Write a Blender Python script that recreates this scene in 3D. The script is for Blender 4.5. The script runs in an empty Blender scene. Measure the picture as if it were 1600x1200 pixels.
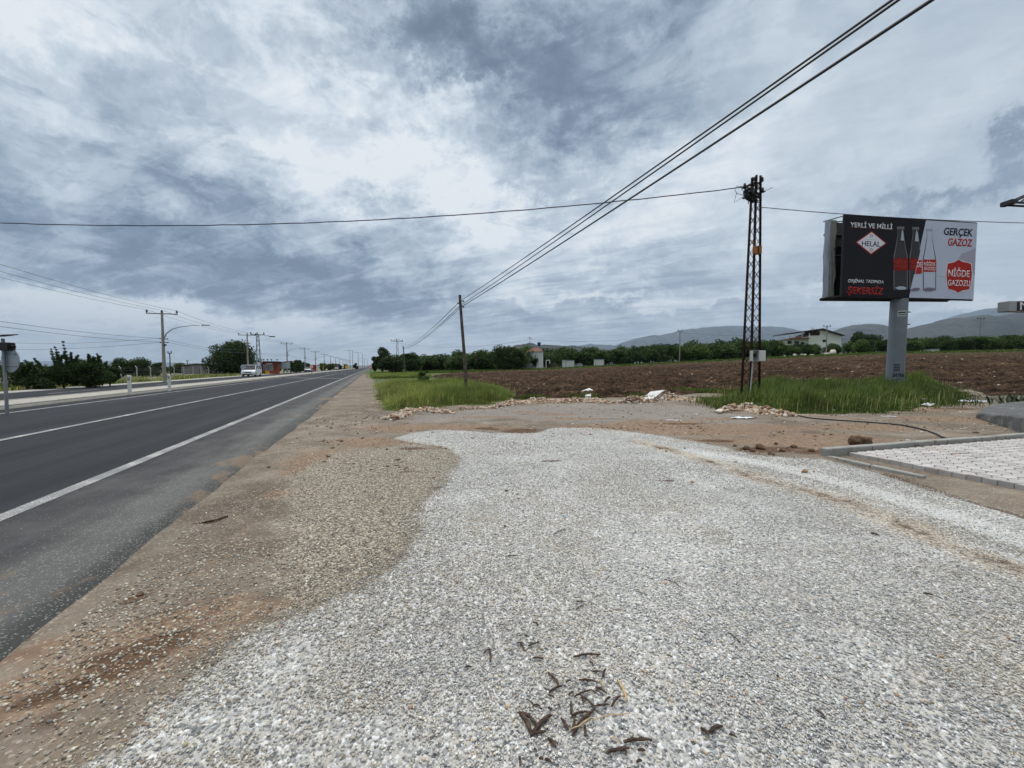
import bpy, bmesh, math, random
import numpy as np
from mathutils import Vector, Matrix, geometry
R = math.radians
scene = bpy.context.scene
COL = scene.collection

# ------------------------------------------------------------------ camera
CAM_H = 1.6
FPX = 600.0                       # focal length for a 1600 px wide frame
PITCH = math.atan(27.0 / 600.0)
cd = bpy.data.cameras.new('camera'); cam = bpy.data.objects.new('camera', cd)
COL.objects.link(cam)
cd.sensor_width = 36; cd.lens = 36 * FPX / 1600.0
cd.clip_start = 0.05; cd.clip_end = 60000
cam.location = (0, 0, CAM_H); cam.rotation_euler = (math.pi / 2 - PITCH, 0, 0)
scene.camera = cam
scene.view_settings.view_transform = 'Standard'
scene.view_settings.look = 'None'
scene.view_settings.exposure = 0.0
scene.view_settings.gamma = 1.0
try:
    scene.cycles.max_bounces = 5
    scene.cycles.transparent_max_bounces = 6
    scene.cycles.caustics_reflective = False; scene.cycles.caustics_refractive = False
except Exception:
    pass

# ------------------------------------------------------------------ node helper
class NG:
    def __init__(s, nt):
        s.nt = nt; s.k = 0
    def new(s, t, **props):
        n = s.nt.nodes.new(t)
        for k, v in props.items(): setattr(n, k, v)
        s.k += 1; n.location = (s.k * 40, 0)
        return n
    def put(s, sock, v):
        if v is None: return
        if isinstance(v, bpy.types.NodeSocket): s.nt.links.new(v, sock)
        elif isinstance(v, (tuple, list)) and sock.type == 'RGBA' and len(v) == 3: sock.default_value = (*v, 1)
        else: sock.default_value = v
    def m(s, op, a, b=None, c=None, clamp=False):
        n = s.new('ShaderNodeMath', operation=op, use_clamp=clamp)
        s.put(n.inputs[0], a); s.put(n.inputs[1], b)
        if c is not None: s.put(n.inputs[2], c)
        return n.outputs[0]
    def vm(s, op, a, b=None, scale=None):
        n = s.new('ShaderNodeVectorMath', operation=op)
        s.put(n.inputs[0], a); s.put(n.inputs[1], b)
        if scale is not None: s.put(n.inputs['Scale'], scale)
        return n.outputs[0]
    def sep(s, v):
        n = s.new('ShaderNodeSeparateXYZ'); s.put(n.inputs[0], v); return n.outputs
    def comb(s, x=0., y=0., z=0.):
        n = s.new('ShaderNodeCombineXYZ'); s.put(n.inputs[0], x); s.put(n.inputs[1], y); s.put(n.inputs[2], z)
        return n.outputs[0]
    def noise(s, vec, scale, detail=4., rough=.55, dist=0., color=False):
        n = s.new('ShaderNodeTexNoise')
        s.put(n.inputs['Vector'], vec); s.put(n.inputs['Scale'], scale); s.put(n.inputs['Detail'], detail)
        s.put(n.inputs['Roughness'], rough); s.put(n.inputs['Distortion'], dist)
        return n.outputs['Color' if color else 'Fac']
    def voro(s, vec, scale, feature='F1', out='Color', rnd=1.):
        n = s.new('ShaderNodeTexVoronoi', feature=feature)
        s.put(n.inputs['Vector'], vec); s.put(n.inputs['Scale'], scale); s.put(n.inputs['Randomness'], rnd)
        return n.outputs[out]
    def ramp(s, f, stops, interp='LINEAR'):
        n = s.new('ShaderNodeValToRGB'); cr = n.color_ramp; cr.interpolation = interp
        while len(cr.elements) < len(stops): cr.elements.new(.5)
        for e, (p, c) in zip(cr.elements, stops):
            e.position = p; e.color = (*c, 1) if len(c) == 3 else c
        s.put(n.inputs[0], f); return n.outputs[0]
    def mr(s, f, a, b, c=0., d=1., smooth=False):
        n = s.new('ShaderNodeMapRange', interpolation_type='SMOOTHSTEP' if smooth else 'LINEAR')
        for i, v in enumerate((f, a, b, c, d)): s.put(n.inputs[i], v)
        return n.outputs[0]
    def mix(s, f, a, b, blend='MIX'):
        n = s.new('ShaderNodeMix', data_type='RGBA', blend_type=blend)
        s.put(n.inputs[0], f); s.put(n.inputs[6], a); s.put(n.inputs[7], b)
        return n.outputs[2]
    def attr(s, name, out='Fac'):
        n = s.new('ShaderNodeAttribute', attribute_name=name); return n.outputs[out]

def tan_dir(u, v):
    """unit world direction of a photo pixel (1600x1200)"""
    b = (600 - v) / FPX; a = (u - 800) / FPX
    d = Vector((a, math.cos(PITCH) + b * math.sin(PITCH), -math.sin(PITCH) + b * math.cos(PITCH)))
    return d.normalized()

# ------------------------------------------------------------------ world: overcast sky
SUN_AZ, SUN_EL = R(-22), R(56)      # azimuth from +Y, clockwise positive
W = bpy.data.worlds.new('World'); scene.world = W; W.use_nodes = True
W.cycles.sampling_method = 'NONE'
wt = W.node_tree; wt.nodes.clear(); g = NG(wt)
dirv = g.new('ShaderNodeTexCoord').outputs['Generated']
dirv = g.vm('NORMALIZE', dirv)
dx, dy, dz = g.sep(dirv)
den = g.m('MAXIMUM', g.m('ADD', dy, 1.0), .08)
# cloud-layer coordinates: a flat deck overhead, so bands flatten towards the horizon
kz = g.m('ADD', g.m('ABSOLUTE', dz), .10)
deck = g.comb(g.m('DIVIDE', dx, kz), g.m('DIVIDE', dy, kz), 0.)
warp = g.vm('SUBTRACT', g.noise(deck, .9, 5., .6, color=True), (.5, .5, .5))
warp2 = g.vm('SUBTRACT', g.noise(dirv, 6.5, 7., .68, color=True), (.5, .5, .5))
px = g.m('DIVIDE', dx, den); pz = g.m('DIVIDE', dz, den)
P0 = g.comb(px, pz, 0.)
wv = g.vm('ADD', g.vm('SCALE', warp, scale=.10), g.vm('SCALE', warp2, scale=.24))
wx, wy, _ = g.sep(wv)
elw = g.mr(dz, 0.0, .35, .18, 1.0)
P = g.vm('ADD', P0, g.comb(g.m('MULTIPLY', wx, 1.0), g.m('MULTIPLY', wy, elw), 0.))
def blob(u, v, su, sv, rot, amp):
    d = tan_dir(u, v); k = 1 + d.y
    c = (d.x / k, d.z / k)
    # local scale of the projection at that place
    d2 = tan_dir(u + 1, v); sc_u = math.hypot(d2.x / (1 + d2.y) - c[0], d2.z / (1 + d2.y) - c[1])
    d3 = tan_dir(u, v - 1); sc_v = math.hypot(d3.x / (1 + d3.y) - c[0], d3.z / (1 + d3.y) - c[1])
    q = g.vm('SUBTRACT', P, (c[0], c[1], 0))
    if rot:
        n = g.new('ShaderNodeVectorRotate', rotation_type='Z_AXIS'); g.put(n.inputs['Vector'], q); n.inputs['Angle'].default_value = -R(rot)
        q = n.outputs[0]
    q = g.vm('MULTIPLY', q, (1 / (su * sc_u), 1 / (sv * sc_v), 0))
    n = g.new('ShaderNodeVectorMath', operation='DOT_PRODUCT'); g.put(n.inputs[0], q); g.put(n.inputs[1], q)
    return g.m('MULTIPLY', g.m('EXPONENT', g.m('MULTIPLY', n.outputs['Value'], -1.0)), amp)
BLOBS = [
    (120, 385, 380, 66, -6, -.25), (430, 425, 300, 48, -4, -.24), (580, 462, 150, 20, 0, -.24), (240, 455, 160, 14, 0, -.10), (40, 300, 200, 50, 20, -.10),
    (140, 225, 240, 60, -14, -.08), (330, 300, 160, 34, -18, -.14), (20, 520, 120, 10, 0, -.05),
    (740, 60, 160, 75, 0, -.26), (900, 150, 200, 80, -8, -.26), (1060, 60, 120, 80, 20, -.12), (600, 50, 60, 60, 0, -.06), (620, 90, 90, 40, -20, -.08), (850, 300, 70, 18, 0, -.12), (1010, 30, 120, 60, 0, -.05),
    (640, 262, 180, 66, -12, .29), (480, 240, 110, 30, -25, .14), (740, 340, 120, 34, 0, .16), (430, 90, 110, 60, -20, .14), (160, 60, 190, 40, -10, .12),
    (560, 300, 90, 30, 0, .12), (720, 140, 60, 22, 25, .20), (60, 170, 90, 18, -30, .10), (600, 20, 40, 60, 0, .12),
    (310, 506, 280, 22, -3, .42), (130, 400, 200, 13, -6, .12), (330, 412, 120, 8, -10, .10), (90, 470, 140, 12, -4, .12),
    (330, 556, 420, 20, 0, .02), (700, 545, 200, 30, 0, -.06),
    (1040, 330, 180, 100, 10, .12), (1230, 200, 200, 60, 28, .06), (1330, 60, 220, 70, 20, -.02),
    (1480, 288, 180, 22, 10, -.22), (1590, 275, 80, 24, 0, -.06), (1420, 220, 150, 20, 22, .03), (1550, 390, 120, 40, 0, .02), (1180, 470, 60, 20, 0, .05),
    (1560, 474, 130, 9, 5, .34), (1300, 452, 60, 8, 0, .22), (1500, 500, 160, 8, 4, -.10),
    (930, 466, 190, 9, 0, .20), (1010, 492, 190, 12, -3, -.12), (860, 500, 110, 12, 0, -.08), (1240, 520, 60, 6, -8, .18), (1100, 478, 70, 6, 0, .14),
    (1150, 420, 300, 40, 0, -.06), (800, 455, 80, 10, 0, .06),
]
B = g.m('ADD', .665, 0.)
for b_ in BLOBS: B = g.m('ADD', B, blob(*b_[:5], b_[5] * 1.5))
# streaky and puffy detail: bands of the cloud deck, and ragged puffs at two finer scales
rot = g.new('ShaderNodeVectorRotate', rotation_type='Z_AXIS'); g.put(rot.inputs['Vector'], deck); rot.inputs['Angle'].default_value = R(28)
st = g.vm('MULTIPLY', rot.outputs[0], (.42, 1.25, 1))
n1 = g.noise(st, 1.3, 7., .62, .5)
n4 = g.noise(st, 4.6, 6., .62, .6)
n2 = g.noise(g.vm('MULTIPLY', dirv, (1, 1, 2.2)), 6.5, 9., .64, .35)
lefty = g.mr(px, -.05, .50, 1., .34, True)
low = g.mr(dz, .05, .5, 1., .55, True)
B = g.m('ADD', B, g.m('MULTIPLY', g.m('SUBTRACT', n1, .5), g.m('MULTIPLY', lefty, .55)))
B = g.m('ADD', B, g.m('MULTIPLY', g.m('SUBTRACT', n4, .5), g.m('MULTIPLY', g.m('MULTIPLY', lefty, low), .62)))
B = g.m('ADD', B, g.m('MULTIPLY', g.m('SUBTRACT', n2, .5), g.m('MULTIPLY', lefty, .62)))
crisp = g.m('ADD', g.m('MULTIPLY', g.m('SUBTRACT', g.mr(n2, .46, .56, 0., 1., True), .5), .10), g.m('MULTIPLY', g.m('SUBTRACT', g.mr(n4, .46, .55, 0., 1., True), .5), g.m('MULTIPLY', low, .09)))
n6 = g.noise(g.vm('MULTIPLY', dirv, (1, 1, 2.)), 3.1, 9., .6, .8)
crisp = g.m('ADD', crisp, g.m('MULTIPLY', g.m('SUBTRACT', g.mr(n6, .47, .54, 0., 1., True), .5), .11))
B = g.m('ADD', B, g.m('MULTIPLY', crisp, g.mr(px, .05, .45, 1., .15, True)))
cloud = g.ramp(B, [(0., (.12, .17, .245)), (.22, (.20, .265, .355)), (.40, (.32, .40, .50)), (.60, (.485, .57, .655)), (.80, (.68, .76, .83)), (1., (.86, .90, .935))])
hor = g.mr(dz, .0, .16, 1., 0., True)
cloud = g.mix(g.m('MULTIPLY', hor, .22), cloud, (.46, .57, .70))
sky = g.new('ShaderNodeTexSky'); sky.sky_type = 'NISHITA'; sky.sun_disc = False
sky.sun_elevation = SUN_EL; sky.sun_rotation = SUN_AZ; sky.altitude = 1100; sky.dust_density = 2.0
STR = .10
cl = g.vm('SCALE', cloud, scale=1 / STR)
tot = g.mix(.06, cl, sky.outputs[0])
# unseen sky overhead brightened to light the ground; slightly dimmed behind the camera
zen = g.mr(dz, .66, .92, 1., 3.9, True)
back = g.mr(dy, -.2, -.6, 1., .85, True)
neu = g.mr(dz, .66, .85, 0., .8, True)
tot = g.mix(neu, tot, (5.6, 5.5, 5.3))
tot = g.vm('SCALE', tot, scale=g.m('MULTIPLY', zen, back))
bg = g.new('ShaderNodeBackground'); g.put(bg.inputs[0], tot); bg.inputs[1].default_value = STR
wo = g.new('ShaderNodeOutputWorld'); wt.links.new(bg.outputs[0], wo.inputs[0])

# ------------------------------------------------------------------ sun behind the cloud
sd = bpy.data.lights.new('sun', 'SUN'); sd.energy = 1.7; sd.angle = R(22); sd.color = (1, .965, .92)
so = bpy.data.objects.new('sun', sd); COL.objects.link(so)
sdir = Vector((math.sin(SUN_AZ) * math.cos(SUN_EL), math.cos(SUN_AZ) * math.cos(SUN_EL), math.sin(SUN_EL)))
so.rotation_euler = sdir.to_track_quat('Z', 'Y').to_euler(); so.location = (0, 0, 50)

# ------------------------------------------------------------------ geometry helpers
TH = math.atan2(218 / 600., 1.0)          # the road heads this far left of the view axis
ES = Vector((-math.sin(TH), math.cos(TH), 0)); ED = Vector((-math.cos(TH), -math.sin(TH), 0))
def RD(s, d, z=0.):
    p = ES * s + ED * d; return Vector((p.x, p.y, z))
def gp(u, v, z=0.):
    d = tan_dir(u, v); t = (z - CAM_H) / d.z
    return Vector((d.x * t, d.y * t, z))
def pt(u, v, Y):
    d = tan_dir(u, v); t = Y / d.y
    return Vector((d.x * t, Y, CAM_H + d.z * t))
_zr = np.array([-.36, -.17, .1, .333, .433, .667, .917, 1.333, 3.0])
_zv = np.array([0., .42, 1.0, 2.05, 2.5, 3.55, 4.6, 5.35, 5.8])
def tz(x, y):
    """height of the land: the field climbs gently away from the road, to the right"""
    x = np.asarray(x, float); y = np.asarray(y, float)
    r = x / np.maximum(y, 1.)
    t = np.clip((y - 21.) / 69., 0, 1.3)
    return np.interp(r, _zr, _zv) * t
def tzf(x, y): return float(tz(x, y))
def on(u, Y):
    x = (u - 800) / 600. * Y * 1.001
    return Vector((x, Y, tzf(x, Y)))

rs = np.random.RandomState(7)
_perm = rs.rand(64, 64)
def vnoise(x, y):
    xi = np.floor(x).astype(int); yi = np.floor(y).astype(int)
    fx = x - xi; fy = y - yi; fx = fx * fx * (3 - 2 * fx); fy = fy * fy * (3 - 2 * fy)
    a = _perm[xi % 64, yi % 64]; b = _perm[(xi + 1) % 64, yi % 64]
    c = _perm[xi % 64, (yi + 1) % 64]; d = _perm[(xi + 1) % 64, (yi + 1) % 64]
    return (a * (1 - fx) + b * fx) * (1 - fy) + (c * (1 - fx) + d * fx) * fy - .5
def fbm(x, y, o=4, gain=.5):
    s = 0; a = 1.
    for k in range(o):
        s = s + a * vnoise(x * 2 ** k + 17.3 * k, y * 2 ** k + 9.1 * k); a *= gain
    return s
def sdf(poly, x, y):
    """signed distance, positive inside"""
    n = len(poly); best = np.full(x.shape, 1e9); inside = np.zeros(x.shape, bool)
    for i in range(n):
        ax, ay = poly[i][0], poly[i][1]; bx, by = poly[(i + 1) % n][0], poly[(i + 1) % n][1]
        ex, ey = bx - ax, by - ay; L = ex * ex + ey * ey + 1e-12
        t = np.clip(((x - ax) * ex + (y - ay) * ey) / L, 0, 1)
        best = np.minimum(best, np.hypot(x - ax - t * ex, y - ay - t * ey))
        c = ((ay > y) != (by > y)) & (x < (bx - ax) * (y - ay) / ((by - ay) if abs(by - ay) > 1e-9 else 1e-9) + ax)
        inside ^= c
    return np.where(inside, best, -best)
def line_d(pts, x, y):
    best = np.full(x.shape, 1e9)
    for (ax, ay), (bx, by) in zip(pts[:-1], pts[1:]):
        ex, ey = bx - ax, by - ay; L = ex * ex + ey * ey + 1e-12
        t = np.clip(((x - ax) * ex + (y - ay) * ey) / L, 0, 1)
        best = np.minimum(best, np.hypot(x - ax - t * ex, y - ay - t * ey))
    return best
def G2(pix): return [tuple(gp(u, v))[:2] for u, v in pix]

def link(name, me, m=None, parent=None):
    o = bpy.data.objects.new(name, me); COL.objects.link(o)
    if m is not None and not me.materials: me.materials.append(m)
    if parent is not None: o.parent = parent
    return o
def tag(o, label=None, cat=None, group=None, kind=None):
    if label: o['label'] = label
    if cat: o['category'] = cat
    if group: o['group'] = group
    if kind: o['kind'] = kind
    return o
def thing(name, loc, label, cat, group=None, rz=0.):
    o = bpy.data.objects.new(name, None); COL.objects.link(o); o.empty_display_size = .2
    o.location = loc; o.rotation_euler = (0, 0, rz)
    return tag(o, label, cat, group)
def copy_thing(root, loc, rz=None, label=None, scale=None):
    c = root.copy(); COL.objects.link(c); c.location = loc
    if rz is not None: c.rotation_euler = (0, 0, rz)
    if scale is not None: c.scale = (scale,) * 3 if not isinstance(scale, tuple) else scale
    if label: c['label'] = label
    for ch in list(root.children):
        d = ch.copy(); COL.objects.link(d); d.parent = c
        for gch in list(ch.children):
            e = gch.copy(); COL.objects.link(e); e.parent = d
    return c
def np_mesh(name, verts, faces, smooth=False):
    """faces: (N,k) array, all the same k"""
    me = bpy.data.meshes.new(name)
    verts = np.ascontiguousarray(verts, dtype=np.float32); faces = np.ascontiguousarray(faces, dtype=np.int32)
    n, k = faces.shape
    me.vertices.add(len(verts)); me.vertices.foreach_set('co', verts.ravel())
    me.loops.add(n * k); me.loops.foreach_set('vertex_index', faces.ravel())
    me.polygons.add(n); me.polygons.foreach_set('loop_start', np.arange(0, n * k, k, dtype=np.int32))
    me.update(calc_edges=True)
    if smooth: me.polygons.foreach_set('use_smooth', np.ones(n, bool))
    return me
def set_attr(me, name, arr, kind='FLOAT'):
    a = me.attributes.new(name, 'FLOAT_COLOR' if kind == 'COLOR' else kind, 'POINT')
    if kind == 'FLOAT': a.data.foreach_set('value', np.ascontiguousarray(arr, dtype=np.float32).ravel())
    else:
        arr = np.asarray(arr, np.float32)
        if arr.shape[1] == 3: arr = np.hstack([arr, np.ones((len(arr), 1), np.float32)])
        a.data.foreach_set('color', np.ascontiguousarray(arr).ravel())

class MB:
    """collects simple shapes into one mesh"""
    def __init__(s): s.v = []; s.f = []
    def add(s, vs, fs):
        n = len(s.v); s.v += [tuple(v) for v in vs]; s.f += [[i + n for i in f] for f in fs]; return s
    def box(s, c, size, rz=0., ch=0.):
        hx, hy, hz = size[0] / 2, size[1] / 2, size[2] / 2
        cs, sn = math.cos(rz), math.sin(rz)
        def T(p): return (c[0] + p[0] * cs - p[1] * sn, c[1] + p[0] * sn + p[1] * cs, c[2] + p[2])
        if ch <= 0:
            vs = [T((x, y, z)) for z in (-hz, hz) for x, y in ((-hx, -hy), (hx, -hy), (hx, hy), (-hx, hy))]
            return s.add(vs, [[3, 2, 1, 0], [4, 5, 6, 7], [0, 1, 5, 4], [1, 2, 6, 5], [2, 3, 7, 6], [3, 0, 4, 7]])
        vs = []
        for z, k in ((-hz, ch), (-hz + ch, 0), (hz - ch, 0), (hz, ch)):
            X, Y = hx - k, hy - k; q = ch * .6
            ring = [(-X + q, -Y), (X - q, -Y), (X, -Y + q), (X, Y - q), (X - q, Y), (-X + q, Y), (-X, Y - q), (-X, -Y + q)]
            vs += [T((a, b, z)) for a, b in ring]
        fs = [list(range(7, -1, -1)), list(range(24, 32))]
        for L in range(3):
            for i in range(8): fs.append([L * 8 + i, L * 8 + (i + 1) % 8, L * 8 + 8 + (i + 1) % 8, L * 8 + 8 + i])
        return s.add(vs, fs)
    def bar(s, a, b, w, h=None):
        """square bar between two points"""
        return s.tube([a, b], w / 2 * 1.2, n=4, r2=(h or w) / 2 * 1.2)
    def tube(s, pts, r, n=8, r2=None, caps=True):
        pts = [Vector(p) for p in pts]; rr = r if isinstance(r, (list, tuple)) else [r] * len(pts)
        rings = []; prev = None
        for i, p in enumerate(pts):
            d = (pts[min(i + 1, len(pts) - 1)] - pts[max(i - 1, 0)]).normalized()
            if prev is None:
                a = d.orthogonal().normalized() if abs(d.z) < .95 else Vector((1, 0, 0))
                a = (a - d * a.dot(d)).normalized()
            else: a = (prev - d * prev.dot(d)).normalized()
            prev = a; b = d.cross(a)
            rings.append([p + (a * math.cos(2 * math.pi * k / n + math.pi / n) * rr[i] + b * math.sin(2 * math.pi * k / n + math.pi / n) * (rr[i] if r2 is None else r2)) for k in range(n)])
        vs = [v for r_ in rings for v in r_]; fs = []
        for i in range(len(rings) - 1):
            for k in range(n): fs.append([i * n + k, i * n + (k + 1) % n, (i + 1) * n + (k + 1) % n, (i + 1) * n + k])
        if caps: fs += [list(range(n - 1, -1, -1)), [(len(rings) - 1) * n + k for k in range(n)]]
        return s.add(vs, fs)
    def lathe(s, prof, c=(0, 0, 0), n=16, axis='Z'):
        vs = []
        for r_, z in prof:
            for k in range(n):
                a = 2 * math.pi * k / n; q = (r_ * math.cos(a), r_ * math.sin(a), z)
                if axis == 'Y': q = (q[0], q[2], q[1])
                if axis == 'X': q = (q[2], q[0], q[1])
                vs.append((c[0] + q[0], c[1] + q[1], c[2] + q[2]))
        fs = []
        for i in range(len(prof) - 1):
            for k in range(n): fs.append([i * n + k, i * n + (k + 1) % n, (i + 1) * n + (k + 1) % n, (i + 1) * n + k])
        fs += [list(range(n - 1, -1, -1)), [(len(prof) - 1) * n + k for k in range(n)]]
        return s.add(vs, fs)
    def prism(s, poly, z0, z1, T=None):
        """extrude a 2D outline; T maps (x,y,z) to the scene"""
        n = len(poly); T = T or (lambda p: p)
        vs = [T((x, y, z0)) for x, y in poly] + [T((x, y, z1)) for x, y in poly]
        fs = [list(range(n - 1, -1, -1)), list(range(n, 2 * n))] + [[i, (i + 1) % n, n + (i + 1) % n, n + i] for i in range(n)]
        return s.add(vs, fs)
    def build(s, name, m, parent=None, smooth=False):
        me = bpy.data.meshes.new(name); me.from_pydata(s.v, [], s.f)
        bm = bmesh.new(); bm.from_mesh(me); bmesh.ops.recalc_face_normals(bm, faces=bm.faces); bm.to_mesh(me); bm.free()
        if smooth:
            me.polygons.foreach_set('use_smooth', np.ones(len(me.polygons), bool))
            try: me.set_sharp_from_angle(angle=R(38))
            except Exception: pass
        me.update()
        return link(name, me, m, parent)

# ------------------------------------------------------------------ materials
def mat(name, col, rough=.7, metal=0., var=.18, vs=3., bump=0., bs=30., col2=None, spec=.3, emit=None, dirt=None):
    """plain procedural surface: base colour broken up by two scales of noise, optional stain colour"""
    m = bpy.data.materials.new(name); m.use_nodes = True; nt = m.node_tree; nt.nodes.clear(); g = NG(nt)
    co = g.new('ShaderNodeTexCoord').outputs['Object']
    f = g.noise(co, vs, 5., .6)
    f2 = g.noise(co, vs * 9, 3., .6)
    k = g.m('ADD', 1 - var, g.m('MULTIPLY', g.m('ADD', f, g.m('MULTIPLY', g.m('SUBTRACT', f2, .5), .5)), 2 * var))
    c = g.mix(g.mr(f, .42, .62, 0., 1., True), col, col2) if col2 else col
    if not col2:
        n = g.new('ShaderNodeRGB'); n.outputs[0].default_value = (*col, 1); c = n.outputs[0]
    c = g.vm('SCALE', c, scale=k)
    if dirt:
        dn = g.noise(g.vm('MULTIPLY', co, (1, 1, .35)), vs * 2.2, 6., .65)
        c = g.mix(g.mr(dn, dirt[1], dirt[1] + .12, 0., .85, True), c, dirt[0])
    b = g.new('ShaderNodeBsdfPrincipled'); g.put(b.inputs['Base Color'], c)
    b.inputs['Roughness'].default_value = rough; b.inputs['Metallic'].default_value = metal
    b.inputs['Specular IOR Level'].default_value = spec
    if bump:
        bn = g.new('ShaderNodeBump'); bn.inputs['Strength'].default_value = bump; bn.inputs['Distance'].default_value = .02
        g.put(bn.inputs['Height'], g.noise(co, bs, 5., .6)); nt.links.new(bn.outputs[0], b.inputs['Normal'])
    o = g.new('ShaderNodeOutputMaterial'); nt.links.new(b.outputs[0], o.inputs[0])
    return m
def mat_attr(name, rough=.8, attr='col', jitter=.15, scale=40., spec=.2, trans=0.):
    """surface whose colour is stored per stone / leaf / blade"""
    m = bpy.data.materials.new(name); m.use_nodes = True; nt = m.node_tree; nt.nodes.clear(); g = NG(nt)
    co = g.new('ShaderNodeTexCoord').outputs['Object']
    f = g.noise(co, scale, 3., .6)
    c = g.vm('SCALE', g.attr(attr, 'Color'), scale=g.m('ADD', 1 - jitter, g.m('MULTIPLY', f, 2 * jitter)))
    b = g.new('ShaderNodeBsdfPrincipled'); g.put(b.inputs['Base Color'], c)
    b.inputs['Roughness'].default_value = rough; b.inputs['Specular IOR Level'].default_value = spec
    o = g.new('ShaderNodeOutputMaterial'); out = b.outputs[0]
    if trans:
        t = g.new('ShaderNodeBsdfTranslucent'); g.put(t.inputs[0], g.vm('MULTIPLY', c, (1.3, 1.5, .5)))
        mx = g.new('ShaderNodeMixShader'); mx.inputs[0].default_value = trans
        nt.links.new(b.outputs[0], mx.inputs[1]); nt.links.new(t.outputs[0], mx.inputs[2]); out = mx.outputs[0]
    nt.links.new(out, o.inputs[0]); return m
M = {}
M['concrete'] = mat('concrete', (.36, .35, .32), .9, var=.22, vs=2.2, bump=.4, bs=60, dirt=((.22, .17, .12), .60))
M['concrete_pole'] = mat('concrete_pole', (.27, .245, .21), .9, var=.2, vs=2, bump=.2, bs=50)
M['grey_concrete'] = mat('grey_concrete', (.105, .108, .108), .95, var=.5, vs=2.6, bump=1., bs=14, dirt=((.24, .225, .20), .55))
M['kerb'] = mat('kerb', (.30, .295, .27), .9, var=.25, vs=3, bump=.5, bs=50, dirt=((.19, .13, .085), .55))
M['wood'] = mat('wood', (.070, .052, .040), .9, var=.35, vs=5, bump=.5, bs=35, col2=(.13, .105, .085))
M['rust'] = mat('rust', (.014, .010, .010), .85, .0, var=.5, vs=9, bump=.3, bs=70, spec=.1, col2=(.045, .018, .011))
M['rust_box'] = mat('rust_box', (.36, .15, .04), .8, .1, var=.4, vs=6, col2=(.16, .06, .03))
M['galv'] = mat('galv', (.24, .255, .27), .5, .5, var=.15, vs=4, dirt=((.12, .11, .10), .64))
M['post_steel'] = mat('post_steel', (.17, .19, .21), .55, .25, var=.22, vs=1.3, bump=.15, bs=30, dirt=((.30, .32, .34), .63))
M['black'] = mat('black', (.012, .012, .014), .6, var=.3)
M['cable'] = mat('cable', (.010, .011, .016), .55, var=.2)
M['wire'] = mat('wire', (.10, .115, .14), .5, var=.1)
M['dark_metal'] = mat('dark_metal', (.03, .03, .032), .6, .3, var=.3, vs=4)
M['white_paint'] = mat('white_paint', (.62, .62, .58), .6, var=.12, vs=3, dirt=((.30, .25, .18), .66))
M['white_wall'] = mat('white_wall', (.66, .66, .64), .85, var=.10, vs=.8, dirt=((.45, .42, .36), .62))
M['cream_wall'] = mat('cream_wall', (.74, .72, .66), .85, var=.12, vs=.6, dirt=((.34, .29, .22), .60))
M['tile'] = mat('tile', (.19, .075, .05), .8, var=.3, vs=3, bump=.5, bs=12)
M['roof_dark'] = mat('roof_dark', (.055, .045, .045), .7, var=.3, vs=2)
M['glass'] = mat('glass', (.012, .015, .018), .22, var=.3, vs=1, spec=.30)
M['white_box'] = mat('white_box', (.60, .60, .57), .5, var=.12, vs=2, dirt=((.32, .28, .22), .62))
M['meter'] = mat('meter', (.42, .42, .40), .5, var=.15, vs=5, dirt=((.2, .17, .13), .6))
M['plastic_white'] = mat('plastic_white', (.68, .69, .72), .4, var=.15, vs=8, bump=.5, bs=15)
M['green_pl'] = mat('green_pl', (.05, .25, .10), .5, var=.2)
M['sign_back'] = mat('sign_back', (.33, .37, .41), .45, .4, var=.14, vs=4, dirt=((.20, .22, .24), .6))
M['sign_white'] = mat('sign_white', (.75, .75, .75), .4, var=.06)
M['sign_red'] = mat('sign_red', (.55, .03, .03), .4, var=.08)
M['sign_blue'] = mat('sign_blue', (.03, .12, .45), .4, var=.08)
M['yellow'] = mat('yellow', (.70, .38, .02), .5, var=.15)
M['orange'] = mat('orange', (.36, .075, .035), .7, var=.3, vs=1.5)
M['rubber'] = mat('rubber', (.018, .018, .018), .85, var=.2)
M['rim'] = mat('rim', (.40, .41, .42), .3, .8, var=.1)
M['lamp_glass'] = mat('lamp_glass', (.75, .78, .80), .1, var=.05, spec=.8)
M['car_white'] = mat('car_white', (.72, .74, .77), .25, var=.04, spec=.6)
M['car_silver'] = mat('car_silver', (.30, .32, .35), .3, .5, var=.05, spec=.6)
M['car_grey'] = mat('car_grey', (.12, .12, .13), .35, .3, var=.05, spec=.6)
M['bark'] = mat('bark', (.075, .055, .040), .95, var=.35, vs=6, bump=.6, bs=25)
M['stick'] = mat('stick', (.060, .038, .028), .9, var=.5, vs=40, bump=.6, bs=160, col2=(.11, .07, .05))
M['straw'] = mat('straw', (.45, .33, .17), .8, var=.3, vs=60)
M['rock'] = mat('rock', (.105, .060, .035), .95, var=.5, vs=7, bump=.9, bs=28, col2=(.16, .10, .065))
M['pale_rock'] = mat('pale_rock', (.55, .50, .43), .9, var=.25, vs=9, bump=.5, bs=30)
M['tan_rock'] = mat('tan_rock', (.36, .22, .12), .9, var=.3, vs=20, bump=.5, bs=60)
M['leaf'] = mat_attr('leaf', .6, trans=.22, jitter=.2, scale=1.5)
M['grass'] = mat_attr('grass', .6, trans=.42, jitter=.2, scale=.8)
M['stone'] = mat_attr('stone', .85, jitter=.28, scale=120.)
M['rubble'] = mat_attr('rubble', .92, jitter=.35, scale=14.)

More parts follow.
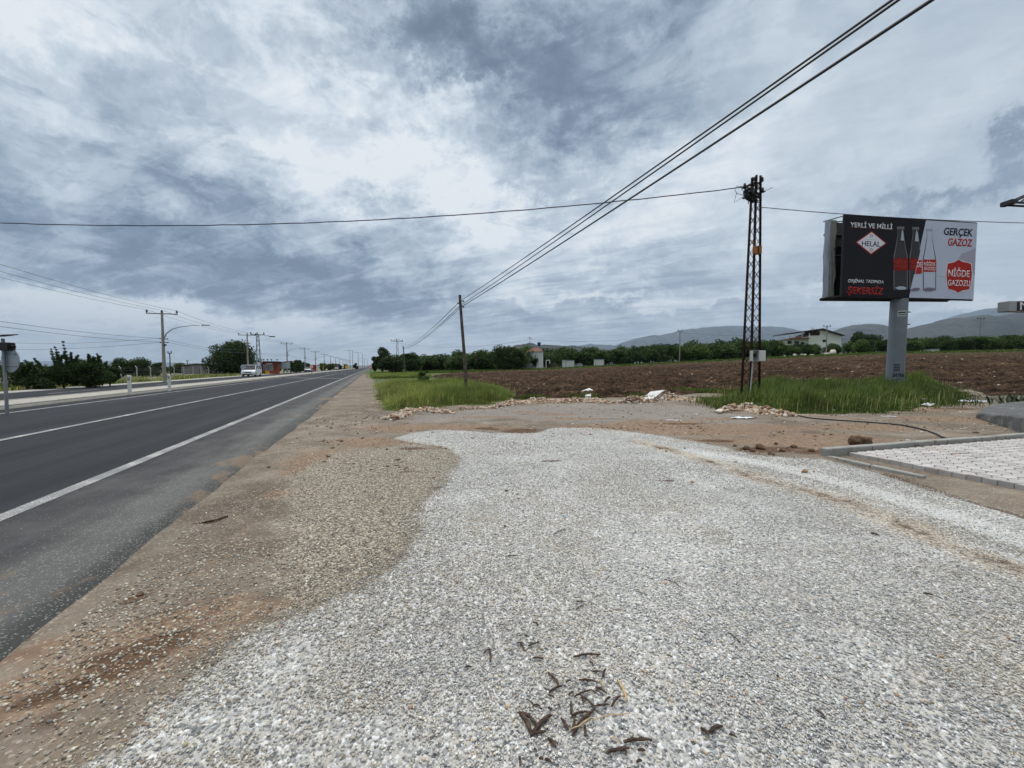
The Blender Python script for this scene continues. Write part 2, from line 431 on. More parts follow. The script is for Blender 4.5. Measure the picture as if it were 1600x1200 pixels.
# ================================================================== THE GROUND
def axis(lo, hi, step, far_lo, far_hi, gr):
    a = list(np.arange(lo, hi, step)); s = step; x = a[-1]
    while x < far_hi: s = min(s * gr, 800); x += s; a.append(x)
    s = step; x = lo; pre = []
    while x > far_lo: s = min(s * gr, 800); x -= s; pre.append(x)
    return np.array(pre[::-1] + a)
gx = axis(-13, 24, .16, -16000, 16000, 1.075)
gy = axis(-2.5, 27, .13, -4000, 16000, 1.075)
X, Y = np.meshgrid(gx, gy)
x = X.ravel(); y = Y.ravel()
z = tz(x, y)
near = np.exp(-(np.hypot(x, y) / 60.) ** 2)
z = z + fbm(x * .35, y * .35, 3) * .035 * near * np.clip((-(x * ED.x + y * ED.y) + 1.3) / 1.5, 0, 1)
z = z + np.where((y > 13) & (x > -4), fbm(x * .9 + 40, y * .9, 3) * .10, 0) * near
# the small sunken spot of dark soil beyond the gravel
WHITE = G2([(-260, 1330), (150, 1200), (260, 1098), (335, 1035), (365, 1000), (480, 955), (590, 900), (640, 860), (657, 830), (650, 800), (668, 780),
            (690, 764), (702, 745), (722, 715), (702, 700), (612, 685), (632, 678), (670, 672), (720, 673), (780, 677), (830, 676), (860, 669), (930, 669), (1000, 677),
            (1080, 690), (1190, 712), (1290, 718), (1372, 733), (1430, 752), (1500, 772), (1560, 790), (1610, 806), (1900, 880), (2600, 1330)]) + [(6., -2.6), (-2.2, -2.6)]
PEB = G2([(200, 1110), (330, 1030), (420, 985), (420, 900), (430, 840), (432, 800), (440, 762), (470, 730), (520, 706), (590, 696), (660, 692), (712, 700), (740, 715), (715, 745), (700, 770), (668, 800), (660, 850), (600, 915), (480, 970), (370, 1020), (250, 1130)])
GREY = G2([(612, 662), (640, 648), (720, 640), (800, 634), (900, 628), (1000, 630), (1110, 634), (1180, 650), (1240, 668), (1120, 668), (1000, 660), (940, 668), (880, 664), (800, 656), (720, 660), (660, 664)])
GRASSL = G2([(583, 581), (587, 595), (594, 620), (600, 642), (636, 642), (700, 635), (760, 632), (802, 624), (806, 614), (745, 603), (700, 598), (672, 591), (640, 586), (604, 581)])
GRASSR = G2([(1118, 626), (1150, 638), (1190, 634), (1230, 643), (1290, 648), (1370, 645), (1450, 636), (1505, 627), (1512, 619), (1480, 609), (1400, 607), (1320, 609), (1240, 608), (1180, 608), (1135, 614)])
FIELD = G2([(672, 590), (700, 599), (745, 603), (800, 614), (806, 624), (880, 626), (950, 622), (1010, 619), (1070, 617), (1130, 614), (1200, 609), (1320, 609), (1440, 607), (1500, 612), (1545, 618), (1640, 619), (1900, 622)]) + [(150, 60), (130, 82), (40, 82), (-2, 80), (-11, 72)]
def gauss(u, v, su, sv, rot=0.):
    """elliptic patch given where it lies in the photo, su wide and sv deep in metres"""
    c = gp(u, v); cs, sn = math.cos(R(rot)), math.sin(R(rot)); X_ = x - c.x; Y_ = y - c.y
    a = (X_ * cs + Y_ * sn) / su; b = (-X_ * sn + Y_ * cs) / sv
    return np.exp(-(a * a + b * b))
aw = sdf(WHITE, x, y); ap = sdf(PEB, x, y); ag = sdf(GREY, x, y)
agr = np.maximum(sdf(GRASSL, x, y), sdf(GRASSR, x, y))
orange = np.zeros_like(x)
for a in [(150, 1050, .75, .26, 35), (290, 965, .5, .20, 35), (80, 1010, .3, .12, 30), (1000, 668, 2.6, .9), (900, 655, 1.2, .35), (760, 652, 1.2, .3), (1180, 668, 2.2, .8), (640, 668, 1.5, .8), (590, 690, 1.2, .7), (500, 715, .6, .9), (465, 735, .25, .35), (455, 770, .4, .25), (720, 668, 1.7, .6), (300, 985, .25, .12, 40), (1290, 690, 2.2, 1.2, 15), (1100, 675, 2.5, .8), (1350, 668, 1.6, .7),
          (1480, 655, 2.0, 1.0), (1420, 640, 2.0, .8), (1040, 660, 1.6, .5), (1130, 655, 1.2, .4), (870, 648, .9, .35), (820, 645, .6, .3), (262, 778, .45, .12, 20), (1180, 690, 1.6, .4), (420, 950, .3, .12, 40), (180, 1050, .22, .08, 30),
          (640, 620, .9, .5), (1000, 690, .4, .1), (1090, 690, .8, .3)]: orange = np.maximum(orange, gauss(*a))
soil = np.zeros_like(x)
for a in [(815, 672, .75, .42), (760, 670, .5, .25), (230, 1010, .36, .13, 35), (175, 1050, .32, .11, 35), (110, 1075, .25, .10, 30), (300, 985, .16, .07, 35), (215, 935, .12, .06), (60, 1140, .2, .08, 30), (330, 815, .20, .06, 20), (60, 1090, .2, .08, 30), (330, 1038, .1, .05), (250, 955, .3, .05, 35), (600, 858, .07, .06), (680, 762, .16, .08), (615, 765, .10, .07),
          (1200, 703, 1.0, .32, 10), (1290, 706, 1.0, .22, 8), (1120, 690, .6, .2), (1545, 682, .35, .16), (1060, 663, 1.2, .2), (960, 655, .6, .1), (860, 720, .28, .10, 15), (1040, 752, .2, .08, -20), (820, 648, .3, .1), (1130, 765, .16, .08, -30), (1130, 645, .5, .3), (650, 700, .5, .15), (640, 735, .25, .1), (1490, 640, 1., .4), (840, 640, .3, .1),
          (20, 1000, .15, .06), (120, 1120, .3, .05, 35), (800, 990, .02, .01)]: soil = np.maximum(soil, gauss(*a))
streak = [tuple(gp(u, v))[:2] for u, v in [(1000, 692), (1070, 712), (1130, 728), (1190, 750), (1260, 766), (1330, 786), (1400, 818), (1470, 848), (1540, 872), (1640, 905)]]
st2 = [tuple(gp(u, v))[:2] for u, v in [(1020, 745), (1100, 768), (1160, 790), (1230, 806)]]
ds = line_d(streak, x, y); soil = np.maximum(soil, .62 * np.exp(-(ds / .24) ** 2)); orange = np.maximum(orange, .85 * np.exp(-(ds / .42) ** 2)); 
soil = np.maximum(soil, .5 * np.exp(-(line_d(st2, x, y) / .07) ** 2))
soil = np.maximum(soil, .85 * np.exp(-(line_d(G2([(1385, 737), (1470, 764), (1530, 783), (1600, 804), (1700, 836)]), x, y) / .15) ** 2))
ss = x * ES.x + y * ES.y; dd = x * ED.x + y * ED.y
orange = np.maximum(orange, .45 * np.exp(-((dd - 1.25) / .25) ** 2) * (ss < 9) * (ss > 0))
comp = np.zeros_like(x)
for a in [(660, 684, .75, .30), (720, 688, .6, .25), (905, 690, 1.6, .5), (1000, 700, 1.2, .4), (780, 700, .8, .3), (840, 690, 1.2, .4), (1080, 712, 1.4, .5, -10)]: comp = np.maximum(comp, .62 * gauss(*a))
band = [tuple(gp(u, v))[:2] for u, v in [(1080, 705), (1150, 716), (1230, 732), (1330, 757), (1440, 790), (1540, 822), (1680, 870)]]
band2 = [tuple(gp(u, v))[:2] for u, v in [(1060, 745), (1150, 775), (1220, 800)]]
comp = np.maximum(comp, .95 * np.exp(-(line_d(band, x, y) / .22) ** 2)); comp = np.maximum(comp, .7 * np.exp(-(line_d(band2, x, y) / .22) ** 2))
left = np.clip((dd - 20.8) / 1.5, 0, 1)
far = np.clip((np.hypot(x, y) - 60) / 60, 0, 1) * np.where(y > 0, 1, 1)
agr2 = sdf(G2([(583, 580), (590, 601), (700, 601), (770, 606), (740, 590), (672, 583), (640, 582), (600, 579)]), x, y)
strip = np.clip((y - 74) / 4 + fbm(x * .1, y * .1, 2), 0, 1) * (dd < -2)
green = np.maximum(np.clip(agr2 + .6, 0, 1), np.maximum(np.clip(agr / .5 + .5 + np.clip((y - 24) / 6, 0, 1.4) * (x < 0) * (dd < -.2), 0, 1), np.maximum(strip, far * .9)))
z = z - .07 * gauss(815, 672, .6, .35)
z = z - .05 * np.clip(1 - ((line_d([tuple(gp(u, v))[:2] for u, v in [(1330, 722), (1420, 748), (1500, 770), (1610, 800), (1750, 850)]], x, y)) / .3), 0, 1)
ny, nx = X.shape
idx = np.arange(nx * ny).reshape(ny, nx)
q = np.stack([idx[:-1, :-1], idx[:-1, 1:], idx[1:, 1:], idx[1:, :-1]], -1).reshape(-1, 4)
inW = (aw[q].mean(1) > 0)
V = np.stack([x, y, z], 1)
def sub_mesh(name, mask):
    f = q[mask]; used = np.unique(f); re = np.full(len(x), -1); re[used] = np.arange(len(used))
    me = np_mesh(name, V[used], re[f], True)
    for nm, arr in (('aw', aw), ('ap', ap), ('ag', ag), ('orange', orange), ('soil', soil), ('comp', comp), ('green', green), ('left', left)):
        set_attr(me, nm, arr[used])
    return me
def ground_material():
    m = bpy.data.materials.new('earth'); m.use_nodes = True; nt = m.node_tree; nt.nodes.clear(); g = NG(nt)
    co = g.new('ShaderNodeTexCoord').outputs['Object']
    nA = g.noise(co, 1.7, 6., .62); nB = g.noise(co, 9., 5., .6); nC = g.noise(co, .35, 4., .55); nD = g.noise(co, 45., 3., .6)
    rag = g.m('ADD', g.m('MULTIPLY', g.m('SUBTRACT', nA, .5), .75), g.m('MULTIPLY', g.m('SUBTRACT', nB, .5), .45))
    wp = g.vm('ADD', co, g.vm('SCALE', g.vm('SUBTRACT', g.noise(co, 30., 2., .5, color=True), (.5, .5, .5)), scale=.012))
    vc = g.sep(g.voro(wp, 62.))[0]; vd = g.voro(wp, 62., out='Distance')
    vc2n = g.new('ShaderNodeTexVoronoi'); g.put(vc2n.inputs['Vector'], wp); vc2n.inputs['Scale'].default_value = 66.
    vc2 = g.sep(vc2n.outputs['Color'])[0]; vc2b = g.sep(vc2n.outputs['Color'])[1]
    # packed dirt: grey-brown, with scattered pale chips
    dirt = g.ramp(nA, [(.30, (.108, .082, .060)), (.5, (.172, .140, .108)), (.7, (.24, .212, .172))])
    dirt = g.vm('SCALE', dirt, scale=g.mr(nC, .35, .65, .72, 1.22))
    dirt = g.vm('SCALE', dirt, scale=g.m('ADD', .72, g.m('MULTIPLY', nD, .56)))
    chip = g.ramp(vc2, [(0., (.10, .08, .065)), (.5, (.26, .22, .17)), (.8, (.40, .34, .26)), (1., (.55, .50, .42))])
    dirt = g.mix(g.mr(g.m('ADD', vc2b, g.m('MULTIPLY', g.m('SUBTRACT', nB, .5), 1.2)), .62, .75, 0., .42), dirt, chip)
    # patches
    grey = g.ramp(vc, [(0., (.095, .088, .08)), (.5, (.225, .205, .185)), (1., (.42, .385, .34))])
    mg = g.mr(g.m('ADD', g.attr('ag'), g.m('MULTIPLY', rag, 1.4)), -.05, .7, 0., .62, True)
    c = g.mix(mg, dirt, grey)
    oc = g.ramp(nB, [(.3, (.135, .080, .052)), (.5, (.20, .13, .085)), (.7, (.29, .20, .135))])
    oc = g.mix(g.mr(vc2b, .86, .9, 0., .7), oc, (.45, .36, .26))
    mo = g.mr(g.m('ADD', g.attr('orange'), g.m('MULTIPLY', rag, 1.1)), .30, .75, 0., .8, True)
    c = g.mix(mo, c, oc)
    peb = g.ramp(vc2, [(0., (.055, .05, .045)), (.3, (.16, .138, .11)), (.6, (.27, .235, .185)), (.85, (.40, .35, .27)), (1., (.58, .54, .46))])
    mp = g.mr(g.m('ADD', g.attr('ap'), g.m('MULTIPLY', rag, 1.3)), -.10, .25, 0., .85, True)
    c = g.mix(mp, c, peb)
    wh = g.ramp(vc, [(0., (.13, .135, .14)), (.22, (.33, .333, .33)), (.5, (.50, .495, .475)), (.75, (.52, .48, .41)), (.9, (.64, .635, .62)), (1., (.76, .76, .75))])
    wh = g.vm('SCALE', wh, scale=g.m('ADD', .80, g.m('MULTIPLY', nC, .40)))
    wh = g.mix(g.mr(nA, .52, .72, 0., .45, True), wh, (.38, .335, .27))
    cp = g.vm('SCALE', g.mix(.45, (.60, .60, .58), wh), scale=g.m('ADD', .75, g.m('MULTIPLY', nB, .5)))
    mc = g.mr(g.m('ADD', g.attr('comp'), g.m('MULTIPLY', rag, .7)), .35, .75, 0., .9, True)
    wh = g.mix(mc, wh, cp)
    mw = g.mr(g.m('ADD', g.attr('aw'), g.m('MULTIPLY', rag, .50)), -.03, .05, 0., 1., True)
    c = g.mix(mw, c, wh)
    mo2 = g.m('MULTIPLY', g.mr(g.m('ADD', g.attr('orange'), g.m('MULTIPLY', rag, .9)), .45, .85, 0., .55, True), mw)
    c = g.mix(mo2, c, g.vm('MULTIPLY', wh, (.85, .66, .46)))
    sc = g.ramp(g.m('ADD', g.m('MULTIPLY', nB, .6), g.m('MULTIPLY', nD, .4)), [(.35, (.050, .028, .017)), (.6, (.135, .078, .045)), (.75, (.23, .15, .09))])
    ms = g.mr(g.m('ADD', g.attr('soil'), g.m('MULTIPLY', rag, 1.3)), .50, .72, 0., .9, True)
    c = g.mix(ms, c, sc)
    # verge and far land
    gc = g.ramp(g.noise(co, .8, 6., .65), [(.35, (.035, .050, .016)), (.5, (.060, .095, .025)), (.66, (.14, .15, .06))])
    c = g.mix(g.mr(g.m('ADD', g.attr('green'), g.m('MULTIPLY', rag, .8)), .4, .6, 0., .95, True), c, gc)
    lc = g.ramp(g.noise(co, .22, 7., .68), [(.36, (.055, .065, .03)), (.46, (.13, .125, .075)), (.54, (.27, .25, .205)), (.66, (.36, .34, .30))])
    c = g.mix(g.m('MULTIPLY', g.attr('left'), g.mr(g.attr('green'), .2, .9, 1., .5)), c, lc)
    b = g.new('ShaderNodeBsdfPrincipled'); g.put(b.inputs['Base Color'], c); b.inputs['Roughness'].default_value = .92
    b.inputs['Specular IOR Level'].default_value = .15
    h = g.m('ADD', g.m('MULTIPLY', g.m('MULTIPLY', vd, g.m('MAXIMUM', mw, .3)), -1.1), g.m('MULTIPLY', nD, .5))
    h = g.m('ADD', h, g.m('MULTIPLY', nB, 1.6)); h = g.m('ADD', h, g.m('MULTIPLY', g.m('MULTIPLY', ms, nB), 2.5))
    bn = g.new('ShaderNodeBump'); bn.inputs['Strength'].default_value = .9; bn.inputs['Distance'].default_value = .014
    g.put(bn.inputs['Height'], h); nt.links.new(bn.outputs[0], b.inputs['Normal'])
    o = g.new('ShaderNodeOutputMaterial'); nt.links.new(b.outputs[0], o.inputs[0]); return m
GM = ground_material()
tag(link('ground', sub_mesh('ground', ~inW), GM), kind='structure')
tag(link('gravel_lot', sub_mesh('gravel_lot', inW), GM), kind='structure')

# ------------------------------------------------------------------ loose stones
def ico():
    t = (1 + 5 ** .5) / 2
    v = np.array([(-1, t, 0), (1, t, 0), (-1, -t, 0), (1, -t, 0), (0, -1, t), (0, 1, t), (0, -1, -t), (0, 1, -t), (t, 0, -1), (t, 0, 1), (-t, 0, -1), (-t, 0, 1)], float)
    v /= np.linalg.norm(v[0])
    f = np.array([(0, 11, 5), (0, 5, 1), (0, 1, 7), (0, 7, 10), (0, 10, 11), (1, 5, 9), (5, 11, 4), (11, 10, 2), (10, 7, 6), (7, 1, 8), (3, 9, 4), (3, 4, 2), (3, 2, 6), (3, 6, 8), (3, 8, 9), (4, 9, 5), (2, 4, 11), (6, 2, 10), (8, 6, 7), (9, 8, 1)])
    return v, f
IV, IF = ico()
def stones(name, pos, rad, cols, m, rng, flat=.6, smooth=False, label=None):
    n = len(pos)
    base = []
    for k in range(10):
        b = IV * (1 + rng.uniform(-.28, .28, (12, 1))) * np.array([rng.uniform(.95, 1.35), rng.uniform(.7, 1.), rng.uniform(.5, .75) * flat / .6])
        base.append(b)
    base = np.array(base)[rng.randint(0, 10, n)]                       # n,12,3
    a = rng.uniform(0, 2 * np.pi, n); tl = rng.uniform(-.5, .5, n)
    ct, st_ = np.cos(tl), np.sin(tl)
    bx = base[:, :, 0] * ct[:, None] + base[:, :, 2] * st_[:, None]; bz = -base[:, :, 0] * st_[:, None] + base[:, :, 2] * ct[:, None]
    by = base[:, :, 1]; c, s = np.cos(a)[:, None], np.sin(a)[:, None]
    v = np.stack([bx * c - by * s, bx * s + by * c, bz], -1) * rad[:, None, None] + pos[:, None, :]
    f = (IF[None] + (np.arange(n) * 12)[:, None, None]).reshape(-1, 3)
    me = np_mesh(name, v.reshape(-1, 3), f, smooth)
    set_attr(me, 'col', np.repeat(cols, 12, 0), 'COLOR')
    o = link(name, me, m); return o
def ground_z(px_, py_):
    i = np.clip(np.searchsorted(gx, px_) - 1, 0, nx - 2); j = np.clip(np.searchsorted(gy, py_) - 1, 0, ny - 2)
    Z = z.reshape(ny, nx); fx = (px_ - gx[i]) / (gx[i + 1] - gx[i]); fy = (py_ - gy[j]) / (gy[j + 1] - gy[j])
    return (Z[j, i] * (1 - fx) + Z[j, i + 1] * fx) * (1 - fy) + (Z[j + 1, i] * (1 - fx) + Z[j + 1, i + 1] * fx) * fy
def gz(x_, y_): return float(ground_z(np.array([x_]), np.array([y_]))[0])
rng = np.random.RandomState(3)
def pick(pal, n, rng, v=.12):
    pal = np.array(pal); c = pal[rng.randint(0, len(pal), n)] * (1 + rng.uniform(-v, v, (n, 1))); return np.clip(c, 0, .9)
def scatter(dens_near, rmin, rmax, fall, rng, xlim=1.75):
    """points in the view sector, thinning with distance"""
    out = []
    edges = np.concatenate([[rmin], np.arange(math.ceil(rmin * 2) / 2 + .5, rmax + .01, .5)])
    for a, b in zip(edges[:-1], edges[1:]):
        yb = b; area = 2 * xlim * b * (b - a)
        n = int(area * dens_near * min(1, (fall / b) ** 1.5))
        yy = rng.uniform(a, b, n); xx = rng.uniform(-xlim, xlim, n) * b
        out.append(np.stack([xx, yy], 1))
    return np.concatenate(out)
# white crushed gravel
p = scatter(10000, 1.0, 12.5, 2.1, rng, 1.48)
p = p[rng.rand(len(p)) < np.clip(1.15 - (p[:, 1] - 7.) / 6., 0, 1)]
sd_ = sdf(WHITE, p[:, 0], p[:, 1]); rg = fbm(p[:, 0] * 3, p[:, 1] * 3, 3) * .12
cmp_ = line_d(band, p[:, 0], p[:, 1])
ds_p = line_d(streak, p[:, 0], p[:, 1])
keep = (sd_ + rg * 1.6 > -.02 - rng.exponential(.08, len(p))) & ((cmp_ > .25) | (rng.rand(len(p)) < .25)) & ((ds_p > .30) | (rng.rand(len(p)) < np.clip(.25 + fbm(p[:, 0] * 2.5, p[:, 1] * 2.5, 3) * 1.6 + ds_p, .03, .9)))
thin = fbm(p[:, 0] * 1.5 + 21, p[:, 1] * 1.5 + 4, 4)
keep &= (rng.rand(len(p)) > np.clip((thin - .12) * 3.2, 0, .72))
p = p[keep]; n = len(p)
r_ = .0032 + .0046 * rng.rand(n) ** 2 + .005 * (rng.rand(n) > .985)
r_ *= np.clip((p[:, 1] / 4.) ** .3, .92, 1.2) * (1 + .22 * fbm(p[:, 0] * .8 + 3, p[:, 1] * .8, 3))
pz_ = ground_z(p[:, 0], p[:, 1]) + r_ * .25 + rng.uniform(0, .006, n)
dk = fbm(p[:, 0] * .9, p[:, 1] * .9, 3)
cols = pick([(.53, .52, .495), (.60, .59, .56), (.48, .48, .47), (.42, .425, .43), (.64, .63, .60), (.55, .51, .44), (.34, .345, .35), (.60, .555, .48), (.40, .385, .36), (.67, .66, .64), (.46, .42, .35), (.51, .505, .49), (.25, .25, .255), (.56, .55, .525), (.50, .49, .46)], n, rng)
warm = rng.rand(n) < .035; cols[warm] = pick([(.50, .36, .22), (.42, .26, .17), (.48, .42, .28)], warm.sum(), rng)
cols *= (1 + .35 * dk)[:, None]; wm = np.clip(fbm(p[:, 0] * .7 + 9, p[:, 1] * .7, 4) * 2.2 + .05 * p[:, 0] + .15, 0, 1)[:, None]; cols *= 1 - wm * np.array([.05, .10, .19]); cols *= .95 + .10 * rng.normal(0, 1, (n, 1)).clip(-1.5, 1.5)
tag(stones('gravel', np.column_stack([p, pz_]), r_, cols, M['stone'], rng), kind='stuff')
# brownish pebbles between the road and the white gravel
p = scatter(4300, .9, 9., 2.2, rng, 1.7)
s_ = p @ np.array([ES.x, ES.y]); d_ = p @ np.array([ED.x, ED.y])
pm = sdf(PEB, p[:, 0], p[:, 1]) + fbm(p[:, 0] * 1.6, p[:, 1] * 1.6, 4) * .55
clump = fbm(p[:, 0] * 1.3 + 5, p[:, 1] * 1.3, 4)
prob = np.where(pm > 0, .8, np.clip(.16 + clump * 1.5 + .30 * np.exp(-((p[:, 1] - 1.9) / .8) ** 2), .015, .75))
keep = (d_ < 1.75) & (sdf(WHITE, p[:, 0], p[:, 1]) < .02 + rng.exponential(.06, len(p))) & (rng.rand(len(p)) < prob) & (p[:, 0] < 1.5)
p = p[keep]; n = len(p)
r_ = .0038 + .0075 * rng.rand(n) ** 2.2
cols = pick([(.27, .24, .19), (.35, .31, .245), (.21, .185, .15), (.44, .40, .32), (.14, .12, .10), (.30, .285, .25), (.38, .31, .21), (.54, .51, .43), (.17, .165, .16), (.48, .45, .37), (.30, .20, .13), (.60, .56, .47)], n, rng)
tag(stones('pebbles', np.column_stack([p, ground_z(p[:, 0], p[:, 1]) + r_ * .25]), r_, cols, M['stone'], rng), kind='stuff')
# sparse bigger chips over the back of the lot and the dirt
pp = np.stack([rng.uniform(-6, 22, 26000), rng.uniform(5.5, 20, 26000)], 1)
pp = pp[(pp @ np.array([ED.x, ED.y])) < 1.7]; pp = pp[sdf(GRASSL, pp[:, 0], pp[:, 1]) < 0]; pp = pp[sdf(GRASSR, pp[:, 0], pp[:, 1]) < 0]
PAVE_X = lambda y_: 5.62 + .07 * (6.9 - y_)
pp = pp[~((pp[:, 0] > 5.3) & (pp[:, 1] < 8.6 + (pp[:, 0] - 11) * .28))]
pp = pp[rng.rand(len(pp)) < np.clip(.25 + 1.4 * fbm(pp[:, 0] * .7, pp[:, 1] * 1.1, 4), .04, 1)]
pp = pp[(sdf(WHITE, pp[:, 0], pp[:, 1]) < 0) | (rng.rand(len(pp)) < .12)]
n = len(pp); r_ = .008 + .030 * rng.rand(n) ** 4
cols = pick([(.30, .22, .15), (.40, .32, .24), (.20, .15, .11), (.50, .44, .37), (.13, .09, .06), (.36, .22, .13)], n, rng)
tag(stones('scattered_stones', np.column_stack([pp, ground_z(pp[:, 0], pp[:, 1]) + r_ * .2]), r_, cols, M['stone'], rng), kind='stuff')

# ------------------------------------------------------------------ ploughed field
az = np.linspace(math.atan(-.30), math.atan(2.0), 900); rr = 19.5 * (95 / 19.5) ** np.linspace(0, 1, 330)
A, RR = np.meshgrid(az, rr); fx_ = (np.tan(A) * RR).ravel(); fy_ = RR.ravel()
fs = sdf(FIELD, fx_, fy_) + fbm(fx_ * .5, fy_ * .5, 3) * .5
fur = fx_ * .25 + fy_ * .97
cl_ = fbm(fx_ * 1.6, fy_ * 1.6, 3, .6) * .22 + np.abs(fbm(fx_ * 4.5, fy_ * 4.5, 2)) * .26 + np.sin(fur * 2 * np.pi / 1.1 + fbm(fx_ * .3, fy_ * .3, 2) * 3) * .10
fz = ground_z(fx_, fy_) + .04 + cl_ * np.clip(fs / .8, 0, 1)
na = len(az); idf = np.arange(len(fx_)).reshape(len(rr), na)
qf = np.stack([idf[:-1, :-1], idf[:-1, 1:], idf[1:, 1:], idf[1:, :-1]], -1).reshape(-1, 4)
qf = qf[fs[qf].mean(1) > 0]
us = np.unique(qf); re = np.full(len(fx_), -1); re[us] = np.arange(len(us))
fm = np_mesh('ploughed_field', np.stack([fx_, fy_, fz], 1)[us], re[qf], False)
set_attr(fm, 'hgt', cl_[us])
mf = bpy.data.materials.new('red_soil'); mf.use_nodes = True; nt = mf.node_tree; nt.nodes.clear(); g = NG(nt)
co = g.new('ShaderNodeTexCoord').outputs['Object']
f = g.noise(g.vm('MULTIPLY', co, (.5, 1.4, 1)), .22, 5., .6); f2 = g.noise(co, 3.2, 5., .7)
c = g.ramp(f2, [(.32, (.018, .010, .006)), (.5, (.040, .023, .013)), (.66, (.076, .047, .028)), (.8, (.15, .108, .072))])
c = g.mix(g.mr(f, .50, .70, 0., .6, True), c, g.vm('MULTIPLY', c, (1.35, 1.7, 1.7)))
f3 = g.noise(g.vm('MULTIPLY', co, (.8, 1.3, 1)), 1.1, 6., .72, .4)
c = g.vm('SCALE', c, scale=g.mr(f3, .36, .66, .35, 1.9))
fr = g.noise(g.vm('MULTIPLY', co, (.06, 1.1, 1)), 1., 3., .6)
c = g.vm('SCALE', c, scale=g.mr(fr, .38, .62, .72, 1.35))
c = g.mix(g.mr(g.noise(g.vm('MULTIPLY', co, (1, 2, 1)), 5.5, 4., .6), .66, .72, 0., .55), c, (.17, .115, .08))
ye = g.sep(co)[1]
c = g.mix(g.m('MULTIPLY', g.mr(ye, 55., 78., 0., .55, True), g.mr(f2, .4, .6)), c, (.10, .085, .045))
b = g.new('ShaderNodeBsdfPrincipled'); g.put(b.inputs['Base Color'], c); b.inputs['Roughness'].default_value = .95; b.inputs['Specular IOR Level'].default_value = .1
bn = g.new('ShaderNodeBump'); bn.inputs['Strength'].default_value = .8; bn.inputs['Distance'].default_value = .08
g.put(bn.inputs['Height'], g.noise(co, 7., 5., .65)); nt.links.new(bn.outputs[0], b.inputs['Normal'])
o = g.new('ShaderNodeOutputMaterial'); nt.links.new(b.outputs[0], o.inputs[0])
tag(link('ploughed_field', fm, mf), kind='structure')
# pale stones turned up by the plough
n = 1500; ay = 20 * (80 / 20.) ** rng.rand(n); ax_ = rng.uniform(-.25, 1.7, n) * ay
k = (sdf(FIELD, ax_, ay) > .4) & ((rng.rand(n) < .35) | (ax_ / ay > .5)); ax_, ay = ax_[k], ay[k]; n = len(ax_)
r_ = .03 + .10 * rng.rand(n) ** 3.5
cols = pick([(.40, .36, .30), (.50, .46, .41), (.28, .18, .12), (.22, .13, .09), (.55, .52, .48)], n, rng)
tag(stones('field_stones', np.stack([ax_, ay, ground_z(ax_, ay) + .09 + r_ * .3], 1), r_, cols, M['rubble'], rng), kind='stuff')

# ------------------------------------------------------------------ rubble heaps along the edge of the lot
def rubble(cs, w, hgt, n, pal, rng, rmax=.075, rmin=.016):
    pts = []; pv = [gp(u, v) for u, v in cs]
    for i in range(n):
        k = rng.randint(0, len(pv) - 1); t = rng.rand(); c = pv[k].lerp(pv[k + 1], t)
        e = rng.normal(0, .45, 2) * w; h = hgt * math.exp(-(e[0] ** 2 + e[1] ** 2) / (w * w) * 2.2) * rng.uniform(.2, 1) * (.5 + .5 * math.sin(3.1 * (k + t) + 1) ** 2)
        pts.append((c.x + e[0], c.y + e[1], gz(c.x + e[0], c.y + e[1]) + h))
    pts = np.array(pts); r_ = rmin + (rmax - rmin) * rng.rand(n) ** 2.5
    return stones('rubble_heap', pts, r_, pick(pal, n, rng), M['rubble'], rng, .8)
ORP = [(.40, .27, .18), (.47, .35, .25), (.33, .21, .14), (.52, .43, .33), (.56, .50, .42), (.25, .15, .10), (.44, .38, .31)]
def heap(lbl, *a, **k):
    o = rubble(*a, **k); tag(o, lbl, 'rubble', 'heaps of rubble along the edge of the lot'); return o
heap('low row of tan rubble stones at the front corner of the left grass patch', [(612, 656), (636, 645), (662, 643), (700, 645)], .32, .15, 1300, ORP + [(.45, .40, .34)], rng)
heap('thin line of tan stones under the leaning wooden pole', [(720, 640), (770, 637), (800, 634)], .25, .10, 420, ORP, rng, rmax=.075)
heap('long ridge of orange rubble between the grey gravel and the ploughed field', [(795, 632), (830, 629), (880, 628), (930, 627), (950, 630)], .5, .20, 4200, ORP, rng, rmax=.075)
heap('mixed heap of brown and pale rubble with a white slab on it', [(985, 630), (1010, 627), (1040, 624), (1060, 624)], .7, .34, 3200, ORP + [(.62, .60, .57), (.20, .11, .07)], rng, rmax=.075)
heap('low ridge of orange rubble between the slab heap and the lattice tower', [(1060, 626), (1090, 628), (1120, 632)], .45, .14, 1700, ORP, rng, rmax=.075)
heap('heap of orange rubble spread in front of the lattice tower foot', [(1140, 642), (1165, 640), (1190, 645), (1225, 650)], .42, .26, 3000, ORP, rng, rmax=.075)

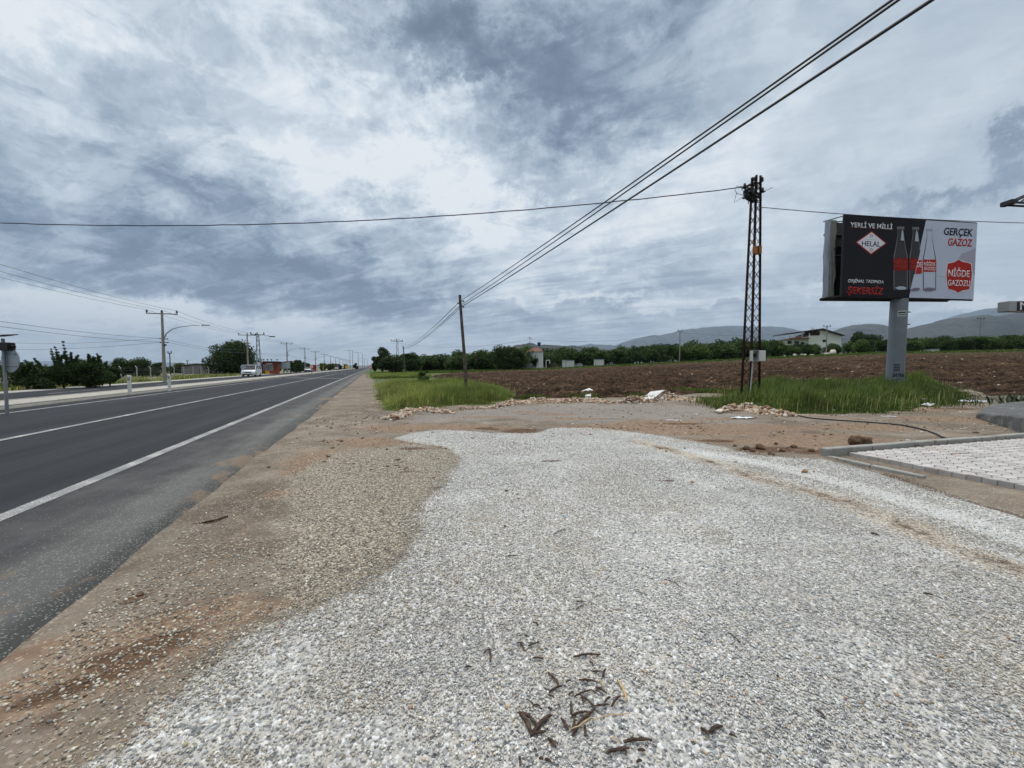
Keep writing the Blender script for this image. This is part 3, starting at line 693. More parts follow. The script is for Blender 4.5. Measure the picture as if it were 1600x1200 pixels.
# ------------------------------------------------------------------ the road (local x across, local y along)
def road_strip(name, m, sects, s0, s1, wob=None, kind='structure'):
    """sects: [(local x, z)], swept along the road; local x = minus distance left of the camera"""
    ys = [s0]; st_ = .25
    while ys[-1] < s1:
        ys.append(ys[-1] + st_); 
        if ys[-1] > 12: st_ *= 1.05
    vs = []; fs = []; n = len(sects)
    for i, yy in enumerate(ys):
        for j, (a, zz) in enumerate(sects):
            w = wob(yy) if (wob and j >= n - wob_n) else 0
            vs.append((a + w, yy, zz))
    for i in range(len(ys) - 1):
        for j in range(n - 1): fs.append((i * n + j, i * n + j + 1, (i + 1) * n + j + 1, (i + 1) * n + j))
    me = np_mesh(name, np.array(vs), np.array(fs), False)
    o = link(name, me, m); o.rotation_euler = (0, 0, TH); tag(o, kind=kind); return o
def asphalt(name, near_edge):
    m = bpy.data.materials.new(name); m.use_nodes = True; nt = m.node_tree; nt.nodes.clear(); g = NG(nt)
    co = g.new('ShaderNodeTexCoord').outputs['Object']; xx, yy, _ = g.sep(co)
    n1 = g.noise(g.vm('MULTIPLY', co, (1.6, .10, 1)), 1., 5., .6); n2 = g.noise(co, 1.3, 6., .65); n3 = g.noise(co, 90., 3., .7)
    c = g.ramp(n1, [(.3, (.021, .0235, .027)), (.55, (.029, .032, .037)), (.75, (.040, .043, .048))])
    if near_edge:
        wx_ = g.m('ADD', xx, g.m('MULTIPLY', g.m('SUBTRACT', n2, .5), .35))
        sh = g.mr(wx_, -3.75, -3.35, 0., 1., True)
        shc = g.ramp(n2, [(.3, (.044, .046, .047)), (.6, (.074, .0745, .073)), (.8, (.105, .102, .096))])
        c = g.mix(sh, c, shc)
        wear = g.mr(wx_, -2.9, -2.45, 0., 1., True)
        c = g.mix(g.m('MULTIPLY', wear, .25), c, (.20, .195, .18))
        edge = g.mr(xx, -2.18, -1.98, 0., .75, True)
        c = g.mix(edge, c, (.045, .046, .045))
        v = g.new('ShaderNodeTexVoronoi'); g.put(v.inputs['Vector'], co); v.inputs['Scale'].default_value = 75.
        vr, vg_, vb_ = g.sep(v.outputs['Color'])
        dens = g.m('ADD', g.m('MULTIPLY', wear, g.mr(n2, .35, .65, .22, .50)), g.m('MULTIPLY', sh, .05))
        chip = g.m('MULTIPLY', g.m('LESS_THAN', vr, dens), g.m('LESS_THAN', v.outputs['Distance'], .42))
        c = g.mix(g.m('MULTIPLY', chip, .55), c, g.ramp(vg_, [(0., (.13, .13, .125)), (1., (.38, .37, .34))]))
        # dirt dragged on to the edge
        dm = g.mr(g.m('ADD', g.noise(g.vm('MULTIPLY', co, (1, .6, 1)), .8, 5., .7), g.mr(xx, -4.6, -2.0, -.18, .10)), .62, .70, 0., .55, True)
        c = g.mix(dm, c, (.22, .155, .10))
    wl = g.noise(g.vm('MULTIPLY', co, (3.2, .03, 1)), 1., 3., .6)
    c = g.vm('SCALE', c, scale=g.mr(wl, .3, .7, .82, 1.22))
    stn = g.noise(g.vm('MULTIPLY', co, (1, .22, 1)), .9, 6., .72)
    c = g.vm('SCALE', c, scale=g.mr(stn, .56, .68, 1., .72))
    fine_ = g.noise(co, 260., 2., .7)
    c = g.vm('SCALE', c, scale=g.m('ADD', .30, g.m('ADD', g.m('MULTIPLY', n3, .76), g.m('MULTIPLY', fine_, .64))))
    b = g.new('ShaderNodeBsdfPrincipled'); g.put(b.inputs['Base Color'], c); b.inputs['Roughness'].default_value = .78
    b.inputs['Specular IOR Level'].default_value = .10
    bn = g.new('ShaderNodeBump'); bn.inputs['Strength'].default_value = .55; bn.inputs['Distance'].default_value = .008
    g.put(bn.inputs['Height'], g.m('ADD', g.noise(co, 120., 3., .7), g.noise(co, 30., 3., .6))); nt.links.new(bn.outputs[0], b.inputs['Normal'])
    o = g.new('ShaderNodeOutputMaterial'); nt.links.new(b.outputs[0], o.inputs[0]); return m
wob_n = 3
def wobf(s):
    a = np.array([s]); return float(fbm(a * .9, a * 0 + 3.3, 3)[0] * .10 + fbm(a * .13, a * 0 + 8.3, 2)[0] * .26 + (.0 if s > 6 else 0))
road_strip('road', asphalt('asphalt', True), [(-12.52, .055), (-7, .055), (-4, .055), (-2.10, .052), (-1.97, .03), (-1.88, -.03)], -6, 2600, wobf)
road_strip('far_road', asphalt('asphalt_far', False), [(-20.7, -.02), (-20.6, .03), (-17, .04), (-14.6, .04)], -6, 2600)
# loose gravel shoulder beyond the far carriageway
road_strip('far_shoulder', mat('far_gravel', (.36, .345, .31), .95, var=.3, vs=1.2, bump=.5, bs=30, dirt=((.16, .14, .09), .55)), [(-22.6, -.03), (-22.3, .02), (-20.75, .02)], -6, 900)
# median: two kerb lines and a flat top
mdm = mat('median_top', (.36, .335, .29), .93, var=.22, vs=1.1, bump=.5, bs=40, dirt=((.22, .19, .14), .58))
road_strip('median', mdm, [(-14.58, .0), (-14.58, .16), (-14.50, .18), (-12.64, .18), (-12.56, .16), (-12.56, .0)], -6, 1400)
kb = MB(); s = -2.
while s < 150:
    kb.box((-12.64, s + .49, .10), (.15, .975, .21), 0, .012); kb.box((-14.50, s + .49, .10), (.15, .975, .21), 0, .012); s += 1.0
ko = kb.build('median_kerb', M['kerb']); ko.rotation_euler = (0, 0, TH); tag(ko, kind='structure')
# paint
pm_ = bpy.data.materials.new('road_paint'); pm_.use_nodes = True; nt = pm_.node_tree; nt.nodes.clear(); g = NG(nt)
co = g.new('ShaderNodeTexCoord').outputs['Object']
w_ = g.mr(g.m('ADD', g.noise(co, 70., 4., .7), g.m('MULTIPLY', g.noise(co, 2., 4., .6), .5)), .60, .74, 0., .85, True)
c = g.mix(w_, g.ramp(g.noise(co, 1.5, 4., .6), [(.3, (.46, .455, .41)), (.7, (.60, .60, .565))]), (.10, .105, .11))
b = g.new('ShaderNodeBsdfPrincipled'); g.put(b.inputs['Base Color'], c); b.inputs['Roughness'].default_value = .7
o = g.new('ShaderNodeOutputMaterial'); nt.links.new(b.outputs[0], o.inputs[0])
def paint(name, d, w, s0, s1):
    return road_strip(name, pm_, [(-d - w / 2, .0595), (-d + w / 2, .0595)], s0, s1)
paint('edge_line', 3.60, .175, -4, 900); paint('lane_line', 7.38, .16, -4, 108); paint('edge_line', 11.48, .16, -4, 59)
for s in np.arange(112, 420, 12.): paint('lane_line', 7.38, .15, s, s + 5)
for s in np.arange(66, 300, 9.): paint('edge_line', 11.3, .16, s, s + 5.5)
fl = road_strip('edge_line', pm_, [(-15.14, .0445), (-15.0, .0445)], -4, 900)
fl = road_strip('edge_line', pm_, [(-20.35, .0375), (-20.22, .0375)], -4, 900)
for s in np.arange(6, 300, 12.): road_strip('lane_line', pm_, [(-17.75, .0445), (-17.62, .0445)], s, s + 4)
me = bpy.data.meshes.new('cross_line'); a, b_, c_, d2 = (-3.7, 54.2), (-11.4, 60.6), (-11.4, 61.6), (-3.7, 54.9)
me.from_pydata([(*q_, .0598) for q_ in (a, d2, c_, b_)], [], [(0, 1, 2, 3)]); o = link('cross_line', me, pm_); o.rotation_euler = (0, 0, TH); tag(o, kind='structure')
def arrow(d, s):
    P_ = [(-.08, 0), (.08, 0), (.08, 3), (.35, 3), (0, 5), (-.35, 3), (-.08, 3)]
    me = bpy.data.meshes.new('lane_arrow'); me.from_pydata([(-d + a_, s + b_2, .0596) for a_, b_2 in P_], [], [(0, 1, 2, 3, 4, 5, 6)])
    o = link('lane_arrow', me, pm_); o.rotation_euler = (0, 0, TH); tag(o, kind='structure')
for d, s in ((9.3, 90), (5.4, 86), (9.3, 130), (5.4, 128)): arrow(d, s)

# ------------------------------------------------------------------ paved yard with interlocking blocks
E1 = Vector((.963, .270, 0)); E2 = Vector((.270, -.963, 0)); P00 = Vector((5.60, 6.86, 0))
pvm = bpy.data.materials.new('paver'); pvm.use_nodes = True; nt = pvm.node_tree; nt.nodes.clear(); g = NG(nt)
co = g.new('ShaderNodeTexCoord').outputs['Object']
c = g.vm('SCALE', g.attr('col', 'Color'), scale=g.m('ADD', .7, g.m('MULTIPLY', g.noise(co, 3., 6., .65), .6)))
c = g.mix(g.mr(g.noise(co, .9, 6., .65), .55, .68, 0., .5, True), c, (.34, .28, .22))
b = g.new('ShaderNodeBsdfPrincipled'); g.put(b.inputs['Base Color'], c); b.inputs['Roughness'].default_value = .9
bn = g.new('ShaderNodeBump'); bn.inputs['Strength'].default_value = .5; bn.inputs['Distance'].default_value = .004
g.put(bn.inputs['Height'], g.noise(co, 150., 3., .7)); nt.links.new(bn.outputs[0], b.inputs['Normal'])
o = g.new('ShaderNodeOutputMaterial'); nt.links.new(b.outputs[0], o.inputs[0])
vs, fs, cols = [], [], []
bw, bd, zz_ = .225, .150, .030; gap = .004
for j in range(0, 50):
    for i in range(0, 54):
        off = 0
        a0 = i * bw + off; b0 = .16 + j * bd
        xm = .28 + .03 * (b0) + .10 * math.sin(b0 * 1.3 + .5)
        if a0 < xm: continue
        def Z(a): return zz_ * (1 - 2 * abs(((a / (bw)) % 1) - .5)) * 2 - zz_
        h = .062 + rng.uniform(-.004, .004) + .02 * math.sin(a0 * .9) * math.sin(b0 * .7); tx, ty = rng.uniform(-.012, .012, 2)
        g2 = .0065; top = [(a0 + gap, b0 + g2 + Z(0)), (a0 + bw / 2, b0 + g2 + Z(bw / 2)), (a0 + bw - gap, b0 + g2 + Z(0)), (a0 + bw - gap, b0 + bd - g2 + Z(0)), (a0 + bw / 2, b0 + bd - g2 + Z(bw / 2)), (a0 + gap, b0 + bd - g2 + Z(0))]
        k = len(vs)
        ctr = (a0 + bw / 2, b0 + bd / 2)
        for (a, b_) in top:
            a2 = ctr[0] + (a - ctr[0]) * .97; b2 = ctr[1] + (b_ - ctr[1]) * .97
            w = P00 + E1 * a2 + E2 * b2; vs.append((w.x, w.y, h + (a - ctr[0]) * tx * 2 + (b_ - ctr[1]) * ty * 2))
        for (a, b_) in top:
            w = P00 + E1 * a + E2 * b_; vs.append((w.x, w.y, h - .008 + (a - ctr[0]) * tx * 2 + (b_ - ctr[1]) * ty * 2))
        for (a, b_) in top:
            w = P00 + E1 * a + E2 * b_; vs.append((w.x, w.y, -.05))
        fs.append([k, k + 1, k + 2, k + 3, k + 4, k + 5][::-1])
        for r0 in (0, 6):
            for e in range(6): fs.append([k + r0 + e, k + r0 + (e + 1) % 6, k + r0 + 6 + (e + 1) % 6, k + r0 + 6 + e])
        cc = rng.uniform(.34, .47); tint = rng.uniform(0, .02); pink = rng.rand() < .004
        cols += [(cc, cc * .97 - tint, cc * .92 - tint)] * 18 if not pink else [(cc, cc * .82, cc * .74)] * 18
me = bpy.data.meshes.new('paved_yard'); me.from_pydata(vs, [], fs)
bm = bmesh.new(); bm.from_mesh(me); bmesh.ops.recalc_face_normals(bm, faces=bm.faces); bm.to_mesh(me); bm.free()
set_attr(me, 'col', np.array(cols), 'COLOR')
tag(link('paved_yard', me, pvm), kind='structure')
# sand bed under the blocks
bed = MB(); ang = math.atan2(E1.y, E1.x)
c0 = P00 + E1 * 6.5 + E2 * 3.9; c0 = P00 + E1 * 6.85 + E2 * 3.9; bed.box((c0.x, c0.y, .004), (12.6, 7.6, .088), ang)
tag(bed.build('sand_bed', mat('sand_bed', (.15, .115, .08), .95, var=.3, vs=5, bump=.7, bs=60)), kind='structure')
kb = MB(); s = -.02
L_ = [.52, .62, .66, .60, .72, 1.0, .82, .9, .95, .8, .9, .9, .9, .9, .9]
for i, l in enumerate(L_):
    c0 = P00 + E1 * (s + l / 2) + E2 * (.03 + rng.uniform(-.012, .012))
    kb.box((c0.x, c0.y, .035 + rng.uniform(-.008, .008)), (l - .015, .125, .20), ang + rng.uniform(-.012, .012), .014); s += l
s = .08
for i in range(2):
    c0 = P00 + E2 * (s + .33) + E1 * .02; kb.box((c0.x, c0.y, -.045), (.09, .64, .13), ang, .012); s += .67
tag(kb.build('yard_kerb', M['kerb'], smooth=False), kind='structure')

# ------------------------------------------------------------------ hills
def ridge(name, prof, D, depth, m, seed, rough=.12):
    us = np.array([p_[0] for p_ in prof], float); vv = np.array([p_[1] for p_ in prof], float)
    a_ = np.linspace(us[0], us[-1], 620); hv = np.interp(a_, us, vv)
    tanaz = (a_ - 800) / 600.; H = np.maximum((573 - hv) / 600. * D + CAM_H, 0)
    t = np.linspace(-1, 1.0, 130)
    T_, A_ = np.meshgrid(t, tanaz, indexing='ij'); HH = np.tile(H, (130, 1)); Yd = D + T_ * depth; Xd = A_ * D + 0 * T_
    prof_ = np.cos(np.clip(T_, -1, 1) * np.pi / 2) ** 1.1
    nz = fbm(Xd / depth * 1.4 + seed, Yd / depth * 1.4, 5, .55); gul = np.abs(fbm(Xd / depth * 5 + seed, Yd / depth * 1.6 + 5, 5, .62))
    Zd = HH * prof_ * (1 + rough * nz * (1 - prof_)) - HH * gul * 1.1 * (1.02 - prof_) * prof_ * 2 - HH * .05 * gul + HH * .05 * nz
    ids = np.arange(130 * 620).reshape(130, 620)
    qq = np.stack([ids[:-1, :-1], ids[:-1, 1:], ids[1:, 1:], ids[1:, :-1]], -1).reshape(-1, 4)
    o = link(name, np_mesh(name, np.stack([Xd.ravel(), Yd.ravel(), np.maximum(Zd, -2).ravel() - 3], 1), qq, True), m)
    return tag(o, kind='structure')
def hill_mat(name, c1, c2, sc):
    m = bpy.data.materials.new(name); m.use_nodes = True; nt = m.node_tree; nt.nodes.clear(); g = NG(nt)
    co = g.new('ShaderNodeTexCoord').outputs['Object']
    c = g.ramp(g.m('ADD', g.m('MULTIPLY', g.noise(co, sc, 7., .65), .6), g.m('MULTIPLY', g.noise(co, sc * 14, 4., .7), .4)), [(.38, c1), (.62, c2)])
    b = g.new('ShaderNodeBsdfPrincipled'); g.put(b.inputs['Base Color'], c); b.inputs['Roughness'].default_value = 1; b.inputs['Specular IOR Level'].default_value = 0
    bn = g.new('ShaderNodeBump'); bn.inputs['Strength'].default_value = 1.; bn.inputs['Distance'].default_value = .02 / sc
    g.put(bn.inputs['Height'], g.noise(co, sc * 6, 6., .65)); nt.links.new(bn.outputs[0], b.inputs['Normal'])
    o = g.new('ShaderNodeOutputMaterial'); nt.links.new(b.outputs[0], o.inputs[0]); return m
HM1 = hill_mat('hill_near', (.035, .042, .042), (.085, .085, .072), .006)
HM2 = hill_mat('hill_far', (.035, .045, .05), (.075, .082, .08), .0012)
ridge('hill', [(1230, 575), (1262, 545), (1290, 524), (1312, 514), (1335, 504), (1350, 507), (1375, 511), (1400, 514), (1430, 518), (1470, 530), (1540, 560), (1580, 578)], 4200, 900, HM1, 3)
ridge('hill', [(1330, 578), (1370, 552), (1410, 518), (1440, 508), (1470, 500), (1510, 493.5), (1530, 495), (1552, 497.5), (1575, 490), (1600, 485), (1650, 474), (1750, 465), (1900, 480), (2200, 560)], 3000, 700, HM1, 11)
ridge('hill', [(735, 575), (765, 552), (790, 542), (812, 536), (825, 533.5), (838, 536.5), (870, 537.5), (905, 539), (930, 545), (990, 575)], 2600, 450, HM1, 21)
ridge('hill', [(840, 575), (870, 549), (920, 536), (955, 540), (1000, 527), (1040, 519), (1070, 514), (1100, 511.5), (1140, 510), (1180, 511), (1210, 512), (1240, 521), (1290, 530), (1330, 523), (1400, 532), (1460, 560), (1500, 575)], 9500, 2600, HM2, 31, .2)
ridge('hill', [(1420, 570), (1470, 500), (1510, 488), (1540, 483), (1570, 484), (1620, 492), (1720, 540)], 8000, 1500, HM2, 41)
ridge('hill', [(-700, 575), (-400, 566), (-100, 563), (0, 566), (130, 563), (260, 566), (330, 568), (430, 569), (520, 570), (575, 571.0), (650, 570), (780, 570), (860, 575)], 12000, 1600, HM2, 51)

# ================================================================== POLES AND WIRES
def cable(name, a, b, sag, r, label, cat='cable', group=None, m=None, n=40, side=6, wig=0.):
    a = Vector(a); b = Vector(b); pts = []
    for i in range(n + 1):
        t = i / n; p_ = a.lerp(b, t); p_.z -= 4 * sag * t * (1 - t)
        if wig: p_.z += wig * math.sin(i * 1.7) * math.sin(i * .37); 
        pts.append(p_)
    mb = MB(); mb.tube(pts, r, side); o = mb.build(name, m or M['cable'], smooth=True)
    return tag(o, label, cat, group)

# leaning wooden pole beside the grass, and its small twin farther down the verge
def wood_pole(base, top, r0, r1, label):
    t = thing('wooden_pole', base, label, 'utility pole', 'wooden poles along the verge')
    d = Vector(top) - Vector(base)
    mb = MB(); pts = [d * k + Vector((math.sin(k * 5) * .02, 0, 0)) for k in np.linspace(-.03, 1, 9)]
    mb.tube(pts, [r0 + (r1 - r0) * k for k in np.linspace(0, 1, 9)], 10); mb.build('shaft', M['wood'], t, True)
    hb = MB()
    for z_, s_ in ((.30, .16), (.42, -.14), (.62, .15)):
        hb = MB(); c = d * (1 - z_ / d.length); hb.bar(c, c + Vector((s_, -.02, -.05)), .03); hb.lathe([(.03, -.03), (.045, 0), (.03, .05)], tuple(c + Vector((s_, -.02, -.05))), 8); hb.build('cable_clamp', M['dark_metal'], t)
    return t
wb = gp(729, 618); wtop = pt(719, 461, wb.y + .1); wb.z = gz(wb.x, wb.y)
wood_pole(wb, wtop, .10, .075, 'leaning weathered wooden pole standing in the near grass')
w2 = on(633.5, 73); w2t = pt(630, 540, 73)
wood_pole(w2, w2t, .11, .08, 'small far wooden pole in front of the dark roadside trees')
step = Vector((-w2t.x + wtop.x, -w2t.y + wtop.y, 0)); w0t = wtop + step * 1.0; w0t.z = wtop.z + .0
w0b = Vector((w0t.x + .1, w0t.y, 0))
offs = [(-.02, .0, -.34, .012, 'upper of the three black cables running up to the right over the lot'), (.03, 0, -.55, .012, 'middle black cable close below the upper one, over the lot'), (.10, 0, -.62, .016, 'lowest and thickest of the black cables running up to the right')]
# where each cable crosses the top of the photo fixes its height at the pole behind the viewer
for (ox, oy, oz, r_, lb), uu, sg in zip(offs, (1394, 1404, 1456), (.42, .42, .42)):
    a = wtop + Vector((ox, oy, oz)); k = (uu - 800) / 600. * .955
    tx = w0t.x + (.0 if uu < 1450 else .55) + (.12 if uu == 1404 else 0)
    # crossing point of the plan line with the view plane through that pixel
    dx_, dy_ = tx - a.x, w0t.y - a.y; dvec = tan_dir(uu, 0); rr_ = dvec.x / dvec.y
    t = (rr_ * a.y - a.x) / (dx_ - rr_ * dy_); yc = a.y + t * dy_; zc = CAM_H + dvec.z / dvec.y * yc
    zend = (zc + 4 * sg * t * (1 - t) - a.z * (1 - t)) / t
    cable('overhead_cable', a, (tx, w0t.y, zend), sg, r_, lb, group='black cables over the lot', n=60)
    b2 = w2t + Vector((ox, oy, oz * .9)); cable('overhead_cable', a, b2, .55, .015, lb.split(' over')[0].replace('running up to the right', 'run')[:0] + {0: 'upper', 1: 'middle', 2: 'lowest'}[[1394, 1404, 1456].index(uu)] + ' of the cables descending from the near wooden pole to the far one', group='cables between the two wooden poles')

# rusty lattice tower
TB = pt(1172, 626, 18.1); TB.z = 0
TH_ = 10.35
t = thing('lattice_tower', TB, 'tall rusty steel lattice tower with tangled wires at its top', 'pylon', rz=R(13))
h0, h1 = .262, .118
def leg_at(i, k):
    sx, sy = ((-1, -1), (1, -1), (1, 1), (-1, 1))[i]; h = h0 + (h1 - h0) * k
    return Vector((sx * h, sy * h, TH_ * k))
for i in range(4):
    a_, b_ = leg_at(i, -.02), leg_at(i, 1); mb = MB()
    sx, sy = ((-1, -1), (1, -1), (1, 1), (-1, 1))[i]
    mb.bar(a_, b_, .040, .115); mb.bar(a_ + Vector((-sx * .035, 0, 0)), b_ + Vector((-sx * .03, 0, 0)), .09, .02)
    mb.build('leg', M['rust'], t)
NB = 20
for i in range(4):
    mb = MB()
    for k in range(NB):
        k0, k1 = k / NB * .97 + .01, (k + 1) / NB * .97 + .01; j = (i + 1) % 4
        n_ = (leg_at(i, 0) + leg_at(j, 0)).normalized() * .012; n_.z = 0
        if k % 2: mb.bar(leg_at(i, k0) + n_, leg_at(j, k1) + n_, .06, .02)
        else: mb.bar(leg_at(j, k0) + n_, leg_at(i, k1) + n_, .06, .02)
    mb.build('bracing', M['rust'], t)
inv = Matrix.Rotation(-R(13), 3, 'Z')
def TL(v): return inv @ (Vector(v) - TB)
def crossarm(a, b, w=.09):
    mb = MB(); mb.bar(TL(a), TL(b), w, .07); return mb.build('crossarm', M['rust'], t)
c1 = crossarm(pt(1161, 294, 17.7), pt(1181, 284.5, 18.5), .11); c2 = crossarm(pt(1177, 290, 17.9), pt(1192, 282.5, 18.6), .08); c3 = crossarm(pt(1161, 310, 17.6), pt(1195, 299, 18.7), .08)
def insul(p_, parent, s=1.):
    mb = MB(); q_ = TL(p_); mb.lathe([(.02 * s, 0), (.055 * s, .02), (.03 * s, .05), (.06 * s, .08), (.03 * s, .12), (.045 * s, .15), (.01, .17 * s)], tuple(q_), 10); mb.build('insulator', M['dark_metal'], t)
for p_ in ((1163.5, 293, 17.75), (1178.5, 283, 18.4), (1191, 283, 18.55), (1164, 309, 17.7), (1191.5, 299.5, 18.6), (1163, 304, 17.9)): insul(pt(*p_), t, 1.2)
rw = random.Random(5)
for k in range(78):
    a_ = pt(1163 + rw.uniform(0, 16), 290 + rw.uniform(0, 20), 18 + rw.uniform(-.4, .4)); b_ = pt(1168 + rw.uniform(0, 22), 292 + rw.uniform(0, 26), 18.1 + rw.uniform(-.4, .4))
    m_ = (a_ + b_) / 2 + Vector((rw.uniform(-.25, .25), rw.uniform(-.2, .2), rw.uniform(-.35, .1)))
    mb = MB() if k % 13 == 0 else mb
    pts = [a_ * (1 - s) ** 2 + m_ * 2 * s * (1 - s) + b_ * s * s for s in np.linspace(0, 1, 9)]
    mb.tube([TL(q_) for q_ in pts], .019, 5)
    if k % 13 == 12: mb.build('wire_tangle', M['cable'], t)
mb = MB()
for loop in ([(1160, 291.5), (1151, 291), (1148, 296), (1151, 302), (1150, 305), (1147, 316.5), (1156, 311), (1163, 306)], [(1150, 302), (1158, 304), (1164, 306)], [(1156, 291), (1160, 297), (1164, 303)], [(1184, 318.5), (1189, 322), (1191.5, 325), (1184, 326.5)], [(1186, 303), (1193, 300), (1198, 297), (1207.5, 293)]):
    mb = MB(); mb.tube([TL(pt(a_, b_, 18.05)) for a_, b_ in loop], .011, 5); mb.build('jumper_wire', M['cable'], t)
p_ = pt(1183, 391, 17.75); mb = MB(); q_ = TL(p_); mb.box(tuple(q_), (.34, .16, .34), R(-13), .01); mb.bar(q_ + Vector((-.1, 0, .18)), q_ + Vector((-.3, .1, .5)), .03); mb.build('junction_box', M['rust_box'], t)
mb = MB(); mb.box((q_.x + .0, q_.y - .0, q_.z), (.05, .18, .36), R(-13)); mb.build('box_strap', M['rust'], t)
p_ = pt(1176.5, 556, 17.6); q_ = TL(p_)
mb = MB(); mb.box(tuple(q_), (.28, .02, .46), R(-13)); w_ = Matrix.Rotation(-R(13), 3, 'Z')
for sx in (-.14, .14): c_ = q_ + w_ @ Vector((sx, -.11, 0)); mb.box(tuple(c_), (.02, .22, .48), R(-13))
for sz in (-.24, .24): c_ = q_ + w_ @ Vector((0, -.11, sz)); mb.box(tuple(c_), (.30, .225, .02), R(-13))
bx = mb.build('meter_box', M['meter'], t)
mb = MB(); c_ = q_ + w_ @ Vector((.02, -.05, .02)); mb.box(tuple(c_), (.13, .08, .17), R(-13), .01); mb.tube([c_ + Vector((0, 0, -.08)), c_ + Vector((.03, 0, -.2))], .012, 5); mb.build('meter', M['black'], bx)
mb = MB(); c_ = q_ + w_ @ Vector((.29, -.19, 0)); mb.box(tuple(c_), (.29, .02, .48), R(-13 - 14), .006); mb.build('box_door', M['white_box'], bx)
mb = MB(); mb.tube([q_ + w_ @ Vector((-.03, -.06, -.24)), q_ + w_ @ Vector((-.06, -.02, -1.2)), q_ + w_ @ Vector((-.10, 0, -2.05))], .03, 8); mb.build('conduit', M['meter'], t)
# long cable from across the road to the tower, and on to the right
cable('overhead_cable', (-41, 20.5, 10.15), pt(1161, 292.5, 17.75), 1.42, .023, 'long sagging black cable crossing high over the road to the lattice tower', n=90, wig=.012)
cable('overhead_cable', pt(1191, 324, 18.2), (46, 19.5, 9.45), .75, .017, 'thin black cable running from the lattice tower to the right behind the billboard top', n=60)

# ------------------------------------------------------------------ utility poles
def pole(loc, h, label, arm=1.35, lamp=0, group='concrete utility poles along the far side of the road', rz=TH, low=True, mt='concrete_pole', r0=.17, r1=.10, ins=3, name='utility_pole', flip=1):
    t = thing(name, loc, label, 'utility pole', group, rz)
    mb = MB(); mb.tube([(0, 0, -.3), (0, 0, h * .5), (0, 0, h)], [r0, (r0 + r1) / 2, r1], 10); mb.build('shaft', M[mt], t, True)
    mb = MB(); mb.bar((-arm, 0, h - .12), (arm, 0, h - .12), .10, .07); mb.build('crossarm', M['dark_metal'], t)
    for k in range(ins):
        x_ = (-arm + .08) + (2 * arm - .16) * k / max(ins - 1, 1)
        mb = MB(); mb.lathe([(.03, 0), (.03, .08), (.10, .10), (.11, .16), (.07, .18), (.10, .22), (.05, .32), (.02, .34)], (x_, 0, h - .08), 8); mb.build('insulator', M['dark_metal'], t)
    if low:
        mb = MB()
        for z_ in (h - 2.75, h - 3.15): mb.bar((-.25, 0, z_), (.42, 0, z_), .05, .05); mb.lathe([(.03, -.05), (.06, 0), (.03, .08)], (.40, 0, z_), 8); mb.lathe([(.03, -.05), (.06, 0), (.03, .08)], (-.24, 0, z_), 8)
        mb.box((.1, 0, h - 3.4), (.3, .22, .16)); mb.build('bracket', M['dark_metal'], t)
    if lamp:
        mb = MB(); pts = [(flip * a_, 0, h - lamp + b_) for a_, b_ in ((.12, -.1), (.32, .38), (.85, .86), (1.6, 1.12), (2.5, 1.27), (3.2, 1.33))]
        mb.tube(pts, [.055, .05, .045, .04, .035, .03], 8); la = mb.build('lamp_arm', M['galv'], t, True)
        mb = MB(); mb.box((flip * 3.75, 0, h - lamp + 1.37), (.75, .26, .11), 0, .03); hd = mb.build('lamp_head', M['galv'], la); 
    return t
PS = [20.5, 50.9, 80.2, 115, 143.6, 168.7, 198, 227, 257, 288, 320, 352, 385, 420]
PH = [7.5, 7.3, 7.3, 7.7, 7.6, 7.5] + [7.3] * 8
PL = {1: 'nearest concrete utility pole with a curved street lamp arm, across the road', 2: 'concrete utility pole rising in front of the big dark tree, behind the white van', 3: 'concrete utility pole with a street lamp arm right of the orange kiosk', 4: 'dark utility pole behind the far silver car', 5: 'utility pole with a lamp arm beyond the yellow-green roadside hedge'}
tips = []
for i, (s, h) in enumerate(zip(PS, PH)):
    b_ = RD(s, 20.75 + (.25 if i > 2 else 0)); b_.z = 0; tips.append((b_, h))
    if i == 0: continue
    pole(b_, h, PL.get(i, 'small far utility pole in the row fading down the road'), lamp={1: 2.55, 3: 2.5, 5: 3.0}.get(i, 0), low=(i < 8), arm=1.35)
WL = ['left of the three bare conductors on top of the far-side pole row', 'middle conductor on top of the far-side pole row', 'right conductor on top of the far-side pole row', 'upper service line carried below the far-side pole row arms', 'lower service line carried below the far-side pole row arms']
for k, (ox, oz) in enumerate(((-1.27, .25), (0, .25), (1.27, .25), (-.24, -2.7), (.40, -3.1))):
    mb = MB(); pts = []
    for (a_, ha), (b_, hb) in zip(tips[:-1], tips[1:]):
        off = Vector((ox * math.cos(TH), ox * math.sin(TH), 0)); A_ = a_ + off + Vector((0, 0, ha + oz)); B_ = b_ + off + Vector((0, 0, hb + oz))
        for j in range(12):
            tt = j / 12; q_ = A_.lerp(B_, tt); q_.z -= 4 * .42 * tt * (1 - tt); pts.append(q_)
    mb.tube(pts, .013 if k < 3 else .015, 5); tag(mb.build('power_line', M['wire'], smooth=True), WL[k], 'power line', 'lines along the far-side pole row')
# service line leaving to the left
cable('power_line', tips[1][0] + Vector((-.3, 0, 4.6)), (-90, 62, 6.2), .7, .016, 'thin service line leaving the nearest lamp pole to the left', m=M['wire'])
cable('power_line', tips[1][0] + Vector((-.3, 0, 4.2)), (-90, 58, 5.2), .9, .016, 'lowest thin service line running left from the nearest lamp pole', m=M['wire'])
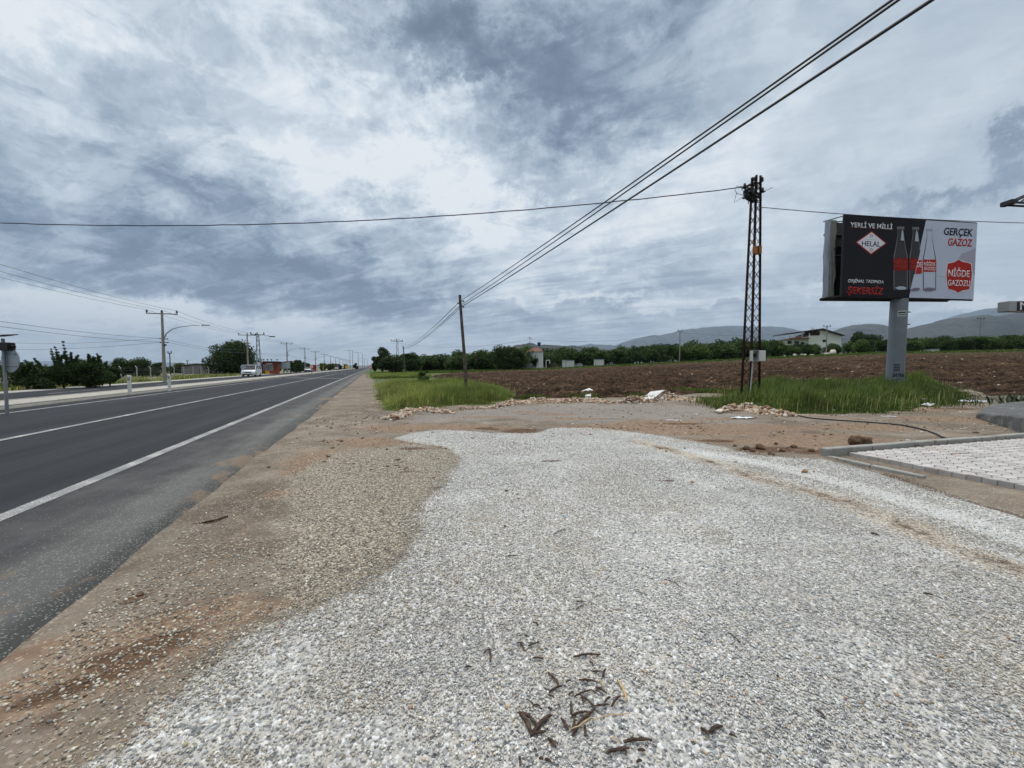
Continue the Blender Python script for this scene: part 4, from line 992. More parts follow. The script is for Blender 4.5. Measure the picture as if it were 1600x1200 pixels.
# steel lattice pole with a lamp behind the big tree
def lattice_pole(loc, h, label, w=.4, arm=1.5, lamp=True, rz=TH, top=None, mt='galv', group=None):
    t = thing('lattice_pole', loc, label, 'pylon', group, rz)
    for sx, sy in ((-1, -1), (1, -1), (1, 1), (-1, 1)):
        mb = MB(); mb.bar((sx * w, sy * w, 0), (sx * w * .4, sy * w * .4, h), .07); mb.build('leg', M[mt], t)
    mb = MB(); n_ = int(h / .8)
    for k in range(n_):
        a_, b_ = k / n_, (k + 1) / n_; wa, wb_ = w * (1 - .6 * a_), w * (1 - .6 * b_); s_ = 1 if k % 2 else -1
        for sy in (-1, 1): mb.bar((s_ * wa, sy * wa, a_ * h), (-s_ * wb_, sy * wb_, b_ * h), .05); mb.bar((sy * wa, s_ * wa, a_ * h), (sy * wb_, -s_ * wb_, b_ * h), .05)
    mb.build('bracing', M[mt], t)
    mb = MB(); mb.bar((-arm, 0, h - .15), (arm, 0, h - .15), .12, .09)
    if top: mb.bar((-arm * .9, 0, h - .15), (0, 0, h + .45), .08); mb.bar((arm * .9, 0, h - .15), (0, 0, h + .45), .08)
    mb.build('crossarm', M['dark_metal'], t)
    for k in (-1, -.1, .9):
        mb = MB(); mb.lathe([(.05, 0), (.12, .08), (.08, .2), (.12, .28), (.03, .42)], (arm * k, 0, h - .1), 8); mb.build('insulator', M['dark_metal'], t)
    if lamp:
        mb = MB(); mb.tube([(arm, 0, h - .3), (arm + .7, 0, h - .35), (arm + 1.0, 0, h - .4)], .05, 6); mb.box((arm + 1.25, 0, h - .45), (.9, .35, .18), 0, .04); mb.build('street_lamp', M['dark_metal'], t)
    return t
b_ = pt(404.5, 584, 72); lattice_pole((b_.x, 72, 0), 1.6 + (573 - 522) / 600 * 72, 'grey steel lattice pole with crossarm and lamp behind the big dark tree', arm=1.1)
b_ = on(621.5, 108); lattice_pole(b_, 8.7, 'steel lattice pylon with a wide flat crossarm behind the roadside trees', w=.42, arm=1.6, lamp=False, top=True, mt='dark_metal')
def plain_pole(u, Y, vtop, label, mt='dark_metal', arm=.4, r=.09, ins=2, grp=None):
    b_ = on(u, Y); h = CAM_H + (573 - vtop) / 600. * Y - b_.z
    return pole(b_, h, label, arm=arm, group=grp, rz=0, low=False, mt=mt, r0=r, r1=r * .75, ins=ins)
plain_pole(267, 66, 551, 'thin dark pole standing behind the concrete fence, left of the shed', arm=.35)
plain_pole(294, 105, 564, 'short dark far pole just left of the grey shed', arm=.3)
plain_pole(828, 88, 528, 'thin grey pole in front of the white hut', mt='galv', arm=.25, r=.06, ins=1)
plain_pole(1061, 90, 517, 'slim concrete pole at the far edge of the field in front of the orchard', mt='concrete_pole', arm=.55, r=.13)
plain_pole(1289, 92, 510, 'dark utility pole in front of the cream house', mt='concrete_pole', arm=.85, r=.14, ins=3)
plain_pole(1527, 96, 498, 'grey lattice-armed utility pole at the right in front of the bare hills', mt='galv', arm=.9, r=.15, ins=3)
plain_pole(1362, 150, 526, 'far thin pole above the trees left of the billboard post', arm=.8, r=.10)
plain_pole(1353, 155, 527, 'far thin pole beside the other above the trees', arm=.8, r=.10)
cable('power_line', pt(1061, 519, 90), pt(1289, 512, 92), 1.3, .02, 'thin line from the slim pole to the pole by the cream house', m=M['wire'])
cable('power_line', pt(1289, 512, 92), pt(1527, 501, 96), 1.4, .02, 'thin line from the house pole to the right-hand pole', m=M['wire'])
cable('power_line', pt(1527, 501, 96), pt(1760, 500, 96), 1.2, .02, 'thin line leaving the right-hand pole to the right', m=M['wire'])
cable('power_line', pt(1061, 519, 90), pt(828, 530, 88), 1.2, .018, 'thin line between the slim pole and the hut pole', m=M['wire'])
cable('power_line', pt(828, 530, 88), pt(622, 536, 108), 1.5, .018, 'thin line between the hut pole and the pylon behind the trees', m=M['wire'])
# tall lamp posts at the far junction
for u, Y, vt, lb in ((547.5, 250, 548, 'tall slim lamp post with an arm to the left at the far junction'), (551.7, 260, 548, 'tall slim lamp post next to the armed one at the far junction'), (560.5, 290, 551, 'tall far lamp post in the middle of the junction group'), (567.2, 300, 552, 'tall far lamp post right of the junction middle'), (570, 380, 560, 'small farthest lamp post of the junction'), (575, 420, 561, 'small farthest right lamp post of the junction')):
    b_ = on(u, Y); b_.z = 0; h = CAM_H + (573 - vt) / 600. * Y
    t = thing('lamp_post', b_, lb, 'lamp post', 'lamp posts at the far junction', TH)
    mb = MB(); mb.tube([(0, 0, 0), (0, 0, h)], [.20, .13], 8); mb.build('post', M['galv'], t)
    mb = MB(); mb.tube([(0, 0, h), (-1.2, 0, h + .25), (-3.0, 0, h + .3)], .08, 6); mb.box((-3.4, 0, h + .28), (1.0, .35, .16), 0, .04); mb.build('lamp_arm', M['galv'], t)

# ================================================================== BILLBOARD
BL, BR = pt(1318, 400, 22.5), pt(1524.5, 400, 23.75)
zt = pt(1318, 336.5, 22.5).z; zb = pt(1318, 462, 22.5).z
ex = Vector((BR.x - BL.x, BR.y - BL.y, 0)); BW = ex.length; ex.normalize(); ey = Vector((-ex.y, ex.x, 0)); BH = zt - zb
org = Vector((BL.x, BL.y, zb))
bb = thing('billboard', (23.6, 23.45, gz(23.6, 23.45)), 'large roadside billboard on a thick grey steel post, advertising bottled soda', 'billboard')
O = Vector(bb.location)
def BP(cx, cy):
    """photo crop position -> (along, up) on the poster plane"""
    d = tan_dir(1270 + cx / 5.926, 320 + cy / 5.926); nrm = ey
    t = (org - Vector((0, 0, CAM_H))).dot(nrm) / d.dot(nrm); p_ = Vector((0, 0, CAM_H)) + d * t
    return ((p_ - org).dot(ex), p_.z - zb)
def BT(a, h, f=0.): return org + ex * a + Vector((0, 0, h)) - ey * f - O      # f: proud of the poster
def flat(name, poly, f, m, parent, back=.003):
    mb = MB(); n_ = len(poly)
    vs = [BT(a, h, f) for a, h in poly] + [BT(a, h, f - back) for a, h in poly]
    tri = geometry.tessellate_polygon([[Vector((a, h, 0)) for a, h in poly]])
    mb.add(vs, [list(q_) for q_ in tri] + [[i, (i + 1) % n_, n_ + (i + 1) % n_, n_ + i] for i in range(n_)])
    return mb.build(name, m, parent)
def pix(poly): return [BP(a, h) for a, h in poly]
def pmat(n, c, dirt=True): return mat(n, c, .85, spec=.08, var=.08, vs=.5, dirt=(tuple(k * .8 for k in c), .62) if dirt else None)
PB, PW, PR = pmat('poster_black', (.022, .022, .026)), pmat('poster_white', (.50, .55, .66)), pmat('poster_red', (.42, .035, .03))
PI = pmat('poster_ink', (.03, .035, .06)); PWH = pmat('poster_letter', (.68, .70, .74)); PGL = pmat('poster_glass', (.40, .45, .54)); PGD = pmat('poster_dark_glass', (.055, .055, .06)); PGE = pmat('poster_glass_edge', (.17, .17, .18)); PPK = pmat('poster_mauve', (.40, .38, .47)); PSM = pmat('poster_shadow', (.20, .17, .24)); PRD = pmat('poster_dull_red', (.20, .03, .025))
# frame box behind the poster
def panel_box(name, org_, ex_, ey_, w, h, thick, m, parent, a0=0):
    mb = MB(); vs = []
    for f in (0, thick):
        for a, z_ in ((a0, 0), (w, 0), (w, h), (a0, h)): vs.append(org_ + ex_ * a + ey_ * f + Vector((0, 0, z_)) - O)
    mb.add(vs, [[0, 1, 2, 3], [7, 6, 5, 4], [0, 4, 5, 1], [1, 5, 6, 2], [2, 6, 7, 3], [3, 7, 4, 0]]); return mb.build(name, m, parent)
panel_box('front_panel', org, ex, ey, BW, BH, .12, mat('poster_base', (.035, .035, .04), .7, var=.2), bb)
fp = bb.children[0]
c_t, c_b = BP(1048, 146), BP(890, 858)
blk = flat('poster', [(.0, .0), (c_b[0], 0), (c_t[0], BH), (0, BH)], .004, PB, bb)
wht = flat('poster', [(c_b[0] + .0, 0), (BW, 0), (BW, BH), (c_t[0], BH)], .004, PW, bb)
mb = MB()
for a0, z0, a1, z1 in ((0, BH + .03, BW, BH + .03), (0, -.04, BW, -.04)): mb.bar(BT(a0 - .04, z0, -.05), BT(a1, z1, -.05), .09, .09)
mb.bar(BT(-.03, 0, -.05), BT(-.03, BH, -.05), .07, .09); mb.build('panel_frame', M['dark_metal'], bb)
def text(s, box, m, name, parent, f=.012, shear=0., bold=.02, thick=.004, T=None, spacing=1.):
    cu = bpy.data.curves.new('lettering', 'FONT'); cu.body = s; cu.size = 1; cu.offset = bold; cu.shear = shear; cu.resolution_u = 3; cu.space_character = spacing
    to = bpy.data.objects.new('lettering', cu); COL.objects.link(to)
    dg = bpy.context.evaluated_depsgraph_get(); dg.update(); me = bpy.data.meshes.new_from_object(to.evaluated_get(dg)); bpy.data.objects.remove(to)
    n_ = len(me.vertices); co_ = np.zeros(n_ * 3); me.vertices.foreach_get('co', co_); co_ = co_.reshape(-1, 3)
    lo, hi = co_.min(0), co_.max(0); a0, h0_, a1, h1_ = box
    T = T or BT
    out = []
    for p_ in co_:
        a = a0 + (p_[0] - lo[0]) / (hi[0] - lo[0]) * (a1 - a0); h = h0_ + (p_[1] - lo[1]) / (hi[1] - lo[1]) * (h1_ - h0_)
        out.append(T(a, h, f))
    me.vertices.foreach_set('co', np.array([tuple(q_) for q_ in out]).ravel())
    bm = bmesh.new(); bm.from_mesh(me)
    r_ = bmesh.ops.extrude_face_region(bm, geom=list(bm.faces)); vv_ = [e for e in r_['geom'] if isinstance(e, bmesh.types.BMVert)]
    d_ = Vector(T(0, 0, f)) - Vector(T(0, 0, f - thick))
    for v_ in vv_: v_.co -= d_
    bmesh.ops.recalc_face_normals(bm, faces=bm.faces); bm.to_mesh(me); bm.free(); me.name = name
    me.materials.clear(); return link(name, me, m, parent)
def tbox(x0, x1, yt, yb):
    xm = (x0 + x1) / 2; return (BP(x0, (yt + yb) / 2)[0], BP(xm, yb)[1], BP(x1, (yt + yb) / 2)[0], BP(xm, yt)[1])
text('YERLİ VE MİLLİ', tbox(346, 736, 158, 217), PWH, 'slogan', blk, bold=.012)
flat('underline', pix([(350, 211), (735, 228), (735, 231), (350, 214)]), .010, PRD, blk)
text('ORJİNAL TADINDA', tbox(324, 655, 684, 734), PWH, 'slogan', blk, shear=.2, bold=.010)
text('ŞEKERSİZ', tbox(318, 655, 742, 846), PR, 'slogan', blk, shear=.2, bold=.016)
text('GERÇEK', tbox(1212, 1480, 217, 303), PI, 'slogan', wht, shear=.15, bold=.024)
text('GAZOZ', tbox(1250, 1478, 313, 384), PR, 'slogan', wht, shear=.15, bold=.024)
dm = flat('certification_mark', pix([(397, 347), (537, 462), (682, 357), (543, 244)]), .008, PR, blk)
flat('mark_face', pix([(410, 347.5), (538, 450), (668, 356.5), (543, 255)]), .012, PWH, dm)
text('HELAL', tbox(452, 624, 338, 386), PI, 'mark_lettering', dm, f=.016, bold=.012)
mb = MB(); 
for (a, h, w_) in ((538, 323, 52), (538, 402, 22)):
    p0, p1 = BP(a - w_, h - 2), BP(a + w_, h + 2); mb.add([BT(p0[0], p0[1], .016), BT(p1[0], p0[1], .016), BT(p1[0], p1[1], .016), BT(p0[0], p1[1], .016)], [[0, 1, 2, 3]])
for (a, h) in ((541, 287), (538, 420)):
    c_ = BP(a, h); mb.add([BT(c_[0] + .10 * math.cos(k), c_[1] + .09 * math.sin(k), .016) for k in np.linspace(0, 6.28, 9)[:-1]] + [BT(c_[0] + .065 * math.cos(k), c_[1] + .058 * math.sin(k), .016) for k in np.linspace(0, 6.28, 9)[:-1]], [[i, (i + 1) % 8, 8 + (i + 1) % 8, 8 + i] for i in range(8)])
mb.build('mark_small_print', PRD, dm)
def bottle(cx, x0, x1, yt, yb, neck, body, cap, glass_hi, label_m, ink, nm, parent, clipx=None):
    w = (x1 - x0) / 2; H_ = yb - yt
    prof = [(0, 1), (neck * .95, 1), (neck, .965), (neck * .85, .94), (neck * .8, .87), (neck * 1.05, .80), (w * .72, .66), (w * .95, .54), (w, .48), (w * .97, .03), (w * .88, 0)]
    poly = [(cx + a, yb - h * H_) for a, h in prof[1:]] + [(cx - a, yb - h * H_) for a, h in prof[::-1][:-1]]
    o1 = flat(nm, pix(poly), .008, body, parent)
    inner = [(cx + (a - cx) * .88, yb - (yb - h) * .985) for a, h in poly]; flat('glass', pix(inner), .011, glass_hi, o1)
    t_ = yb - .505 * H_; b2 = yb - .305 * H_; lw = w * .99
    flat('bottle_label', pix([(cx - lw, t_), (cx - lw, b2 - 3), (cx - lw * .5, b2), (cx + lw * .5, b2), (cx + lw, b2 - 3), (cx + lw, t_)]), .015, label_m, o1)
    text('NİĞDE', tbox(cx - lw * .85, cx + lw * .85, t_ + 14, t_ + 60), ink, 'label_lettering', o1, f=.019, bold=.010)
    text('GAZOZU', tbox(cx - lw * .85, cx + lw * .85, t_ + 68, b2 - 14), ink, 'label_lettering', o1, f=.019, bold=.008)
    flat('bottle_cap', pix([(cx - neck, yt + 22), (cx + neck, yt + 24), (cx + neck * .95, yt + 2), (cx - neck * .95, yt)]), .015, cap, o1)
    return o1
b1 = bottle(812, 746, 880, 202, 790, 34, PGE, PGE, PGD, PRD, PR, 'bottle_picture', blk)
flat('glass_shine', pix([(812, 330), (843, 332), (838, 262), (826, 228), (820, 262)]), .014, PGL, b1); flat('bottle_base', pix([(760, 768), (800, 754), (840, 756), (868, 770), (850, 786), (790, 786)]), .014, PGL, b1)
b2 = bottle(950, 892, 1006, 206, 786, 32, PGE, PGE, PGD, PRD, PR, 'bottle_picture', blk)
flat('glass_shine', pix([(944, 338), (978, 340), (970, 262), (958, 232), (952, 262)]), .014, PGL, b2)
# right half of the middle bottle on the pale side
flat('bottle_side', pix([(1016, 345), (1006, 420), (1008, 500), (1006, 632), (940, 640), (975, 505), (1004, 372)]), .021, PW, b2)
flat('label_side', pix([(978, 512), (1007, 514), (1006, 630), (990, 638), (945, 636)]), .024, PR, b2); text('DE', tbox(962, 1003, 532, 580), PWH, 'label_lettering', b2, f=.028, bold=.015)
flat('bottle_side', pix([(934, 645), (1006, 640), (1004, 786), (900, 790)]), .021, PW, b2)
b3 = bottle(1079, 1018, 1142, 224, 796, 30, PI, mat('poster_grey', (.33, .37, .46), .6, var=.05), PW, PR, PWH, 'bottle_picture', wht)
flat('reflection', pix([(1014, 782), (1060, 766), (1120, 770), (1132, 786), (1100, 802), (1040, 802)]), .018, PSM, wht); flat('reflection', pix([(902, 784), (940, 768), (985, 772), (990, 786), (960, 800), (915, 800)]), .025, PSM, wht)
flat('mauve_patch', pix([(1335, 510), (1380, 452), (1440, 432), (1502, 400), (1500, 640), (1460, 640), (1460, 540), (1380, 510)]), .008, PPK, wht)
flat('ground_line', pix([(1005, 645), (1240, 668), (1240, 674), (1005, 652)]), .008, PGL, wht)
sh = [(1348, 500), (1385, 522), (1440, 532), (1470, 545), (1478, 640), (1466, 740), (1448, 790), (1385, 800), (1343, 822), (1305, 800), (1248, 785), (1234, 740), (1228, 640), (1240, 540), (1300, 528)]
s1 = flat('shield_logo', pix(sh), .012, PWH, wht); cxs, cys = 1350, 660
flat('shield_face', pix([(cxs + (a - cxs) * .94, cys + (h - cys) * .955) for a, h in sh]), .016, PR, s1)
text('NİĞDE', tbox(1252, 1450, 582, 668), PWH, 'logo_lettering', s1, f=.020, bold=.012); text('GAZOZU', tbox(1247, 1452, 698, 752), PWH, 'logo_lettering', s1, f=.020, bold=.010)
# rear panel, with its torn back banner, and the steelwork between
RL, RR_ = pt(1284, 400, 23.6), pt(1484, 400, 23.94)
ex2 = Vector((RR_.x - RL.x, RR_.y - RL.y, 0)); RWd = ex2.length; ex2.normalize(); ey2 = Vector((-ex2.y, ex2.x, 0)); zrb = pt(1284, 466.5, 23.6).z; zrt = pt(1284, 346.5, 23.6).z
org2 = Vector((RL.x, RL.y, zrb))
panel_box('rear_panel', org2 + ey2 * .1, ex2, ey2, RWd, zrt - zrb, .05, M['black'], bb, a0=.3)
def B2(a, h, f=0.): return org2 + ex2 * a + Vector((0, 0, h)) - ey2 * f - O
RH = zrt - zrb
mb = MB()
for z_ in (-.03, RH * .55, RH * .82): mb.bar(B2(0, z_, .12), B2(RWd, z_, .12), .12, .12)
for a in np.linspace(.75, RWd - .1, 7): mb.bar(B2(a, 0, .1), B2(a, RH, .1), .08, .08)
mb.bar(B2(.02, RH, 0), BT(0, BH, -.1), .05); mb.bar(B2(0, 0, 0), BT(0, .0, -.1), .10, .06); mb.bar(B2(0, -.06, 0), B2(RWd, -.06, 0), .14, .16)
mb.bar(B2(.9, RH * .25, .05), BT(.3, BH * .3, -.1), .05); mb.bar(B2(.5, RH * .6, .05), BT(.3, BH * .72, -.1), .06); mb.bar(B2(RWd * .5, 0, 0), BT(BW * .5, 0, -.1), .12)
mb.build('steel_frame', M['dark_metal'], bb)
# cloth: a pale wrapped edge and torn hanging strips
def cloth(name, a0, a1, n_, m, f0=.18, ragged=0.):
    rw = random.Random(hash(name) % 1000 + int(a0 * 100)); mb = MB(); na_, nh = n_, 26; vs = []
    for i in range(nh):
        h = RH * i / (nh - 1)
        for j in range(na_):
            a = a0 + (a1 - a0) * j / (na_ - 1) * (1 + ragged * math.sin(i * .9 + a0 * 5) * (.6 + .4 * math.sin(i * .35)))
            vs.append(B2(a, h, f0 + .025 * math.sin(j * 1.9 + i * .35) + .015 * math.sin(i * .8)))
    mb.add(vs, [[i * na_ + j, i * na_ + j + 1, (i + 1) * na_ + j + 1, (i + 1) * na_ + j] for i in range(nh - 1) for j in range(na_ - 1)])
    return mb.build(name, m, bb, True)
cloth('banner_edge', -.12, .24, 4, mat('banner_edge', (.42, .47, .56), .6, var=.12, vs=1.2), .26)
cloth('torn_banner', .24, .62, 7, mat('torn_banner', (.27, .265, .25), .8, var=.4, vs=1.8), .26, .10)
mb = MB(); mb.add([B2(.6, RH * .70, .05), B2(1.5, RH * .66, .05), B2(1.5, RH * .98, .05), B2(.6, RH * .98, .05)], [[0, 1, 2, 3]]); mb.build('tarp_patch', mat('tarp', (.085, .08, .075), .8, var=.4, vs=2), bb)
mb = MB(); mb.tube([B2(.05, RH - .04, .2), B2(.4, RH - .10, .25), B2(1.3, RH - .02, .25)], .035, 6); mb.build('green_rope', M['green_pl'], bb)
# post
PT = pt(1405, 470, 23.42); px_, py_ = PT.x - O.x, PT.y - O.y
base_off = Vector((0, 0, -.3)); topc = Vector((px_, py_, zb - .05 - O.z)); footc = Vector((px_ - .06, py_, -.3))
mb = MB(); mb.tube([footc, footc.lerp(topc, .5), topc], [.43, .415, .405], 28)
post = mb.build('post', M['post_steel'], bb, True)
mb = MB(); 
for k in range(2): z_ = (pt(1421, (488, 507)[k], 23.42).z - O.z); mb.bar((px_ + .38, py_ - .1, z_), (px_ + .62, py_ - .1, z_), .05)
mb.build('rung', M['dark_metal'], post)
def onpost(a, h, f=0.):          # a: metres round the face from the side turned to the road, h: world height
    ang = -math.pi / 2 - .25 + a / .57; k = (h - O.z + .3) / (topc.z + .3); c_ = footc.lerp(topc, k); r_ = (.432 - .025 * k) + f * .5
    return Vector((c_.x + r_ * math.cos(ang), c_.y + r_ * math.sin(ang), h - O.z))
ink = mat('graffiti_ink', (.02, .02, .03), .7, var=.1); stk = mat('sticker', (.42, .46, .42), .6, var=.3, vs=9)
def zc_(v): return pt(1400, v, 23.0).z
def patch(name, a0, a1, z0, z1, m, f):
    mb = MB(); n_ = 8; vs = [onpost(a0 + (a1 - a0) * i / n_, zz, f) for zz in (z0, z1) for i in range(n_ + 1)]
    mb.add(vs, [[i, i + 1, n_ + 2 + i, n_ + 1 + i] for i in range(n_)]); return mb.build(name, m, post)
s_ = patch('sticker', -.36, .22, zc_(494), zc_(485), stk, .012)
for v0, v1 in ((487, 489), (491, 492.2)): patch('sticker_print', -.33, .16, zc_(v1), zc_(v0), ink, .02)
for k in range(5): patch('stencil_line', -.42, -.05, zc_(570.2 + k * 2.4), zc_(569 + k * 2.4), ink, .012)
def PTX(a, h, f=0.): return onpost(a, h, f)
text('BAYRAK', (-.45, zc_(589), .38, zc_(583)), ink, 'graffiti', post, f=.014, T=PTX, bold=.02, shear=.3)
text('LS', (-.30, zc_(601), .02, zc_(592)), ink, 'graffiti', post, f=.014, T=PTX, bold=.0, shear=.3)
text('KORK', (-.36, zc_(610), .10, zc_(606)), ink, 'graffiti', post, f=.014, T=PTX, bold=.05)

# fragment of a roadside sign at the right edge of the view
sb = pt(1577, 478, 20.0); sg = thing('sign_mast', (sb.x + 3.2, 20.4, gz(sb.x + 3.2, 20.4)), 'grey box sign with a dark letter on a mast at the right edge', 'sign'); So = Vector(sg.location)
zt_, zb_ = pt(1577, 470, 20).z, pt(1577, 486.5, 20).z
mb = MB(); mb.box((sb.x + 1.6 - So.x, 20.25 - So.y, (zt_ + zb_) / 2 - So.z), (3.2, .5, zt_ - zb_), 0, .03); bx = mb.build('sign_box', mat('sign_grey', (.30, .31, .31), .5, var=.15, vs=2, dirt=((.2, .19, .17), .6)), sg)
mb = MB(); mb.box((sb.x + 1.60 - So.x, 19.99 - So.y, (zt_ + zb_) / 2 - So.z), (2.4, .03, zt_ - zb_ - .06)); mb.build('sign_panel', mat('sign_dark', (.03, .022, .02), .6, var=.3, vs=3), bx)
text('M', (sb.x + .52 - So.x, zb_ + .08 - So.z, sb.x + 1.0 - So.x, zt_ - .08 - So.z), PWH, 'letter', bx, T=lambda a, h, f=0.: Vector((a, 19.972 - So.y - f, h)), f=.004, bold=.010)
mb = MB(); zq = pt(1577, 315, 20).z + 2; mb.tube([(0, .1, -.2), (0, .1, zq - So.z)], .14, 12); mb.build('mast', M['galv'], sg, True)
mb = MB(); A_, B_, C_ = pt(1581, 316, 20), pt(1604, 306, 20), pt(1604, 317.5, 20)
e_ = Vector((3.2, 0, 0))
for yy in (0, .35):
    d_ = Vector((0, yy, 0))
    mb.bar(A_ + d_ - So, B_ + d_ + Vector((2.2, 0, 1.0)) - So, .10); mb.bar(A_ + d_ - So, C_ + d_ + Vector((2.4, 0, -.1)) - So, .10); mb.bar(A_ + d_ + Vector((.42, 0, -.02)) - So, A_ + d_ + Vector((.85, 0, .32)) - So, .07)
    mb.bar(A_ + d_ + Vector((1.3, 0, -.03)) - So, A_ + d_ + Vector((1.7, 0, .7)) - So, .07)
mb.box(tuple(A_ - So + Vector((.05, .18, .03))), (.26, .5, .24), 0, .02); mb.build('truss_arm', M['dark_metal'], sg)

# ================================================================== SIGNS, BOLLARDS
b_ = gp(11, 641, .18); t = thing('warning_beacon', (b_.x, b_.y, .18), 'steel pole with a round sign seen from behind and a dark flashing beacon', 'road sign', rz=R(-10))
hh = pt(12, 529, b_.y).z - .18
mb = MB(); mb.tube([(0, 0, -.1), (0, 0, hh)], .042, 10); mb.build('pole', M['galv'], t, True)
cz = pt(20, 563, b_.y).z - .18; cxo = pt(16, 563, b_.y).x - b_.x; rd = 18.5 / 600 * b_.y
mb = MB(); mb.lathe([(0, -.005), (rd, -.005), (rd + .012, .01), (rd, .012), (0, .012)], (cxo - .05, .06, cz), 40, 'Y'); sgn = mb.build('sign_disc', M['sign_back'], t)
mb = MB()
for dz_ in (-.2, .2): mb.box((cxo - .05, .045, cz + dz_), (rd * 1.4, .018, .035))
mb.build('rail', M['galv'], sgn)
mb = MB(); mb.box((.13, .02, hh - .26), (.36, .20, .26), 0, .02); mb.lathe([(.09, 0), (.10, .02), (.085, .07), (0, .07)], (.13, .09, hh - .26), 14, 'Y'); mb.build('beacon_housing', M['black'], t)
mb = MB(); mb.lathe([(.05, 0), (.05, .12), (.02, .14)], (.31, .02, hh - .26), 8, 'X'); mb.build('beacon_visor', M['black'], t)
mb = MB(); mb.add([(-.28, -.14, hh + .04), (.30, -.14, hh + .09), (.30, .2, hh + .13), (-.28, .2, hh + .08), (-.28, -.14, hh + .065), (.30, -.14, hh + .115), (.30, .2, hh + .155), (-.28, .2, hh + .105)], [[3, 2, 1, 0], [4, 5, 6, 7], [0, 1, 5, 4], [1, 2, 6, 5], [2, 3, 7, 6], [3, 0, 4, 7]]); mb.build('solar_panel', M['dark_metal'], t)
def bollard(u, v, label):
    b_ = gp(u, v, .18); t = thing('marker_post', b_, label, 'bollard', 'white marker posts on the median', TH)
    mb = MB(); mb.box((0, 0, .46), (.13, .11, 1.0), 0, .02); mb.build('post', M['white_paint'], t)
    mb = MB(); mb.box((0, -.058, .78), (.09, .012, .16)); mb.build('reflector', M['galv'], t)
    return t
bollard(203, 615.5, 'white marker post on the median, nearer the left edge'); bollard(265, 610, 'white marker post on the median beside the nearest lamp pole')
def disc_sign(u, Y, d_v, r_px, label, back=False, z0=0., bar=True):
    b_ = on(u, Y); b_.z = z0; t = thing('road_sign', b_, label, 'road sign', 'small round road signs', 0)
    zc = CAM_H + (573 - d_v) / 600. * Y - z0; r_ = r_px / 600. * Y
    mb = MB(); mb.tube([(0, .05, 0), (0, .05, zc + r_ * .7)], .05, 8); mb.build('pole', M['galv'], t)
    mb = MB(); mb.lathe([(0, 0), (r_, 0), (r_, .02), (0, .02)], (0, 0, zc), 24, 'Y'); d = mb.build('sign_disc', M['sign_back'] if back else M['sign_red'], t)
    if not back: mb = MB(); mb.lathe([(0, -.006), (r_ * .74, -.006), (r_ * .74, -.001), (0, -.001)], (0, 0, zc), 24, 'Y'); mb.build('sign_face', M['sign_white'], d); mb = MB(); mb.box((0, -.010, zc), (r_ * .7, .006, r_ * .5)); mb.build('sign_digits', mat('digits', (.2, .1, .1), .5), d)
    return t
disc_sign(380.5, 60, 573.5, 4.0, 'round sign seen from behind beside the white van', True)
disc_sign(487.3, 80, 572.8, 2.9, 'red-rimmed round sign on the median in front of the far car', z0=.18)
disc_sign(579, 96, 573.0, 3.0, 'red-rimmed round sign on the right verge by the dark trees')
def board(u, Y, vt, vb, w_px, m, label, name='sign_board'):
    b_ = on(u, Y); b_.z = 0; t = thing(name, b_, label, 'road sign'); z0, z1 = [CAM_H + (573 - q_) / 600. * Y for q_ in (vb, vt)]; w = w_px / 600. * Y
    mb = MB(); mb.tube([(-w * .3, .08, 0), (-w * .3, .08, z1)], .07, 6); mb.tube([(w * .3, .08, 0), (w * .3, .08, z1)], .07, 6); mb.build('pole', M['galv'], t)
    mb = MB(); mb.box((0, 0, (z0 + z1) / 2), (w, .06, max(z1 - z0, .2)), 0, .02); mb.build('board', m, t); return t
board(542, 190, 571, 575.8, 4, M['yellow'], 'yellow sign board beside the far end of the median')
board(443.6, 92, 568.5, 578, .9, M['white_paint'], 'narrow white upright sign between the kiosk and the lamp pole')
board(505.5, 128, 572, 578, .8, M['yellow'], 'narrow yellow upright post in front of the roadside hedge', 'marker_sign')
board(487 + 22, 150, 571.5, 577.5, .7, M['white_paint'], 'narrow pale upright post in front of the roadside hedge', 'marker_sign')

# ================================================================== FENCE ACROSS THE ROAD
f0 = thing('fence', RD(60, 29.8), 'wire fence on bent concrete posts beyond the far shoulder', 'fence', rz=TH)
tops = []
for k in range(24):
    yy = -8 + k * 3.45; mb = MB(); hgt = 1.45 + .05 * math.sin(k * 2.1); lean = .03 * math.sin(k * 3.7)
    mb.tube([(0, yy, -.2), (lean, yy, hgt), (-.18 + lean, yy, hgt + .22)], .065, 5); mb.build('fence_post', M['concrete'], f0)
mb = MB()
for z_ in (.3, .7, 1.1, 1.4):
    mb.tube([(0.05, -8 + k * 3.45, z_) for k in range(24)], .008, 4)
mb.build('fence_wire', M['wire'], f0)

